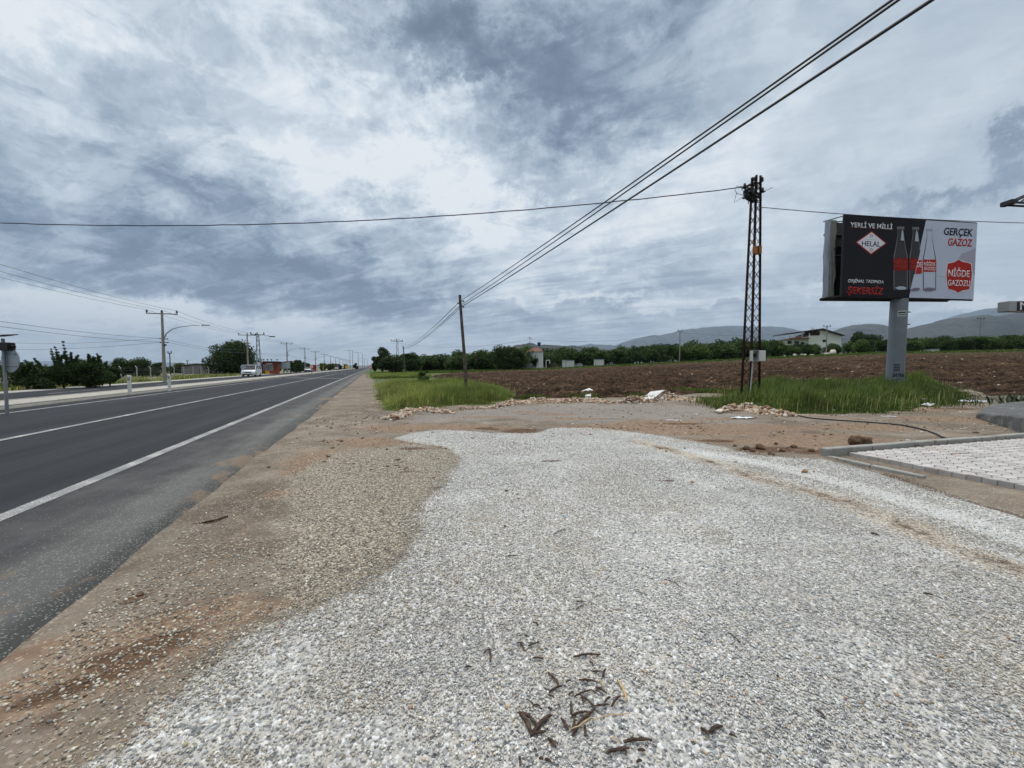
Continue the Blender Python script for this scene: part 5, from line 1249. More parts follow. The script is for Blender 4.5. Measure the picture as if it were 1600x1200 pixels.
# ================================================================== VEHICLES
def car(loc, rz, label, kind, paint, L=4.4, Wd=1.78, H=1.8, group=None):
    """nose towards +y (local); a compact people carrier or a saloon"""
    t = thing(kind, loc, label, 'van' if 'van' in kind else 'car', group, rz)
    if 'van' in kind: prof = [(-L / 2, .32), (-L / 2, .95), (-L / 2 + .06, 1.15), (-L / 2 + .12, 1.18), (L / 2 - 1.25, 1.14), (L / 2 - .45, 1.02), (L / 2 - .10, .86), (L / 2, .62), (L / 2 - .02, .34), (L / 2 - .1, .26), (-L / 2 + .1, .26)]
    else: prof = [(-L / 2, .40), (-L / 2 + .02, .80), (-L / 2 + .2, .93), (-L / 2 + .9, .95), (L / 2 - 1.2, .93), (L / 2 - .4, .82), (L / 2 - .08, .68), (L / 2, .5), (L / 2 - .05, .28), (-L / 2 + .1, .26)]
    cab = [(-L / 2 + .12, 1.16), (-L / 2 + .32, H - .06), (-L / 2 + .7, H), (.35, H), (.72, H - .06), (1.45, 1.10)] if 'van' in kind else [(-L / 2 + .55, .93), (-L / 2 + 1.15, H - .05), (-.2, H), (.35, H - .03), (1.05, .91)]
    def loft(name, prof, ws, m, parent):
        mb = MB(); n_ = len(prof); rings = []
        for (x_, k) in ws: rings.append([(x_, y_ * (1 if abs(x_) < Wd * .44 else k), z_) for y_, z_ in prof])
        vs = [v for r_ in rings for v in r_]; fs = [list(range(n_)), [(len(rings) - 1) * n_ + i for i in range(n_ - 1, -1, -1)]]
        for a in range(len(rings) - 1):
            for i in range(n_): fs.append([a * n_ + i, a * n_ + (i + 1) % n_, (a + 1) * n_ + (i + 1) % n_, (a + 1) * n_ + i])
        mb.add(vs, fs); return mb.build(name, m, parent, True)
    w = Wd / 2
    body = loft('body', prof, [(-w, .93), (-w + .08, .98), (-w * .6, 1), (w * .6, 1), (w - .08, .98), (w, .93)], paint, t)
    # cabin: glass block, painted roof and pillars
    def cabin(name, m, k, zlo, zhi, parent):
        mb = MB(); n_ = len(cab); vs = []
        for s_ in (-1, 1):
            for y_, z_ in cab: vs.append((s_ * (w * (.97 - .17 * (z_ - cab[0][1]) / (H - cab[0][1])) - k), y_, z_))
        mb.add(vs, [list(range(n_)), list(range(2 * n_ - 1, n_ - 1, -1))] + [[i, (i + 1) % n_, n_ + (i + 1) % n_, n_ + i] for i in range(n_)]); return mb.build(name, m, parent)
    gl = cabin('windows', M['glass'], .0, 0, 0, t)
    mb = MB(); zr = H + .01
    top_ = [p_ for p_ in cab if p_[1] > H - .1]; y0, y1 = top_[0][0] - .04, top_[-1][0] + .06
    mb.box((0, (y0 + y1) / 2, H - .01), (w * 1.62, y1 - y0, .10), 0, .03); 
    for s_ in (-1, 1):
        for ya, za, yb_, zb_ in ((cab[0][0], cab[0][1], top_[0][0], H - .04), (cab[-1][0], cab[-1][1], top_[-1][0], H - .04), ((cab[0][0] + .2) * .45, cab[0][1], (cab[0][0] + .3) * .45, H - .04)):
            mb.bar((s_ * w * .965, ya, za), (s_ * w * .81, yb_, zb_), .09, .06)
    mb.build('roof', paint, t)
    for sx in (-1, 1):
        for yy in (-L / 2 + .85, L / 2 - .88):
            wh = MB(); r_ = .32; wh.lathe([(.20, -.1), (r_, -.1), (r_ + .005, 0), (r_, .1), (.20, .1)], (sx * (w - .09), yy, r_), 18, 'X'); ty = wh.build('wheel', M['rubber'], t)
            rm = MB(); rm.lathe([(0, 0), (.19, 0), (.2, .012), (0, .03)] if sx > 0 else [(0, 0), (.19, 0), (.2, -.012), (0, -.03)], (sx * (w + .012), yy, r_), 12, 'X'); rm.build('rim', M['rim'], ty)
        hl = MB(); hl.box((sx * w * .72, L / 2 - .13, .78 if 'van' in kind else .66), (.42, .2, .17), -sx * .35, .03); hl.build('headlight', M['lamp_glass'], t)
        mm = MB(); mm.box((sx * (w + .12), .95 if 'van' in kind else .6, 1.18 if 'van' in kind else 1.0), (.2, .12, .16), 0, .03); mm.build('mirror', paint, t)
        fg = MB(); fg.box((sx * w * .68, L / 2 - .03, .42), (.2, .08, .1)); fg.build('fog_lamp', M['black'], t)
    gr = MB(); gr.box((0, L / 2 - .035, .66 if 'van' in kind else .56), (Wd * .5, .1, .15), 0, .02); gr.build('grille', M['black'], t)
    bl = MB(); bl.box((0, L / 2 - .03, .38), (Wd * .62, .1, .16), 0, .02); bl.build('lower_grille', M['black'], t)
    pl = MB(); pl.box((0, L / 2 + .025, .50), (.5, .02, .11)); pl.build('number_plate', M['sign_white'], t)
    return t
vb_ = pt(393.5, 588.5, 62); ve = RD(-1, 0) 
car((vb_.x, vb_.y, .04), TH + math.pi, 'white passenger van driving towards the camera on the far carriageway', 'passenger_van', M['car_white'], 4.4, 1.83, 1.82)
c_ = RD(141, 18.8); c2_ = pt(482.3, 580.5, 118)
car((c2_.x, c2_.y, .04), TH + math.pi, 'small silver car with bright headlights, far off behind the median sign', 'saloon_car', M['car_silver'], 4.4, 1.78, 1.45)
c3 = pt(525.5, 577, 190); t = car((c3.x, c3.y, .04), TH + math.pi, 'grey van far down the road, larger than the car beside the signs', 'grey_van', M['car_grey'], 5.2, 2.1, 2.3)
# small white lorry far off
c4 = pt(533.5, 576, 230); t = thing('lorry', (c4.x, c4.y, .04), 'small white lorry farthest down the road, beyond the grey van', 'lorry', rz=TH + math.pi)
mb = MB(); mb.box((0, 2.4, 1.35), (2.1, 1.7, 1.9), 0, .15); mb.build('cab', M['car_white'], t)
mb = MB(); mb.box((0, 3.27, 1.75), (1.8, .04, .7)); mb.build('windscreen', M['glass'], t)
mb = MB(); mb.box((0, -1., 1.95), (2.3, 4.6, 2.3), 0, .05); mb.build('cargo_box', M['white_box'], t)
for sx in (-1, 1):
    for yy in (2.3, -2.1): mb = MB(); mb.lathe([(.1, -.12), (.42, -.12), (.42, .12), (.1, .12)], (sx * .95, yy, .42), 14, 'X'); mb.build('wheel', M['rubber'], t)

# ================================================================== BUILDINGS
def wallbox(mb, x0, x1, y0, y1, z0, z1): mb.box(((x0 + x1) / 2, (y0 + y1) / 2, (z0 + z1) / 2), (x1 - x0, y1 - y0, z1 - z0))
# grey shed
b_ = on(316, 88); t = thing('shed', (b_.x, b_.y, 0), 'low grey concrete shed with a shallow dark roof behind the fence', 'shed', rz=R(22))
mb = MB(); mb.prism([(-3.0, 0), (3.0, 0), (3.0, 1.75), (-.2, 2.15), (-3.0, 1.6)], -2.2, 2.2, lambda p_: (p_[0], p_[2], p_[1])); mb.build('wall', mat('shed_wall', (.22, .21, .20), .9, var=.25, vs=.8, dirt=((.12, .11, .10), .55)), t)
mb = MB(); 
for a_, b2 in (((-3.6, 1.62), (-.2, 2.2)), ((-.2, 2.2), (3.5, 1.82))): mb.add([(a_[0], -2.5, a_[1]), (b2[0], -2.5, b2[1]), (b2[0], 2.5, b2[1]), (a_[0], 2.5, a_[1]), (a_[0], -2.5, a_[1] + .14), (b2[0], -2.5, b2[1] + .14), (b2[0], 2.5, b2[1] + .14), (a_[0], 2.5, a_[1] + .14)], [[3, 2, 1, 0], [4, 5, 6, 7], [0, 1, 5, 4], [1, 2, 6, 5], [2, 3, 7, 6], [3, 0, 4, 7]])
mb.build('roof', M['roof_dark'], t)
b_ = on(330, 104); t = thing('long_shed', (b_.x, b_.y, 0), 'far low building with a pale flat roof behind the grey shed', 'shed', rz=R(6)); mb = MB(); wallbox(mb, -7, 7, -2, 2, 0, 1.9); mb.build('wall', M['cream_wall'], t); mb = MB(); wallbox(mb, -7.4, 7.4, -2.4, 2.4, 1.903, 2.2); mb.build('roof', M['white_box'], t)
# orange kiosk
b_ = on(423, 88); t = thing('kiosk', (b_.x, b_.y, 0), 'orange roadside kiosk with a dark flat roof and two grey panes', 'kiosk', rz=R(29))
kw = 1.75
mb = MB(); wallbox(mb, -kw, -kw + .25, -1.6, 1.6, 0, 2.55); wallbox(mb, kw - .55, kw, -1.6, 1.6, 0, 2.55); wallbox(mb, -kw + .25, kw - .55, -1.55, 1.5, 0, .6); wallbox(mb, -kw + .25, kw - .55, -1.2, 1.5, .603, 2.0); mb.build('wall', M['orange'], t)
mb = MB(); wallbox(mb, -kw + .25, kw - .55, -1.57, -1.25, 2.05, 2.54); fr = mb.build('fascia', M['orange'], t); mb = MB(); wallbox(mb, -.6, .5, -1.60, -1.575, 2.15, 2.42); mb.build('fascia_panel', M['sign_white'], fr)
for sx in (-.86, .20): mb = MB(); mb.box((sx, -1.22, 1.32), (.95, .05, 1.35)); mb.build('window', mat('pane_grey', (.30, .33, .34), .3, var=.15), t)
mb = MB(); wallbox(mb, -kw - .45, kw + .45, -2.2, 2.0, 2.56, 2.82); rf = mb.build('roof', M['roof_dark'], t)
mb = MB(); 
for q_ in (-1.2, -.5, .3, 1.4): mb.lathe([(.05, 0), (.05, .3), (.22, .45), (.18, .5)], (q_, -.5, 2.82), 8)
mb.build('roof_vent', M['dark_metal'], rf)
mb = MB(); wallbox(mb, -.9, -.1, -1.95, -1.7, 0, .7); mb.build('counter', M['yellow'], t)
b_ = on(409.5, 84); t = thing('shop_sign', (b_.x, b_.y, 0), 'white square sign on a post left of the orange kiosk', 'sign'); mb = MB(); mb.tube([(0, 0, 0), (0, 0, 3.3)], .05, 8); mb.build('post', M['galv'], t); mb = MB(); mb.box((0, -.08, 2.95), (.62, .08, .85), 0, .02); mb.build('panel', M['sign_white'], t); 
b_ = on(443, 92); t = thing('canopy', (b_.x, b_.y, 0), 'pale canopy with an orange rim right of the orange kiosk', 'canopy', rz=R(12))
mb = MB(); mb.prism([(-2.0, 2.3), (2.2, 2.9), (2.2, 3.0), (-2.0, 2.45)], -1.5, 1.5, lambda p_: (p_[0], p_[2], p_[1])); mb.build('rim', M['orange'], t)
mb = MB(); mb.prism([(-1.9, .9), (2.0, 1.2), (2.0, 2.8), (-1.9, 2.25)], -1.4, -1.35, lambda p_: (p_[0], p_[2], p_[1])); mb.build('panel', mat('pale_sheet', (.42, .52, .52), .5, var=.2, vs=1), t)
for sx in (-1.9, 2.0): mb = MB(); mb.tube([(sx, -1.38, 0), (sx, -1.38, 2.5)], .05, 6); mb.build('post', M['galv'], t)
b_ = on(492, 150); t = thing('roadside_stall', (b_.x, b_.y, 0), 'far red roadside stall with an arched frame behind the far signs', 'stall', rz=R(15))
mb = MB(); wallbox(mb, -2.8, .3, -1.5, 1.5, 0, 2.3); mb.build('wall', mat('stall_red', (.40, .05, .05), .6, var=.2), t); mb = MB(); wallbox(mb, .3, 3.0, -1.45, 1.45, 2.0, 2.25); mb.build('awning', mat('stall_rim', (.36, .10, .05), .6, var=.2), t)
for sx in (1.4, 2.9): mb = MB(); mb.tube([(sx, -1.4, 0), (sx, -1.4, 2.0)], .08, 6); mb.build('post', M['white_paint'], t)
# white hut
b_ = on(836, 91); Zb = b_.z; t = thing('white_hut', b_, 'small two-storey white hut with a red tiled roof beside the trees', 'hut', rz=R(-8))
mb = MB(); wallbox(mb, -1.9, 1.8, -1.7, 1.7, -.3, 4.35); mb.build('wall', M['white_wall'], t)
mb = MB(); mb.add([(-2.0, -2.0, 4.2), (2.0, -2.0, 4.2), (2.0, 2.0, 4.2), (-2.0, 2.0, 4.2), (-.9, 0, 5.1), (.9, 0, 5.1)], [[0, 1, 2, 3], [0, 1, 5, 4], [1, 2, 5], [2, 3, 4, 5], [3, 0, 4]]); rf = mb.build('roof', M['tile'], t)
mb = MB(); mb.add([(-1.7 - .9, -1.9, .1), (.2, -1.9, -.1), (.2, -1.72, -.1), (-2.6, -1.72, .1), (-2.6, -1.9, 2.4), (-2.6, -1.72, 2.4), (-2.2, -1.9, 2.4), (-2.2, -1.72, 2.4)], [[4, 6, 1, 0], [5, 7, 2, 3], [6, 7, 2, 1], [4, 5, 7, 6], [0, 3, 5, 4]]); mb.build('stair', M['concrete'], t)
mb = MB(); wallbox(mb, -1.5, -.9, -1.72, -1.69, 2.3, 4.0); mb.build('door', M['dark_metal'], t)
mb = MB(); mb.lathe([(.05, 5.0), (.05, 6.1), (.30, 6.2), (.42, 6.6), (.42, 7.0), (.1, 7.1)], (.9, .4, -.6), 10); mb.build('water_tank', mat('tank_blue', (.03, .06, .16), .5, var=.2), rf)
b_ = on(856, 88); t = thing('gate_frame', b_, 'pale empty gate frame right of the white hut', 'gate'); mb = MB()
mb.tube([(-.42, 0, 0), (-.42, 0, 2.0), (-.3, 0, 2.12), (.3, 0, 2.12), (.42, 0, 2.0), (.42, 0, 1.3)], .09, 8); mb.build('frame', M['white_paint'], t)
b_ = on(867, 88.5); t = thing('railing', b_, 'low brown railing between the gate frame and the white cabinet', 'railing'); mb = MB()
for z_ in (.45, .8, 1.15): mb.bar((-1.3, 0, z_), (1.3, 0, z_), .07)
mb.build('rail', M['wood'], t); mb = MB()
for k in range(6): mb.bar((-1.3 + k * .52, 0, 0), (-1.3 + k * .52, 0, 1.2), .07)
mb.build('baluster', M['wood'], t)
def cabinet(u, Y, vt, w_px, label, name='cabinet', side=True, cat='cabinet'):
    b_ = on(u, Y); h = CAM_H + (573 - vt) / 600 * Y - b_.z; w = w_px / 600 * Y
    t = thing(name, b_, label, cat); mb = MB(); wallbox(mb, -w / 2, w / 2, 0, w * .7, -.2, h); mb.build('body', M['white_box'], t)
    mb = MB(); wallbox(mb, -w / 2 - .06, w / 2 + .06, -.08, w * .7 + .06, h + .003, h + .12); mb.build('lid', M['galv'], t)
    mb = MB(); wallbox(mb, -w / 2 + .1, -w / 2 + .16, -.02, -.004, .1, h - .1); mb.build('seam', M['dark_metal'], t); return t
cabinet(890, 87, 563.5, 14, 'wide low white cabinet right of the hut railing'); cabinet(881, 86.6, 563, 5, 'narrow grey-white cabinet attached left of the wide one')
cabinet(936.5, 87, 562, 13.5, 'tall pale cabinet standing alone before the orchard'); cabinet(1458, 90, 546, 14, 'white box at the field edge right of the billboard post')
# cream house among the trees
b_ = on(1270, 128); t = thing('house', (b_.x, b_.y, b_.z), 'cream two-storey house with a sloping dark roof and open roof terrace', 'house', rz=R(-12)); z0 = 0
def hz(v): return CAM_H + (573 - v) / 600 * 128 - b_.z
def hx_(u): return (u - 1270) / 600. * 128 / math.cos(R(12)) * .98
mb = MB(); mb.prism([(hx_(1262), -.5), (hx_(1306), -.5), (hx_(1306), hz(526)), (hx_(1280), hz(516)), (hx_(1262), hz(522.5))], 0, 9, lambda p_: (p_[0], p_[2], p_[1])); mb.build('wall', M['cream_wall'], t)
mb = MB(); wallbox(mb, hx_(1234), hx_(1262), .5, 9, -.5, hz(529)); mb.build('wall', M['cream_wall'], t)
mb = MB(); mb.prism([(hx_(1231), hz(522)), (hx_(1279), hz(515.5)), (hx_(1308), hz(526)), (hx_(1308), hz(525)), (hx_(1279), hz(514)), (hx_(1231), hz(520.5))], -1.2, 10, lambda p_: (p_[0], p_[2], p_[1])); mb.build('roof', M['roof_dark'], t)
mb = MB(); wallbox(mb, hx_(1256), hx_(1277), -.05, -.01, hz(524.5), hz(518.5)); mb.build('terrace_opening', mat('opening', (.05, .03, .022), .8, var=.4), t)
mb = MB()
for u_ in (1232, 1241, 1251, 1261): mb.tube([(hx_(u_), -.9, hz(530)), (hx_(u_), -.9, hz(521))], .12, 6)
wallbox(mb, hx_(1232), hx_(1262), -.96, -.84, hz(527.6), hz(527)); mb.build('terrace_railing', M['white_paint'], t)
mb = MB(); mb.prism([(hx_(1229), hz(530)), (hx_(1246), hz(526.5)), (hx_(1262), hz(529.5))], -1.5, 6, lambda p_: (p_[0], p_[2], p_[1])); mb.build('porch_roof', M['tile'], t)
for u_, v0, v1, w_ in ((1237, 537, 532, 1.2), (1247, 539, 533, 1.4), (1284, 535, 531, 1.2)): mb = MB(); mb.box((hx_(u_), -.03 if u_ > 1262 else .47, (hz(v0) + hz(v1)) / 2), (w_, .08, abs(hz(v1) - hz(v0)))); mb.build('window', M['glass'], t)
mb = MB(); wallbox(mb, hx_(1273), hx_(1276), 3, 3.8, hz(515), hz(511.5)); mb.build('chimney', M['cream_wall'], t)
# pale things at the foot of the trees
for u, v, w, h, lb in ((1223, 557, .9, .55, 'small white boulder at the foot of the trees left of the house'), (1240, 555.5, 1.1, .9, 'white lump of rock below the cream house'), (1256, 555.5, .6, .8, 'narrow pale stone below the cream house'), (1266, 556, 1.0, .5, 'flat white stone at the orchard foot'), (1300, 551.5, 1.5, 1.5, 'big rounded pale boulder right of the house pole'), (1290, 553, 1.4, .7, 'low pale boulder beside the big rounded one'), (1311, 555, .8, .4, 'small flat stone right of the big boulder'), (1513, 545.5, 1.2, .35, 'flat white stone on the field edge near the right-hand pole')):
    b_ = on(u, 90); o = stones('boulder', np.array([[b_.x, b_.y, b_.z + h * .4]]), np.array([w / 2 * 1.0]), np.array([[.50, .49, .46]]), M['pale_rock'], np.random.RandomState(int(u)), .9 * h / w + .2, True)
    o.data.materials.clear(); o.data.materials.append(M['pale_rock']); tag(o, lb, 'boulder', 'pale boulders below the orchard')

# ================================================================== TREES AND PLANTS
def leaf_cloud(centres, radii, n, size, rng, squash=.85, palette=None, droop=0.):
    """small leaf faces spread in the shells of many clumps; returns verts, faces, colours"""
    centres = np.array(centres, float); radii = np.array(radii, float)
    w = radii ** 1.35; idx_ = rng.choice(len(centres), n, p=w / w.sum())
    d = rng.normal(size=(n, 3)); d /= np.linalg.norm(d, axis=1)[:, None]
    r_ = radii[idx_] * (rng.uniform(.25, 1.08, n) ** .6)
    c = centres[idx_] + d * r_[:, None] * np.array([1, 1, squash])
    a = rng.normal(size=(n, 3)) + d * .4; a /= np.linalg.norm(a, axis=1)[:, None]
    b_ = np.cross(a, rng.normal(size=(n, 3))); b_ /= np.linalg.norm(b_, axis=1)[:, None]
    s = size * rng.uniform(.6, 1.4, n)[:, None]
    v = np.stack([c - a * s, c - b_ * s * .45, c + a * s, c + b_ * s * .45], 1).reshape(-1, 3)
    f = np.arange(n * 4).reshape(-1, 4)
    pal = np.array(palette if palette is not None else [(.030, .055, .014), (.042, .078, .018), (.060, .105, .026), (.085, .125, .035), (.024, .042, .012)])
    tone = rng.uniform(.75, 1.25, len(centres))[idx_][:, None]
    col = pal[rng.randint(0, len(pal), n)] * tone * rng.uniform(.85, 1.15, (n, 1))
    return v, f, np.repeat(col, 4, 0)
def make_tree(name, label, cat, H, Wd, base, n, leaf, seed, group=None, nb=16, palette=None, trunk=.16, flat_=.85, spikes=0, tall=1.0, spike_h=1.1):
    rng = np.random.RandomState(seed); t = thing(name, (0, 0, 0), label, cat, group)
    cs, rs_ = [], []; limbs = []
    for k in range(nb):
        a = rng.uniform(0, 2 * math.pi); q_ = rng.rand() ** .6; hz_ = base + (H - base) * rng.uniform(.15, .84)
        env = math.sin(min(1, max(.12, (hz_ - base) / (H - base) * .85 + .12)) * math.pi) ** .5 * Wd / 2
        r_ = rng.uniform(.13, .27) * Wd; rr_ = max(0, env - r_ * .6) * q_
        cs.append((rr_ * math.cos(a), rr_ * math.sin(a), hz_)); rs_.append(r_)
    for k in range(spikes):
        a = rng.uniform(0, 2 * math.pi); rr_ = Wd * .32 * rng.rand(); x0_, y0_ = rr_ * math.cos(a), rr_ * math.sin(a)
        top_k = rng.uniform(1.0, spike_h)
        sx_, sy_ = rng.uniform(-.12, .12, 2) * Wd
        for j in range(10): cs.append((x0_ + sx_ * (j / 9.) ** 1.5, y0_ + sy_ * (j / 9.) ** 1.5, H * (.70 + j * (top_k - .70) / 9))); rs_.append(Wd * (.065 - .0045 * j) * rng.uniform(.6, 1.2))
    mb = MB(); lean = rng.uniform(-.15, .15, 2)
    top_ = Vector((lean[0], lean[1], base + (H - base) * .35))
    mb.tube([(0, 0, -.3), (lean[0] * .4, lean[1] * .4, top_.z * .5), tuple(top_)], [trunk * 1.25, trunk, trunk * .7], 8)
    for c_ in cs[:nb]:
        mid = top_.lerp(Vector(c_), .5) + Vector((0, 0, .1)); mb.tube([tuple(top_ * .9), tuple(mid), c_], [trunk * .5, trunk * .3, trunk * .1], 5)
    for k in range(spikes): q0, q1 = cs[nb + k * 10], cs[nb + k * 10 + 9]; mb.tube([(q0[0], q0[1], H * .3), q0, q1], [trunk * .3, trunk * .22, trunk * .1], 5)
    mb.build('trunk', M['bark'], t, True)
    v, f, col = leaf_cloud(cs, rs_, n, leaf, rng, flat_, palette)
    me = np_mesh('crown', v, f); set_attr(me, 'col', col, 'COLOR'); link('crown', me, M['leaf'], t)
    return t
ORG = 'orchard trees beyond the ploughed field'
protos = [make_tree('orchard_tree', 'leafy green orchard tree in the dense rows beyond the ploughed field', 'tree', 4.3, 5.4, .12, 3600, .20, 100 + k, ORG, nb=20, palette=p_) for k, p_ in enumerate([None, None, [(.035, .062, .016), (.055, .095, .022), (.075, .125, .03), (.10, .15, .04)], None, [(.022, .040, .012), (.032, .058, .016), (.045, .078, .02)], [(.040, .068, .020), (.065, .105, .028), (.09, .13, .04)]])]
tr = random.Random(11); used = [False] * len(protos)
def skyline(u):   # how high the first rows reach in the photo
    return float(np.interp(u, [625, 700, 752, 790, 828, 850, 940, 1040, 1100, 1170, 1230, 1300, 1330, 1440, 1540, 1620, 1800], [552, 552, 546, 541, 538, 543, 542, 536, 532, 529, 532, 531, 529, 526, 524, 520, 516]))
rows = [(91.5, 4.2, 1.00), (96.5, 4.6, 1.0), (102, 5.4, 1.0), (109, 6.4, 1.0)]
for ri, (Yr, sp, k_) in enumerate(rows):
    u = 640 + tr.random() * 10
    while u < 1690:
        Yq = Yr + tr.uniform(-1, 1) + (0 if ri else 1.0) + (-6 if 700 < u < 825 else 0)
        skip = (ri == 0 and (824 < u < 950 or tr.random() < .10)) or (ri < 2 and 826 < u < 850) or (ri == 0 and 1228 < u < 1315 and tr.random() < .3)
        if not skip:
            b_ = on(u, Yq); want = CAM_H + (573 - skyline(u)) / 600. * Yq - b_.z; sc = max(.55, want / 4.3) * tr.uniform(.78, 1.0) * (.94 if ri == 0 else 1.0)
            if 1230 < u < 1308: sc *= .78
            j = tr.randrange(len(protos)); s3 = (sc * tr.uniform(1.0, 1.25), sc * tr.uniform(1.0, 1.25), sc)
            if not used[j]: o = protos[j]; used[j] = True; o.location = b_; o.scale = s3; o.rotation_euler.z = tr.uniform(0, 6.28)
            else: copy_thing(protos[j], b_, tr.uniform(0, 6.28), scale=s3)
        u += sp / Yr * 600 * tr.uniform(.75, 1.2)
def one_tree(u, Y, vtop, w_px, label, seed, base=.4, n=5000, leaf=.18, name='tree', cat='tree', z0=None, **k):
    b_ = on(u, Y)
    if z0 is not None: b_.z = z0
    H = CAM_H + (573 - vtop) / 600. * Y - b_.z; Wd = w_px / 600. * Y
    t = make_tree(name, label, cat, H, Wd, base, n, leaf, seed, **k); t.location = b_; return t
DK = [(.016, .030, .010), (.024, .044, .012), (.036, .062, .018), (.050, .080, .024)]
one_tree(362, 80, 530, 76, 'big dark spreading tree across the road behind the white van', 1, base=.6, n=15000, leaf=.20, z0=0, nb=34, palette=DK, trunk=.35)
one_tree(598, 84, 543, 30, 'rounded dark tree on the right verge with sky showing through its top', 2, base=.5, n=4200, leaf=.22, palette=DK, nb=16, trunk=.2)
one_tree(613, 78, 556, 46, 'low wide dark tree spreading over the verge in front of the pylon', 3, base=.6, n=8000, leaf=.17, palette=DK, nb=26, trunk=.22)
one_tree(640, 88, 551, 34, 'dark leafy tree just right of the far wooden pole', 4, base=.2, n=6000, leaf=.18, palette=DK, nb=18)
one_tree(787, 86, 541, 46, 'large dark bushy tree left of the white hut', 5, base=.1, n=11000, leaf=.18, palette=DK, nb=26)
one_tree(807, 84, 543, 27, 'dark bushy tree touching the white hut', 6, base=.1, n=8000, leaf=.18, palette=DK, nb=20)
one_tree(1339, 105, 518, 24, 'tall darker tree standing above the orchard left of the billboard post', 7, base=.4, n=7000, leaf=.2, palette=DK, nb=22, tall=1.3)
one_tree(1350, 100, 524, 40, 'broad dark tree beside the tall one left of the billboard post', 8, base=.3, n=9000, leaf=.2, palette=DK, nb=26)
one_tree(1247, 98, 533, 17, 'dark small tree in front of the porch of the cream house', 9, base=.2, n=4000, leaf=.18, palette=DK, nb=14)
one_tree(836.5, 89, 559, 11, 'small bare-branched sapling in front of the white hut wall', 10, base=.5, n=260, leaf=.22, nb=8, palette=DK, trunk=.07, name='sapling')
one_tree(661.5, 31, 574.5, 21, 'small bright green sapling growing in the near grass', 12, base=.05, n=2600, leaf=.07, nb=16, trunk=.03, name='sapling', palette=[(.05, .095, .03), (.075, .13, .04), (.10, .17, .05)], spikes=1)
# bushes across the road
BG = 'bushes beyond the far carriageway'
one_tree(46, 27.5, 569, 70, 'dark green bush left of the tall-sprouted one, behind the round sign', 13, base=.0, n=16000, leaf=.06, name='bush', cat='bush', z0=0, nb=20, palette=DK, group=BG, trunk=.06, spikes=7, spike_h=1.3)
one_tree(100, 28.0, 569, 60, 'dark bush with tall upright sprouts at the far side of the road', 14, base=.0, n=16000, leaf=.06, name='bush', cat='bush', z0=0, nb=18, palette=DK, group=BG, trunk=.06, spikes=9, spike_h=1.95)
one_tree(142, 29, 560, 54, 'rounded dark bush near the right end of the roadside thicket', 15, base=.0, n=16000, leaf=.06, name='bush', cat='bush', z0=0, nb=18, palette=DK, group=BG, trunk=.06, spikes=8, spike_h=1.15)
one_tree(172, 31, 569, 30, 'low dark bush closing the right end of the roadside thicket', 35, base=.0, n=7000, leaf=.06, name='bush', cat='bush', z0=0, nb=10, palette=DK, group=BG, trunk=.05, spikes=4, spike_h=1.2)
one_tree(192, 60, 560, 34, 'dark bush left end of the row behind the concrete fence', 16, base=0, n=5000, leaf=.14, name='bush', cat='bush', z0=0, nb=18, palette=DK, group='bushes behind the concrete fence')
one_tree(222, 62, 561, 44, 'wide dark bush in the row behind the concrete fence', 17, base=0, n=6000, leaf=.14, name='bush', cat='bush', z0=0, nb=20, palette=DK, group='bushes behind the concrete fence')
one_tree(249, 70, 566, 22, 'lower bush behind the nearest concrete lamp pole', 18, base=0, n=3000, leaf=.14, name='bush', cat='bush', z0=0, nb=12, palette=DK, group='bushes behind the concrete fence')
one_tree(283, 95, 569, 34, 'low far bush between the lamp pole and the shed', 19, base=0, n=3000, leaf=.2, name='bush', cat='bush', z0=0, nb=12, group='bushes behind the concrete fence')
one_tree(-20, 45, 560, 90, 'dark bush at the left edge beyond the road', 20, base=0, n=7000, leaf=.12, name='bush', cat='bush', z0=0, nb=20, palette=DK, group=BG)
for k, (u, Y, vt, w, lb) in enumerate([(433, 96, 566, 16, 'dark hedge bush under the pale canopy'), (455, 104, 565.5, 20, 'dark hedge bush right of the lamp pole with the arm'), (465, 112, 562, 14, 'taller dark bush with a pointed top left of the far car'), (478, 132, 568, 20, 'dark bush behind the far silver car'), (506, 150, 568, 16, 'yellow-green hedge bush behind the upright posts'), (517, 165, 567.5, 14, 'second yellow-green hedge bush beyond the upright posts'), (528, 200, 567.5, 13, 'dark far bush behind the grey van'), (536, 240, 568, 14, 'dark far bush behind the lorry'), (556, 250, 567, 8, 'dark rounded tree between the tall lamp posts'), (586, 120, 566, 12, 'small dark bush beside the right verge road sign')]):
    one_tree(u, Y, vt, w, lb, 40 + k, base=0, n=3200, leaf=.24, name='hedge_bush', cat='bush', z0=0, nb=14, group='bushes down the far side of the road', palette=[(.07, .09, .02), (.10, .13, .03), (.05, .07, .018)] if 'yellow' in lb else DK)

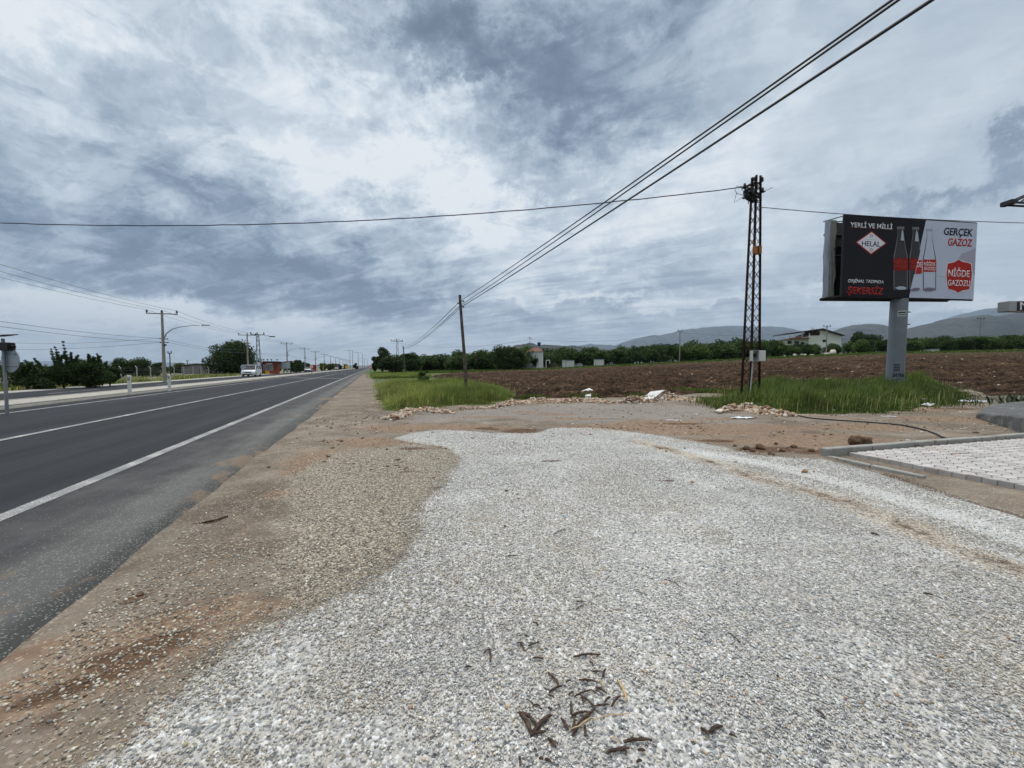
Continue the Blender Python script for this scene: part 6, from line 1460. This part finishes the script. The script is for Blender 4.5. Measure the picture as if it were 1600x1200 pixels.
# ------------------------------------------------------------------ grass
def blades(pts, hts, rng, width=.012, pal=None, name='grass', lean=.35):
    n = len(pts); a = rng.uniform(0, 2 * np.pi, n); l = rng.normal(0, lean, n) ; wv = np.stack([np.cos(a), np.sin(a), np.zeros(n)], 1) * (width * rng.uniform(.6, 1.4, n))[:, None]
    dv = np.stack([-np.sin(a), np.cos(a), np.zeros(n)], 1) * l[:, None] + np.array([.10, 0, 0])
    b0 = pts; h = hts[:, None]; up = np.array([0, 0, 1.])
    m1 = b0 + up * h * .55 + dv * h * .30; tp = b0 + up * h * .95 + dv * h * .95
    v = np.stack([b0 - wv, b0 + wv, m1 + wv * .7, m1 - wv * .7, tp], 1).reshape(-1, 3)
    k = np.arange(n)[:, None] * 5
    f4 = np.concatenate([k + 0, k + 1, k + 2, k + 3], 1); f3 = np.concatenate([k + 3, k + 2, k + 4, k + 4], 1)
    me = bpy.data.meshes.new(name)
    me.vertices.add(n * 5); me.vertices.foreach_set('co', v.astype(np.float32).ravel())
    li = np.concatenate([np.concatenate([k, k + 1, k + 2, k + 3], 1), np.concatenate([k + 3, k + 2, k + 4], 1)], 1).ravel().astype(np.int32)
    me.loops.add(len(li)); me.loops.foreach_set('vertex_index', li); me.polygons.add(2 * n)
    me.polygons.foreach_set('loop_start', (np.arange(n)[:, None] * 7 + np.array([0, 4])).ravel().astype(np.int32)); me.update(calc_edges=True)
    pal = np.array(pal); patch_ = (fbm(pts[:, 0] * .7, pts[:, 1] * .7, 3) + .5)[:, None]
    c = pal[rng.randint(0, len(pal), n)] * rng.uniform(.75, 1.25, (n, 1)) * (.7 + .6 * np.clip(patch_, 0, 1))
    set_attr(me, 'col', np.repeat(c, 5, 0), 'COLOR'); return link(name, me, M['grass'])
GP = [(.10, .145, .045), (.135, .19, .06), (.18, .24, .085), (.12, .165, .055), (.25, .27, .13), (.075, .11, .035), (.30, .27, .15), (.14, .16, .07)]
GD = [(.042, .064, .020), (.055, .082, .026), (.08, .11, .038), (.13, .155, .06), (.19, .18, .10), (.035, .052, .02)]
def fill(poly, n, rng, ymax=95):
    P_ = np.array(poly); lo, hi = P_.min(0), np.minimum(P_.max(0), [1e9, ymax]); q_ = np.stack([rng.uniform(lo[0], hi[0], n), rng.uniform(lo[1], hi[1], n)], 1)
    e = sdf(poly, q_[:, 0], q_[:, 1]) + fbm(q_[:, 0] * 1.1, q_[:, 1] * 1.1, 3) * .5; k_ = (e > 0) | (rng.rand(n) < .35 * np.exp(e / .18)); return q_[k_], np.maximum(e[k_], 0)
rg_ = np.random.RandomState(9)
q_, e = fill(GRASSL, 900000, rg_, 34)
k = rg_.rand(len(q_)) < np.clip((20 / np.maximum(q_[:, 1], 14)) ** 1.2, 0, 1) * .9; q_, e = q_[k], e[k]
if len(q_) > 110000: s_ = rg_.choice(len(q_), 110000, False); q_, e = q_[s_], e[s_]
dL = q_ @ np.array([ED.x, ED.y])
ht = np.clip(e * 1.0, .10, 1) * .50 * rg_.uniform(.45, 1.25, len(q_)) * (1 + .9 * fbm(q_[:, 0], q_[:, 1], 3))
pal_w = [(.22, .22, .10), (.15, .17, .07), (.30, .27, .15), (.10, .13, .045), (.36, .31, .19)]
edge_ = rg_.rand(len(q_)) < np.clip((dL + 2.6) / 2.4 + 1.2 * fbm(q_[:, 0], q_[:, 1], 3), .03, .8)
for msk, pl_, nm in ((~edge_, GP, 'tall_grass'), (edge_, pal_w, 'verge_weeds')):
    o = blades(np.column_stack([q_[msk], ground_z(q_[msk][:, 0], q_[msk][:, 1])]), ht[msk], rg_, .011, pl_, nm); tag(o, kind='stuff')
far_l = [(-3.5, 30), (-2.5, 33), (-8, 45), (-18, 72), (-27, 95), (-30.5, 95), (-20, 62), (-12, 38.5), (-11.0, 33.5), (-10, 30)]
q_, e = fill(G2([(583.5, 580), (586, 592), (672, 592), (650, 587), (606, 581)]), 500000, rg_, 92); q_ = q_[q_[:, 1] > 30]
if len(q_) > 90000: q_ = q_[rg_.choice(len(q_), 90000, False)]
o = blades(np.column_stack([q_, ground_z(q_[:, 0], q_[:, 1])]), .42 * rg_.uniform(.5, 1.2, len(q_)), rg_, .034, GP + pal_w[:2], 'tall_grass'); tag(o, kind='stuff')
q_, e = fill(GRASSR, 500000, rg_)
if len(q_) > 130000: s_ = rg_.choice(len(q_), 130000, False); q_, e = q_[s_], e[s_]
ht = np.clip(e * .7, .10, 1) * .58 * rg_.uniform(.35, 1.3, len(q_)) * (1 + 1.3 * fbm(q_[:, 0] * .9, q_[:, 1] * .9, 3)); ht = np.maximum(ht, .05)
o = blades(np.column_stack([q_, ground_z(q_[:, 0], q_[:, 1])]), ht, rg_, .013, GD + GP[:2], 'tall_grass'); tag(o, kind='stuff')
q2, e2 = fill(GRASSR, 30000, rg_); q3, e3 = fill(GRASSL, 30000, rg_, 34); q2 = np.concatenate([q2[:900], q3[:900]])
o = blades(np.column_stack([q2, ground_z(q2[:, 0], q2[:, 1])]), .66 * rg_.uniform(.4, 1.2, len(q2)), rg_, .009, [(.36, .31, .18), (.28, .26, .13), (.42, .38, .26)], 'dry_stalks', .15); tag(o, kind='stuff')
# thin grass line between rubble and field, tufts on the lot edge, the strip under the orchard
pts_ = []
for a_, b2, n_, sp in (((1060, 614), (1140, 616), 3500, .35), ((895, 621), (925, 622), 900, .3), ((990, 622), (1010, 620), 500, .3), ((1108, 628), (1150, 640), 2500, .35), ((815, 624), (845, 624), 500, .25), ((1460, 635), (1500, 630), 300, .4)):
    A_, B_ = gp(*a_), gp(*b2); t_ = rg_.rand(n_)[:, None]; pts_.append(np.array(A_)[:2] * (1 - t_) + np.array(B_)[:2] * t_ + rg_.normal(0, sp, (n_, 2)))
pts_ = np.concatenate(pts_); o = blades(np.column_stack([pts_, ground_z(pts_[:, 0], pts_[:, 1])]), .28 * rg_.uniform(.4, 1.2, len(pts_)), rg_, .012, GD, 'grass_tufts'); tag(o, kind='stuff')
n_ = 60000; yy = rg_.uniform(77, 90, n_); xx = yy * rg_.uniform(-.30, 1.55, n_); kk = (sdf(FIELD, xx, yy) < -.2 ) | (rg_.rand(n_) < .05); xx, yy = xx[kk], yy[kk]
o = blades(np.column_stack([xx, yy, ground_z(xx, yy)]), .45 * rg_.uniform(.4, 1.3, len(xx)), rg_, .06, [(.06, .095, .025), (.085, .125, .035), (.12, .14, .05), (.05, .075, .022)], 'field_edge_grass'); tag(o, kind='stuff')
# dry weeds across the road
n_ = 40000; s_ = rg_.uniform(20, 110, n_); d_ = 22.3 + rg_.exponential(3.5, n_); kk = fbm(s_ * .25, d_ * .5, 3) + .1 > rg_.uniform(-.3, .5, n_); s_, d_ = s_[kk], d_[kk]
xx = ES.x * s_ + ED.x * d_; yy = ES.y * s_ + ED.y * d_
o = blades(np.column_stack([xx, yy, ground_z(xx, yy)]), .26 * rg_.uniform(.4, 1.5, len(xx)), rg_, .03, pal_w + GD[:2], 'dry_weeds'); tag(o, kind='stuff')
# small plant by the concrete block
t = thing('weed_plant', gp(1566, 636), 'small dark weed plant growing behind the grey concrete block', 'plant')
rr_ = random.Random(4); mb = MB(); vs, fs = [], []
for k in range(34):
    a_ = rr_.uniform(0, 6.28); r_ = rr_.uniform(.1, .75); h = rr_.uniform(.25, .6); x0_, y0_ = rr_.uniform(-.7, .7), rr_.uniform(-.15, .15)
    p0 = Vector((x0_, y0_, 0)); p2 = p0 + Vector((math.cos(a_) * .22, math.sin(a_) * .15, h)); pm2 = p0.lerp(p2, .6) + Vector((0, 0, .05)); mb.tube([p0, pm2], .008, 4)
    w_ = Vector((-math.sin(a_), math.cos(a_), 0)) * .045; mb.add([p0.lerp(pm2, .5), pm2 + w_, p2, pm2 - w_], [[0, 1, 2, 3]])
mb.build('leaves', mat('weed', (.035, .06, .02), .7, var=.4, vs=6), t)

# ================================================================== SMALL THINGS ON THE LOT
# rough concrete block at the right
mb = MB(); fpts = [gp(1526, 653), gp(1600, 678), gp(1720, 690), gp(1760, 645), gp(1640, 634), gp(1545, 641)]; hs = [.16, .42, .52, .5, .34, .20]
n_ = len(fpts); ring0 = [(p_.x, p_.y, -.05) for p_ in fpts]; cen = sum((p_ for p_ in fpts), Vector()) / n_
ring1 = [(p_.x, p_.y, h - .04) for p_, h in zip(fpts, hs)]; ring2 = [(p_.x + (cen.x - p_.x) * .03, p_.y + (cen.y - p_.y) * .03, h) for p_, h in zip(fpts, hs)]
mb.add(ring0 + ring1 + ring2, [[i, (i + 1) % n_, n_ + (i + 1) % n_, n_ + i] for i in range(n_)] + [[n_ + i, n_ + (i + 1) % n_, 2 * n_ + (i + 1) % n_, 2 * n_ + i] for i in range(n_)] + [list(range(2 * n_, 3 * n_))])
o = mb.build('concrete_block', M['grey_concrete'])
bm = bmesh.new(); bm.from_mesh(o.data); bmesh.ops.triangulate(bm, faces=bm.faces)
for _ in range(4): bmesh.ops.subdivide_edges(bm, edges=[e for e in bm.edges if e.calc_length() > .12], cuts=1); bmesh.ops.triangulate(bm, faces=bm.faces)
for v_ in bm.verts:
    a_ = np.array([v_.co.x]); b2 = np.array([v_.co.y + v_.co.z * 2]); k_ = float(fbm(a_ * 2.2, b2 * 2.2, 4)[0])
    v_.co.z += k_ * .03; v_.co.x += float(fbm(b2 * 3, a_ * 3, 3)[0]) * .03; v_.co.y += float(fbm(a_ * 3 + 7, b2 * 3, 3)[0]) * .04
bm.to_mesh(o.data); bm.free()
tag(o, 'long low block of rough dark grey concrete at the right edge', 'concrete block')
def lump(u, v, w, h, m, label, seed, name='rock', cat='rock', flat_=.8, group=None, sub=2):
    c_ = gp(u, v); z_ = gz(c_.x, c_.y); bm = bmesh.new(); bmesh.ops.create_icosphere(bm, subdivisions=sub, radius=1)
    rr_ = np.random.RandomState(seed); of = rr_.rand(3) * 30
    pl_ = [(Vector(rr_.normal(size=3)).normalized(), rr_.uniform(.62, .85)) for _ in range(7)]
    for v_ in bm.verts:
        p_ = v_.co.copy()
        for nn, dd_ in pl_:
            k_ = p_.dot(nn)
            if k_ > dd_: p_ -= nn * (k_ - dd_)
        k_ = 1 + .10 * math.sin(p_.x * 7 + of[0]) * math.sin(p_.y * 6 + of[1]) + .03 * math.sin(p_.x * 13 + p_.z * 4 + of[2])
        v_.co = Vector((p_.x * w / 2 * k_, p_.y * w / 2 * .8 * k_, max(p_.z, -.5) * h * .62 * k_))
    me = bpy.data.meshes.new(name); bm.to_mesh(me); bm.free()
    o = link(name, me, m); o.location = (c_.x, c_.y, z_ + h * .28); return tag(o, label, cat, group)
lump(1343, 699, .42, .27, M['rock'], 'dark reddish-brown rock sitting on the dirt behind the kerb', 2, sub=3)
lump(1257, 738, .10, .065, M['tan_rock'], 'small round tan stone lying on the white gravel', 5)
lump(1546, 684, .36, .09, M['rock'], 'flat dark clod of earth in front of the concrete block', 6, 'clod', 'clod')
lump(1524, 676, .14, .04, M['rock'], 'tiny dark clod beside the flat one', 7, 'clod', 'clod')
for i, (u, v, w, h) in enumerate([(1166, 703, .16, .09), (1188, 702, .20, .11), (1176, 706, .12, .07), (1240, 700, .14, .08), (1222, 706, .13, .07), (1268, 706, .12, .06), (1205, 711, .13, .06), (1212, 695, .10, .05), (1148, 698, .10, .05), (1300, 703, .12, .06)]):
    lump(u, v, w, h, M['rock'], 'dark soil clod in the scatter left of the brown rock', 20 + i, 'soil_clod', 'clod', group='soil clods left of the brown rock')
lump(791, 768, .05, .025, M['rock'], 'small dark clod alone on the gravel, farther one', 31, 'clod', 'clod'); lump(789, 825, .035, .022, M['rock'], 'tiny dark clod alone on the gravel, nearer one', 32, 'clod', 'clod')
lump(1082, 767 - 12, .06, .03, M['tan_rock'], 'small tan stone near the middle of the gravel', 33)
lump(219, 930, .05, .02, M['rock'], 'small dark brown clod on the left pebbles', 34, 'clod', 'clod')
# pale slabs on the heap and in the field
def slab(corn, th, label, m=M['pale_rock'], lift=(0, 0, 0, 0), name='slab', cat='slab'):
    P_ = [gp(u, v) for u, v in corn]; P_ = [Vector((p_.x, p_.y, gz(p_.x, p_.y) + l)) for p_, l in zip(P_, lift)]; n_ = len(P_); mb = MB()
    mb.add([tuple(p_) for p_ in P_] + [(p_.x, p_.y, p_.z + th) for p_ in P_], [list(range(n_ - 1, -1, -1)), list(range(n_, 2 * n_))] + [[i, (i + 1) % n_, n_ + (i + 1) % n_, n_ + i] for i in range(n_)])
    return tag(mb.build(name, m), label, cat)
slab([(1001, 629), (1020, 628), (1038, 624), (1016, 624)], .05, 'tilted grey-white slab leaning on the mixed rubble heap', M['white_box'], (.03, .10, .40, .34))
slab([(908, 617), (914, 616.5), (927, 616), (921, 613.5)], .12, 'white broken slab lying at the near edge of the ploughed field', M['white_box'], (.1, .12, .12, .14))
slab([(914, 623.5), (923, 624), (924, 621), (916, 621)], .08, 'small white slab piece on the orange rubble ridge', M['white_box'], (.1, .1, .12, .12))
slab([(1117, 646), (1127, 647), (1131, 644), (1122, 643)], .05, 'pale flat stone at the foot of the orange heap', M['pale_rock'], (.03,) * 4)
# litter
def scrap(u, v, w, d, h, label, m=M['plastic_white'], seed=0, name='plastic_scrap', group=None, rz=0.):
    c_ = gp(u, v); rr_ = np.random.RandomState(seed); nx_ = 7; mb = MB(); vs = []
    for i in range(nx_):
        for j in range(nx_):
            a = (i / (nx_ - 1) - .5) * w * (1 + .3 * math.sin(j * 1.3 + seed)); b_ = (j / (nx_ - 1) - .5) * d * (1 + .3 * math.sin(i * 1.1 + seed))
            vs.append((a, b_, h * (.25 + .75 * rr_.rand()) + .003))
    mb.add(vs, [[i * nx_ + j, (i + 1) * nx_ + j, (i + 1) * nx_ + j + 1, i * nx_ + j + 1] for i in range(nx_ - 1) for j in range(nx_ - 1)])
    o = mb.build(name, m); o.location = (c_.x, c_.y, gz(c_.x, c_.y)); o.rotation_euler = (0, 0, rz); return tag(o, label, 'litter', group)
scrap(1520, 629.5, .75, .35, .10, 'white plastic sheet scrap left of the weed plant', seed=1)
scrap(1448, 637, .28, .2, .18, 'crumpled white bag at the right end of the grass', seed=2); scrap(1444, 631, .14, .1, .22, 'small upright white scrap just behind the crumpled bag', seed=12)
scrap(1389, 651.5, .42, .16, .02, 'flat white paper on the brown dirt in front of the grass', seed=3)
scrap(1301, 642, .26, .16, .07, 'white scrap at the front edge of the right grass', seed=4)
scrap(1161, 654.5, .62, .3, .04, 'crinkled white plastic on the dirt in front of the lattice tower', seed=5)
scrap(1240, 633, .24, .12, .30, 'white scrap caught in the right grass', seed=6); scrap(1303, 630, .40, .12, .34, 'torn white wrapping caught high in the grass', seed=7)
scrap(1263, 602, .5, .3, .12, 'white scrap on the field behind the right grass', seed=8)
scrap(1053, 658, .35, .1, .02, 'thin white strip on the grey gravel', seed=9, rz=-.4); scrap(1087, 648, .14, .1, .02, 'tiny white flake on the grey gravel', seed=10)
scrap(1470, 631, .10, .06, .06, 'tiny pale scrap near the grass end', seed=13)
scrap(1419, 689, .06, .05, .04, 'small white lump lying on the yard kerb', seed=14)
scrap(882, 808, .045, .03, .012, 'small crumpled blue and white wrapper on the gravel', mat('wrapper', (.20, .36, .55), .3, var=.5, vs=30, col2=(.65, .68, .72)), seed=15, name='wrapper')
scrap(313, 642 - 8, .2, .1, .02, 'grey scrap on the far lane', M['galv'], seed=17, name='scrap'); 
# black hose across the dirt
pts_ = [gp(u, v) for u, v in [(1216, 645), (1235, 648), (1262, 654), (1290, 657), (1320, 659), (1350, 661), (1385, 663.5), (1410, 666), (1430, 670), (1448, 674), (1462, 679), (1472, 684), (1482, 687), (1490, 689)]]
fine = []
for i in range(len(pts_) - 1):
    for k in range(4): q_ = pts_[i].lerp(pts_[i + 1], k / 4); fine.append(Vector((q_.x, q_.y + .01 * math.sin(i * 2.3 + k), gz(q_.x, q_.y) + .022)))
mb = MB(); mb.tube(fine, .018, 6); tag(mb.build('ground_cable', M['cable'], smooth=True), 'black cable snaking over the brown dirt from the grass to the yard kerb', 'cable')
# bark pieces and twigs on the gravel
def stick(p0, p1, w, label, m=None, bend=.04, group=None, name='bark_piece', lift=.012, flatk=.45, fork=None):
    a_, b_ = gp(*p0), gp(*p1); L = (b_ - a_).length; d = (b_ - a_) / max(L, 1e-4); nrm = Vector((-d.y, d.x, 0)); pts = []; n_ = 7; rr_ = random.Random(int(p0[0] * 7 + p1[1] * 3))
    for i in range(n_):
        t_ = i / (n_ - 1); q_ = a_.lerp(b_, t_) + nrm * (bend * L * math.sin(t_ * math.pi) + rr_.uniform(-.025, .025) * L); q_.z = gz(q_.x, q_.y) + lift + .004 * math.sin(t_ * 3) ; pts.append(q_)
    ws = [w * .88 * k for k in (.7, .9, 1.05, .85, 1.1, .8, .6)]; mb = MB(); mb.tube(pts, ws, 6)
    if fork: f_ = gp(*fork); f_.z = gz(f_.x, f_.y) + lift; mb.tube([pts[4], pts[4].lerp(f_, .5) + Vector((0, 0, .004)), f_], [w * .8, w * .7, w * .35], 6)
    c_ = sum(pts, Vector()) / n_; mb.v = [(v[0] - c_.x, v[1] - c_.y, (v[2] - c_.z) * flatk * 2) for v in mb.v]
    o = mb.build(name, m or M['stick']); o.location = c_; return tag(o, label, 'twig' if name == 'twig' else 'bark', group)
KX = lambda a, b: (780 + a / 5.454, 980 + b / 5.454)
SG = 'dark bark pieces scattered on the gravel'
big = [((420, 405), (510, 520), .011, 'narrow bark strip at the left of the scatter, upper arm of a V'), ((425, 575), (535, 515), .009, 'short bark strip forming the lower arm of the V'), ((630, 268), (865, 250), .010, 'longest straight bark piece at the top of the scatter'),
       ((175, 740), (275, 935), .016, 'broad brown bark strip at the lower left of the scatter'), ((200, 745), (320, 850), .013, 'reddish bark strip lying beside the broad one'), ((285, 915), (440, 765), .018, 'thick dark curved bark piece at the lower left'), ((270, 940), (400, 905), .012, 'dark bark fragment under the thick curved one'),
       ((620, 935), (820, 705), .013, 'long thick brown bark strip under the straw'), ((680, 465), (830, 482), .010, 'horizontal bark strip in the upper middle of the scatter'), ((640, 612), (775, 555), .008, 'slim bark strip above the centre of the scatter'),
       ((695, 600), (810, 690), .009, 'bark strip running down to the centre junction'), ((815, 690), (940, 678), .008, 'bark strip running right from the centre junction'), ((955, 690), (1035, 600), .010, 'short thick bark piece at the right of the centre'),
       ((610, 650), (615, 760), .010, 'upright bark piece left of the centre'), ((620, 770), (750, 735), .010, 'crooked bark piece below the upright one'), ((640, 780), (618, 900), .009, 'dark bark piece leading down to the long strip'), ((525, 790), (590, 890), .010, 'short leaning bark piece left of the long strip'), ((725, 850), (735, 945), .010, 'short bark piece below the long strip'),
       ((915, 1085), (1110, 1045), .013, 'long forked bark piece at the lower right'), ((1060, 990), (1300, 975), .013, 'upper branch of the bark at the lower right'), ((415, 965), (485, 1035), .014, 'small dark stub below the thick curved bark'), ((880, 440), (910, 370), .010, 'small upright bark stub at the upper right'),
       ((820, 525), (920, 580), .010, 'dark bark strip right of the slim one'), ((900, 655), (945, 610), .009, 'tiny bark strip above the right branch'), ((1180, 1062), (1245, 1066), .009, 'short dark bark piece at the far lower right'), ((1075, 1060), (1080, 1110), .008, 'small downward stub of the lower right bark')]
for a_, b2, w, lb in big: stick(KX(*a_), KX(*b2), w * .72, lb, group=SG)
for a_, b2, w in (((150, 155), (205, 158), .006), ((180, 160), (212, 215), .008), ((245, 178), (340, 152), .007), ((282, 282), (378, 288), .008), ((570, 488), (612, 468), .007), ((590, 595), (635, 565), .006), ((770, 545), (850, 600), .006), ((230, 632), (290, 680), .004), ((285, 685), (350, 688), .006), ((500, 675), (520, 700), .006), ((415, 705), (450, 722), .007), ((795, 400), (840, 392), .007), ((340, 1138), (375, 1140), .008), ((392, 1142), (440, 1165), .009), ((170, 1120), (178, 1200), .007), ((300, 1050), (318, 1085), .006), ((215, 90), (240, 100), .007), ((420, 598), (470, 620), .006), ((700, 610), (722, 665), .006), ((735, 730), (745, 760), .007), ((1170, 1165), (1215, 1150), .008), ((770, 310), (800, 330), .006), ((1290, 705), (1292, 700), .005)):
    stick(KX(*a_), KX(*b2), w * .8, 'small dark bark fragment lying on the gravel among larger pieces', group='small bark fragments on the gravel', name='bark_fragment')
for p0, p1, w, lb in (((765, 1021), (766, 1039), .007, 'short upright bark piece left of the scatter'), ((757, 1023), (767, 1019), .005, 'tiny slanted bark piece touching the short upright one'), ((727, 1048), (736, 1047), .006, 'tiny dark fragment far left of the scatter'), ((864, 838), (884, 829), .0045, 'thin curved twig below the blue wrapper'), ((790, 873), (810, 872), .005, 'brown flat twig in the middle of the gravel'),
                      ((946, 910), (955, 902), .004, 'small forked twig left of centre gravel'), ((900, 955), (912, 948), .004, 'thin dark twig above the bark scatter'), ((901, 943), (914, 943), .005, 'thin straight twig above the bark scatter'), ((833, 976), (841, 980), .006, 'dark twig bit near the earthy spot'), ((1038, 907), (1063, 919), .004, 'thin long twig on the right gravel'), ((1105, 963), (1111, 968), .005, 'tiny twig right of the scatter'), ((1141, 992), (1157, 1008), .004, 'thin slanted twig on the right gravel, nearer'),
                      ((1442, 929), (1458, 932), .007, 'dark stub of wood on the far right gravel'), ((1360, 834), (1374, 838), .010, 'thick dark wood bit beside the soil streak'), ((1095, 1141), (1108, 1150), .010, 'dark crooked bark piece right of the scatter, left arm'), ((1108, 1146), (1129, 1137), .010, 'dark crooked bark piece right of the scatter, right arm'), ((1139, 1150), (1152, 1155), .006, 'small dark fragment right of the crooked bark'), ((1274, 1112), (1290, 1124), .005, 'thin twig on the lower right gravel'),
                      ((1214, 1060), (1216, 1058), .006, 'tiny bit on the lower right gravel'), ((905, 1000 - 168), (912, 834), .004, 'tiny dark fleck right of the curved twig'), ((994, 927), (1003, 930), .004, 'small dark twig right of centre'), ((1257, 955), (1264, 957), .005, 'tiny twig on the right gravel')):
    stick(p0, p1, w, lb, group='lone twigs on the gravel', name='twig')
stick(KX(1010, 460), KX(1085, 640), .008, 'pale yellow straw stalk at the right of the bark scatter', M['straw'], .05, 'straw on the gravel', 'straw'); stick(KX(850, 460), KX(885, 525), .005, 'short pale straw above the centre of the scatter', M['straw'], .1, 'straw on the gravel', 'straw')
stick(KX(610, 920), KX(790, 815), .0035, 'thin pale straw crossing the long bark strip', M['straw'], -.05, 'straw on the gravel', 'straw', .03); stick(KX(790, 815), KX(1120, 770), .003, 'thin pale straw running right from the crossing', M['straw'], .04, 'straw on the gravel', 'straw', .02)
stick(KX(940, 960), KX(1030, 1010), .003, 'thin curved pale straw above the lower right bark', M['straw'], .2, 'straw on the gravel', 'straw')
stick((930, 900), (952, 890), .003, 'faint pale straw left of the forked twig', M['straw'], .15, 'straw on the gravel', 'straw')
stick((316, 818), (356, 808), .012, 'dark curved strip lying on the dirt beside the road edge', M['stick'], -.12, None, 'rubber_strip', .01)
stick((1470, 716), (1530, 714), .010, 'thin dark stick lying on the paved yard', M['stick'], .03, None, 'twig', .07); stick((1434, 701), (1441, 704), .010, 'short dark stick on the pavers near the kerb', M['stick'], .03, None, 'twig', .07)

# ================================================================== THE AIR
hm = bpy.data.materials.new('haze'); hm.use_nodes = True; nt = hm.node_tree; nt.nodes.clear(); g = NG(nt)
v = g.new('ShaderNodeVolumePrincipled'); v.inputs['Color'].default_value = (.60, .74, .92, 1); v.inputs['Density'].default_value = 6.5e-5; v.inputs['Anisotropy'].default_value = .2
o = g.new('ShaderNodeOutputMaterial'); nt.links.new(v.outputs[0], o.inputs['Volume'])
mb = MB(); mb.box((0, 6200, 670), (34500, 21500, 1360)); tag(mb.build('haze', hm), kind='stuff')
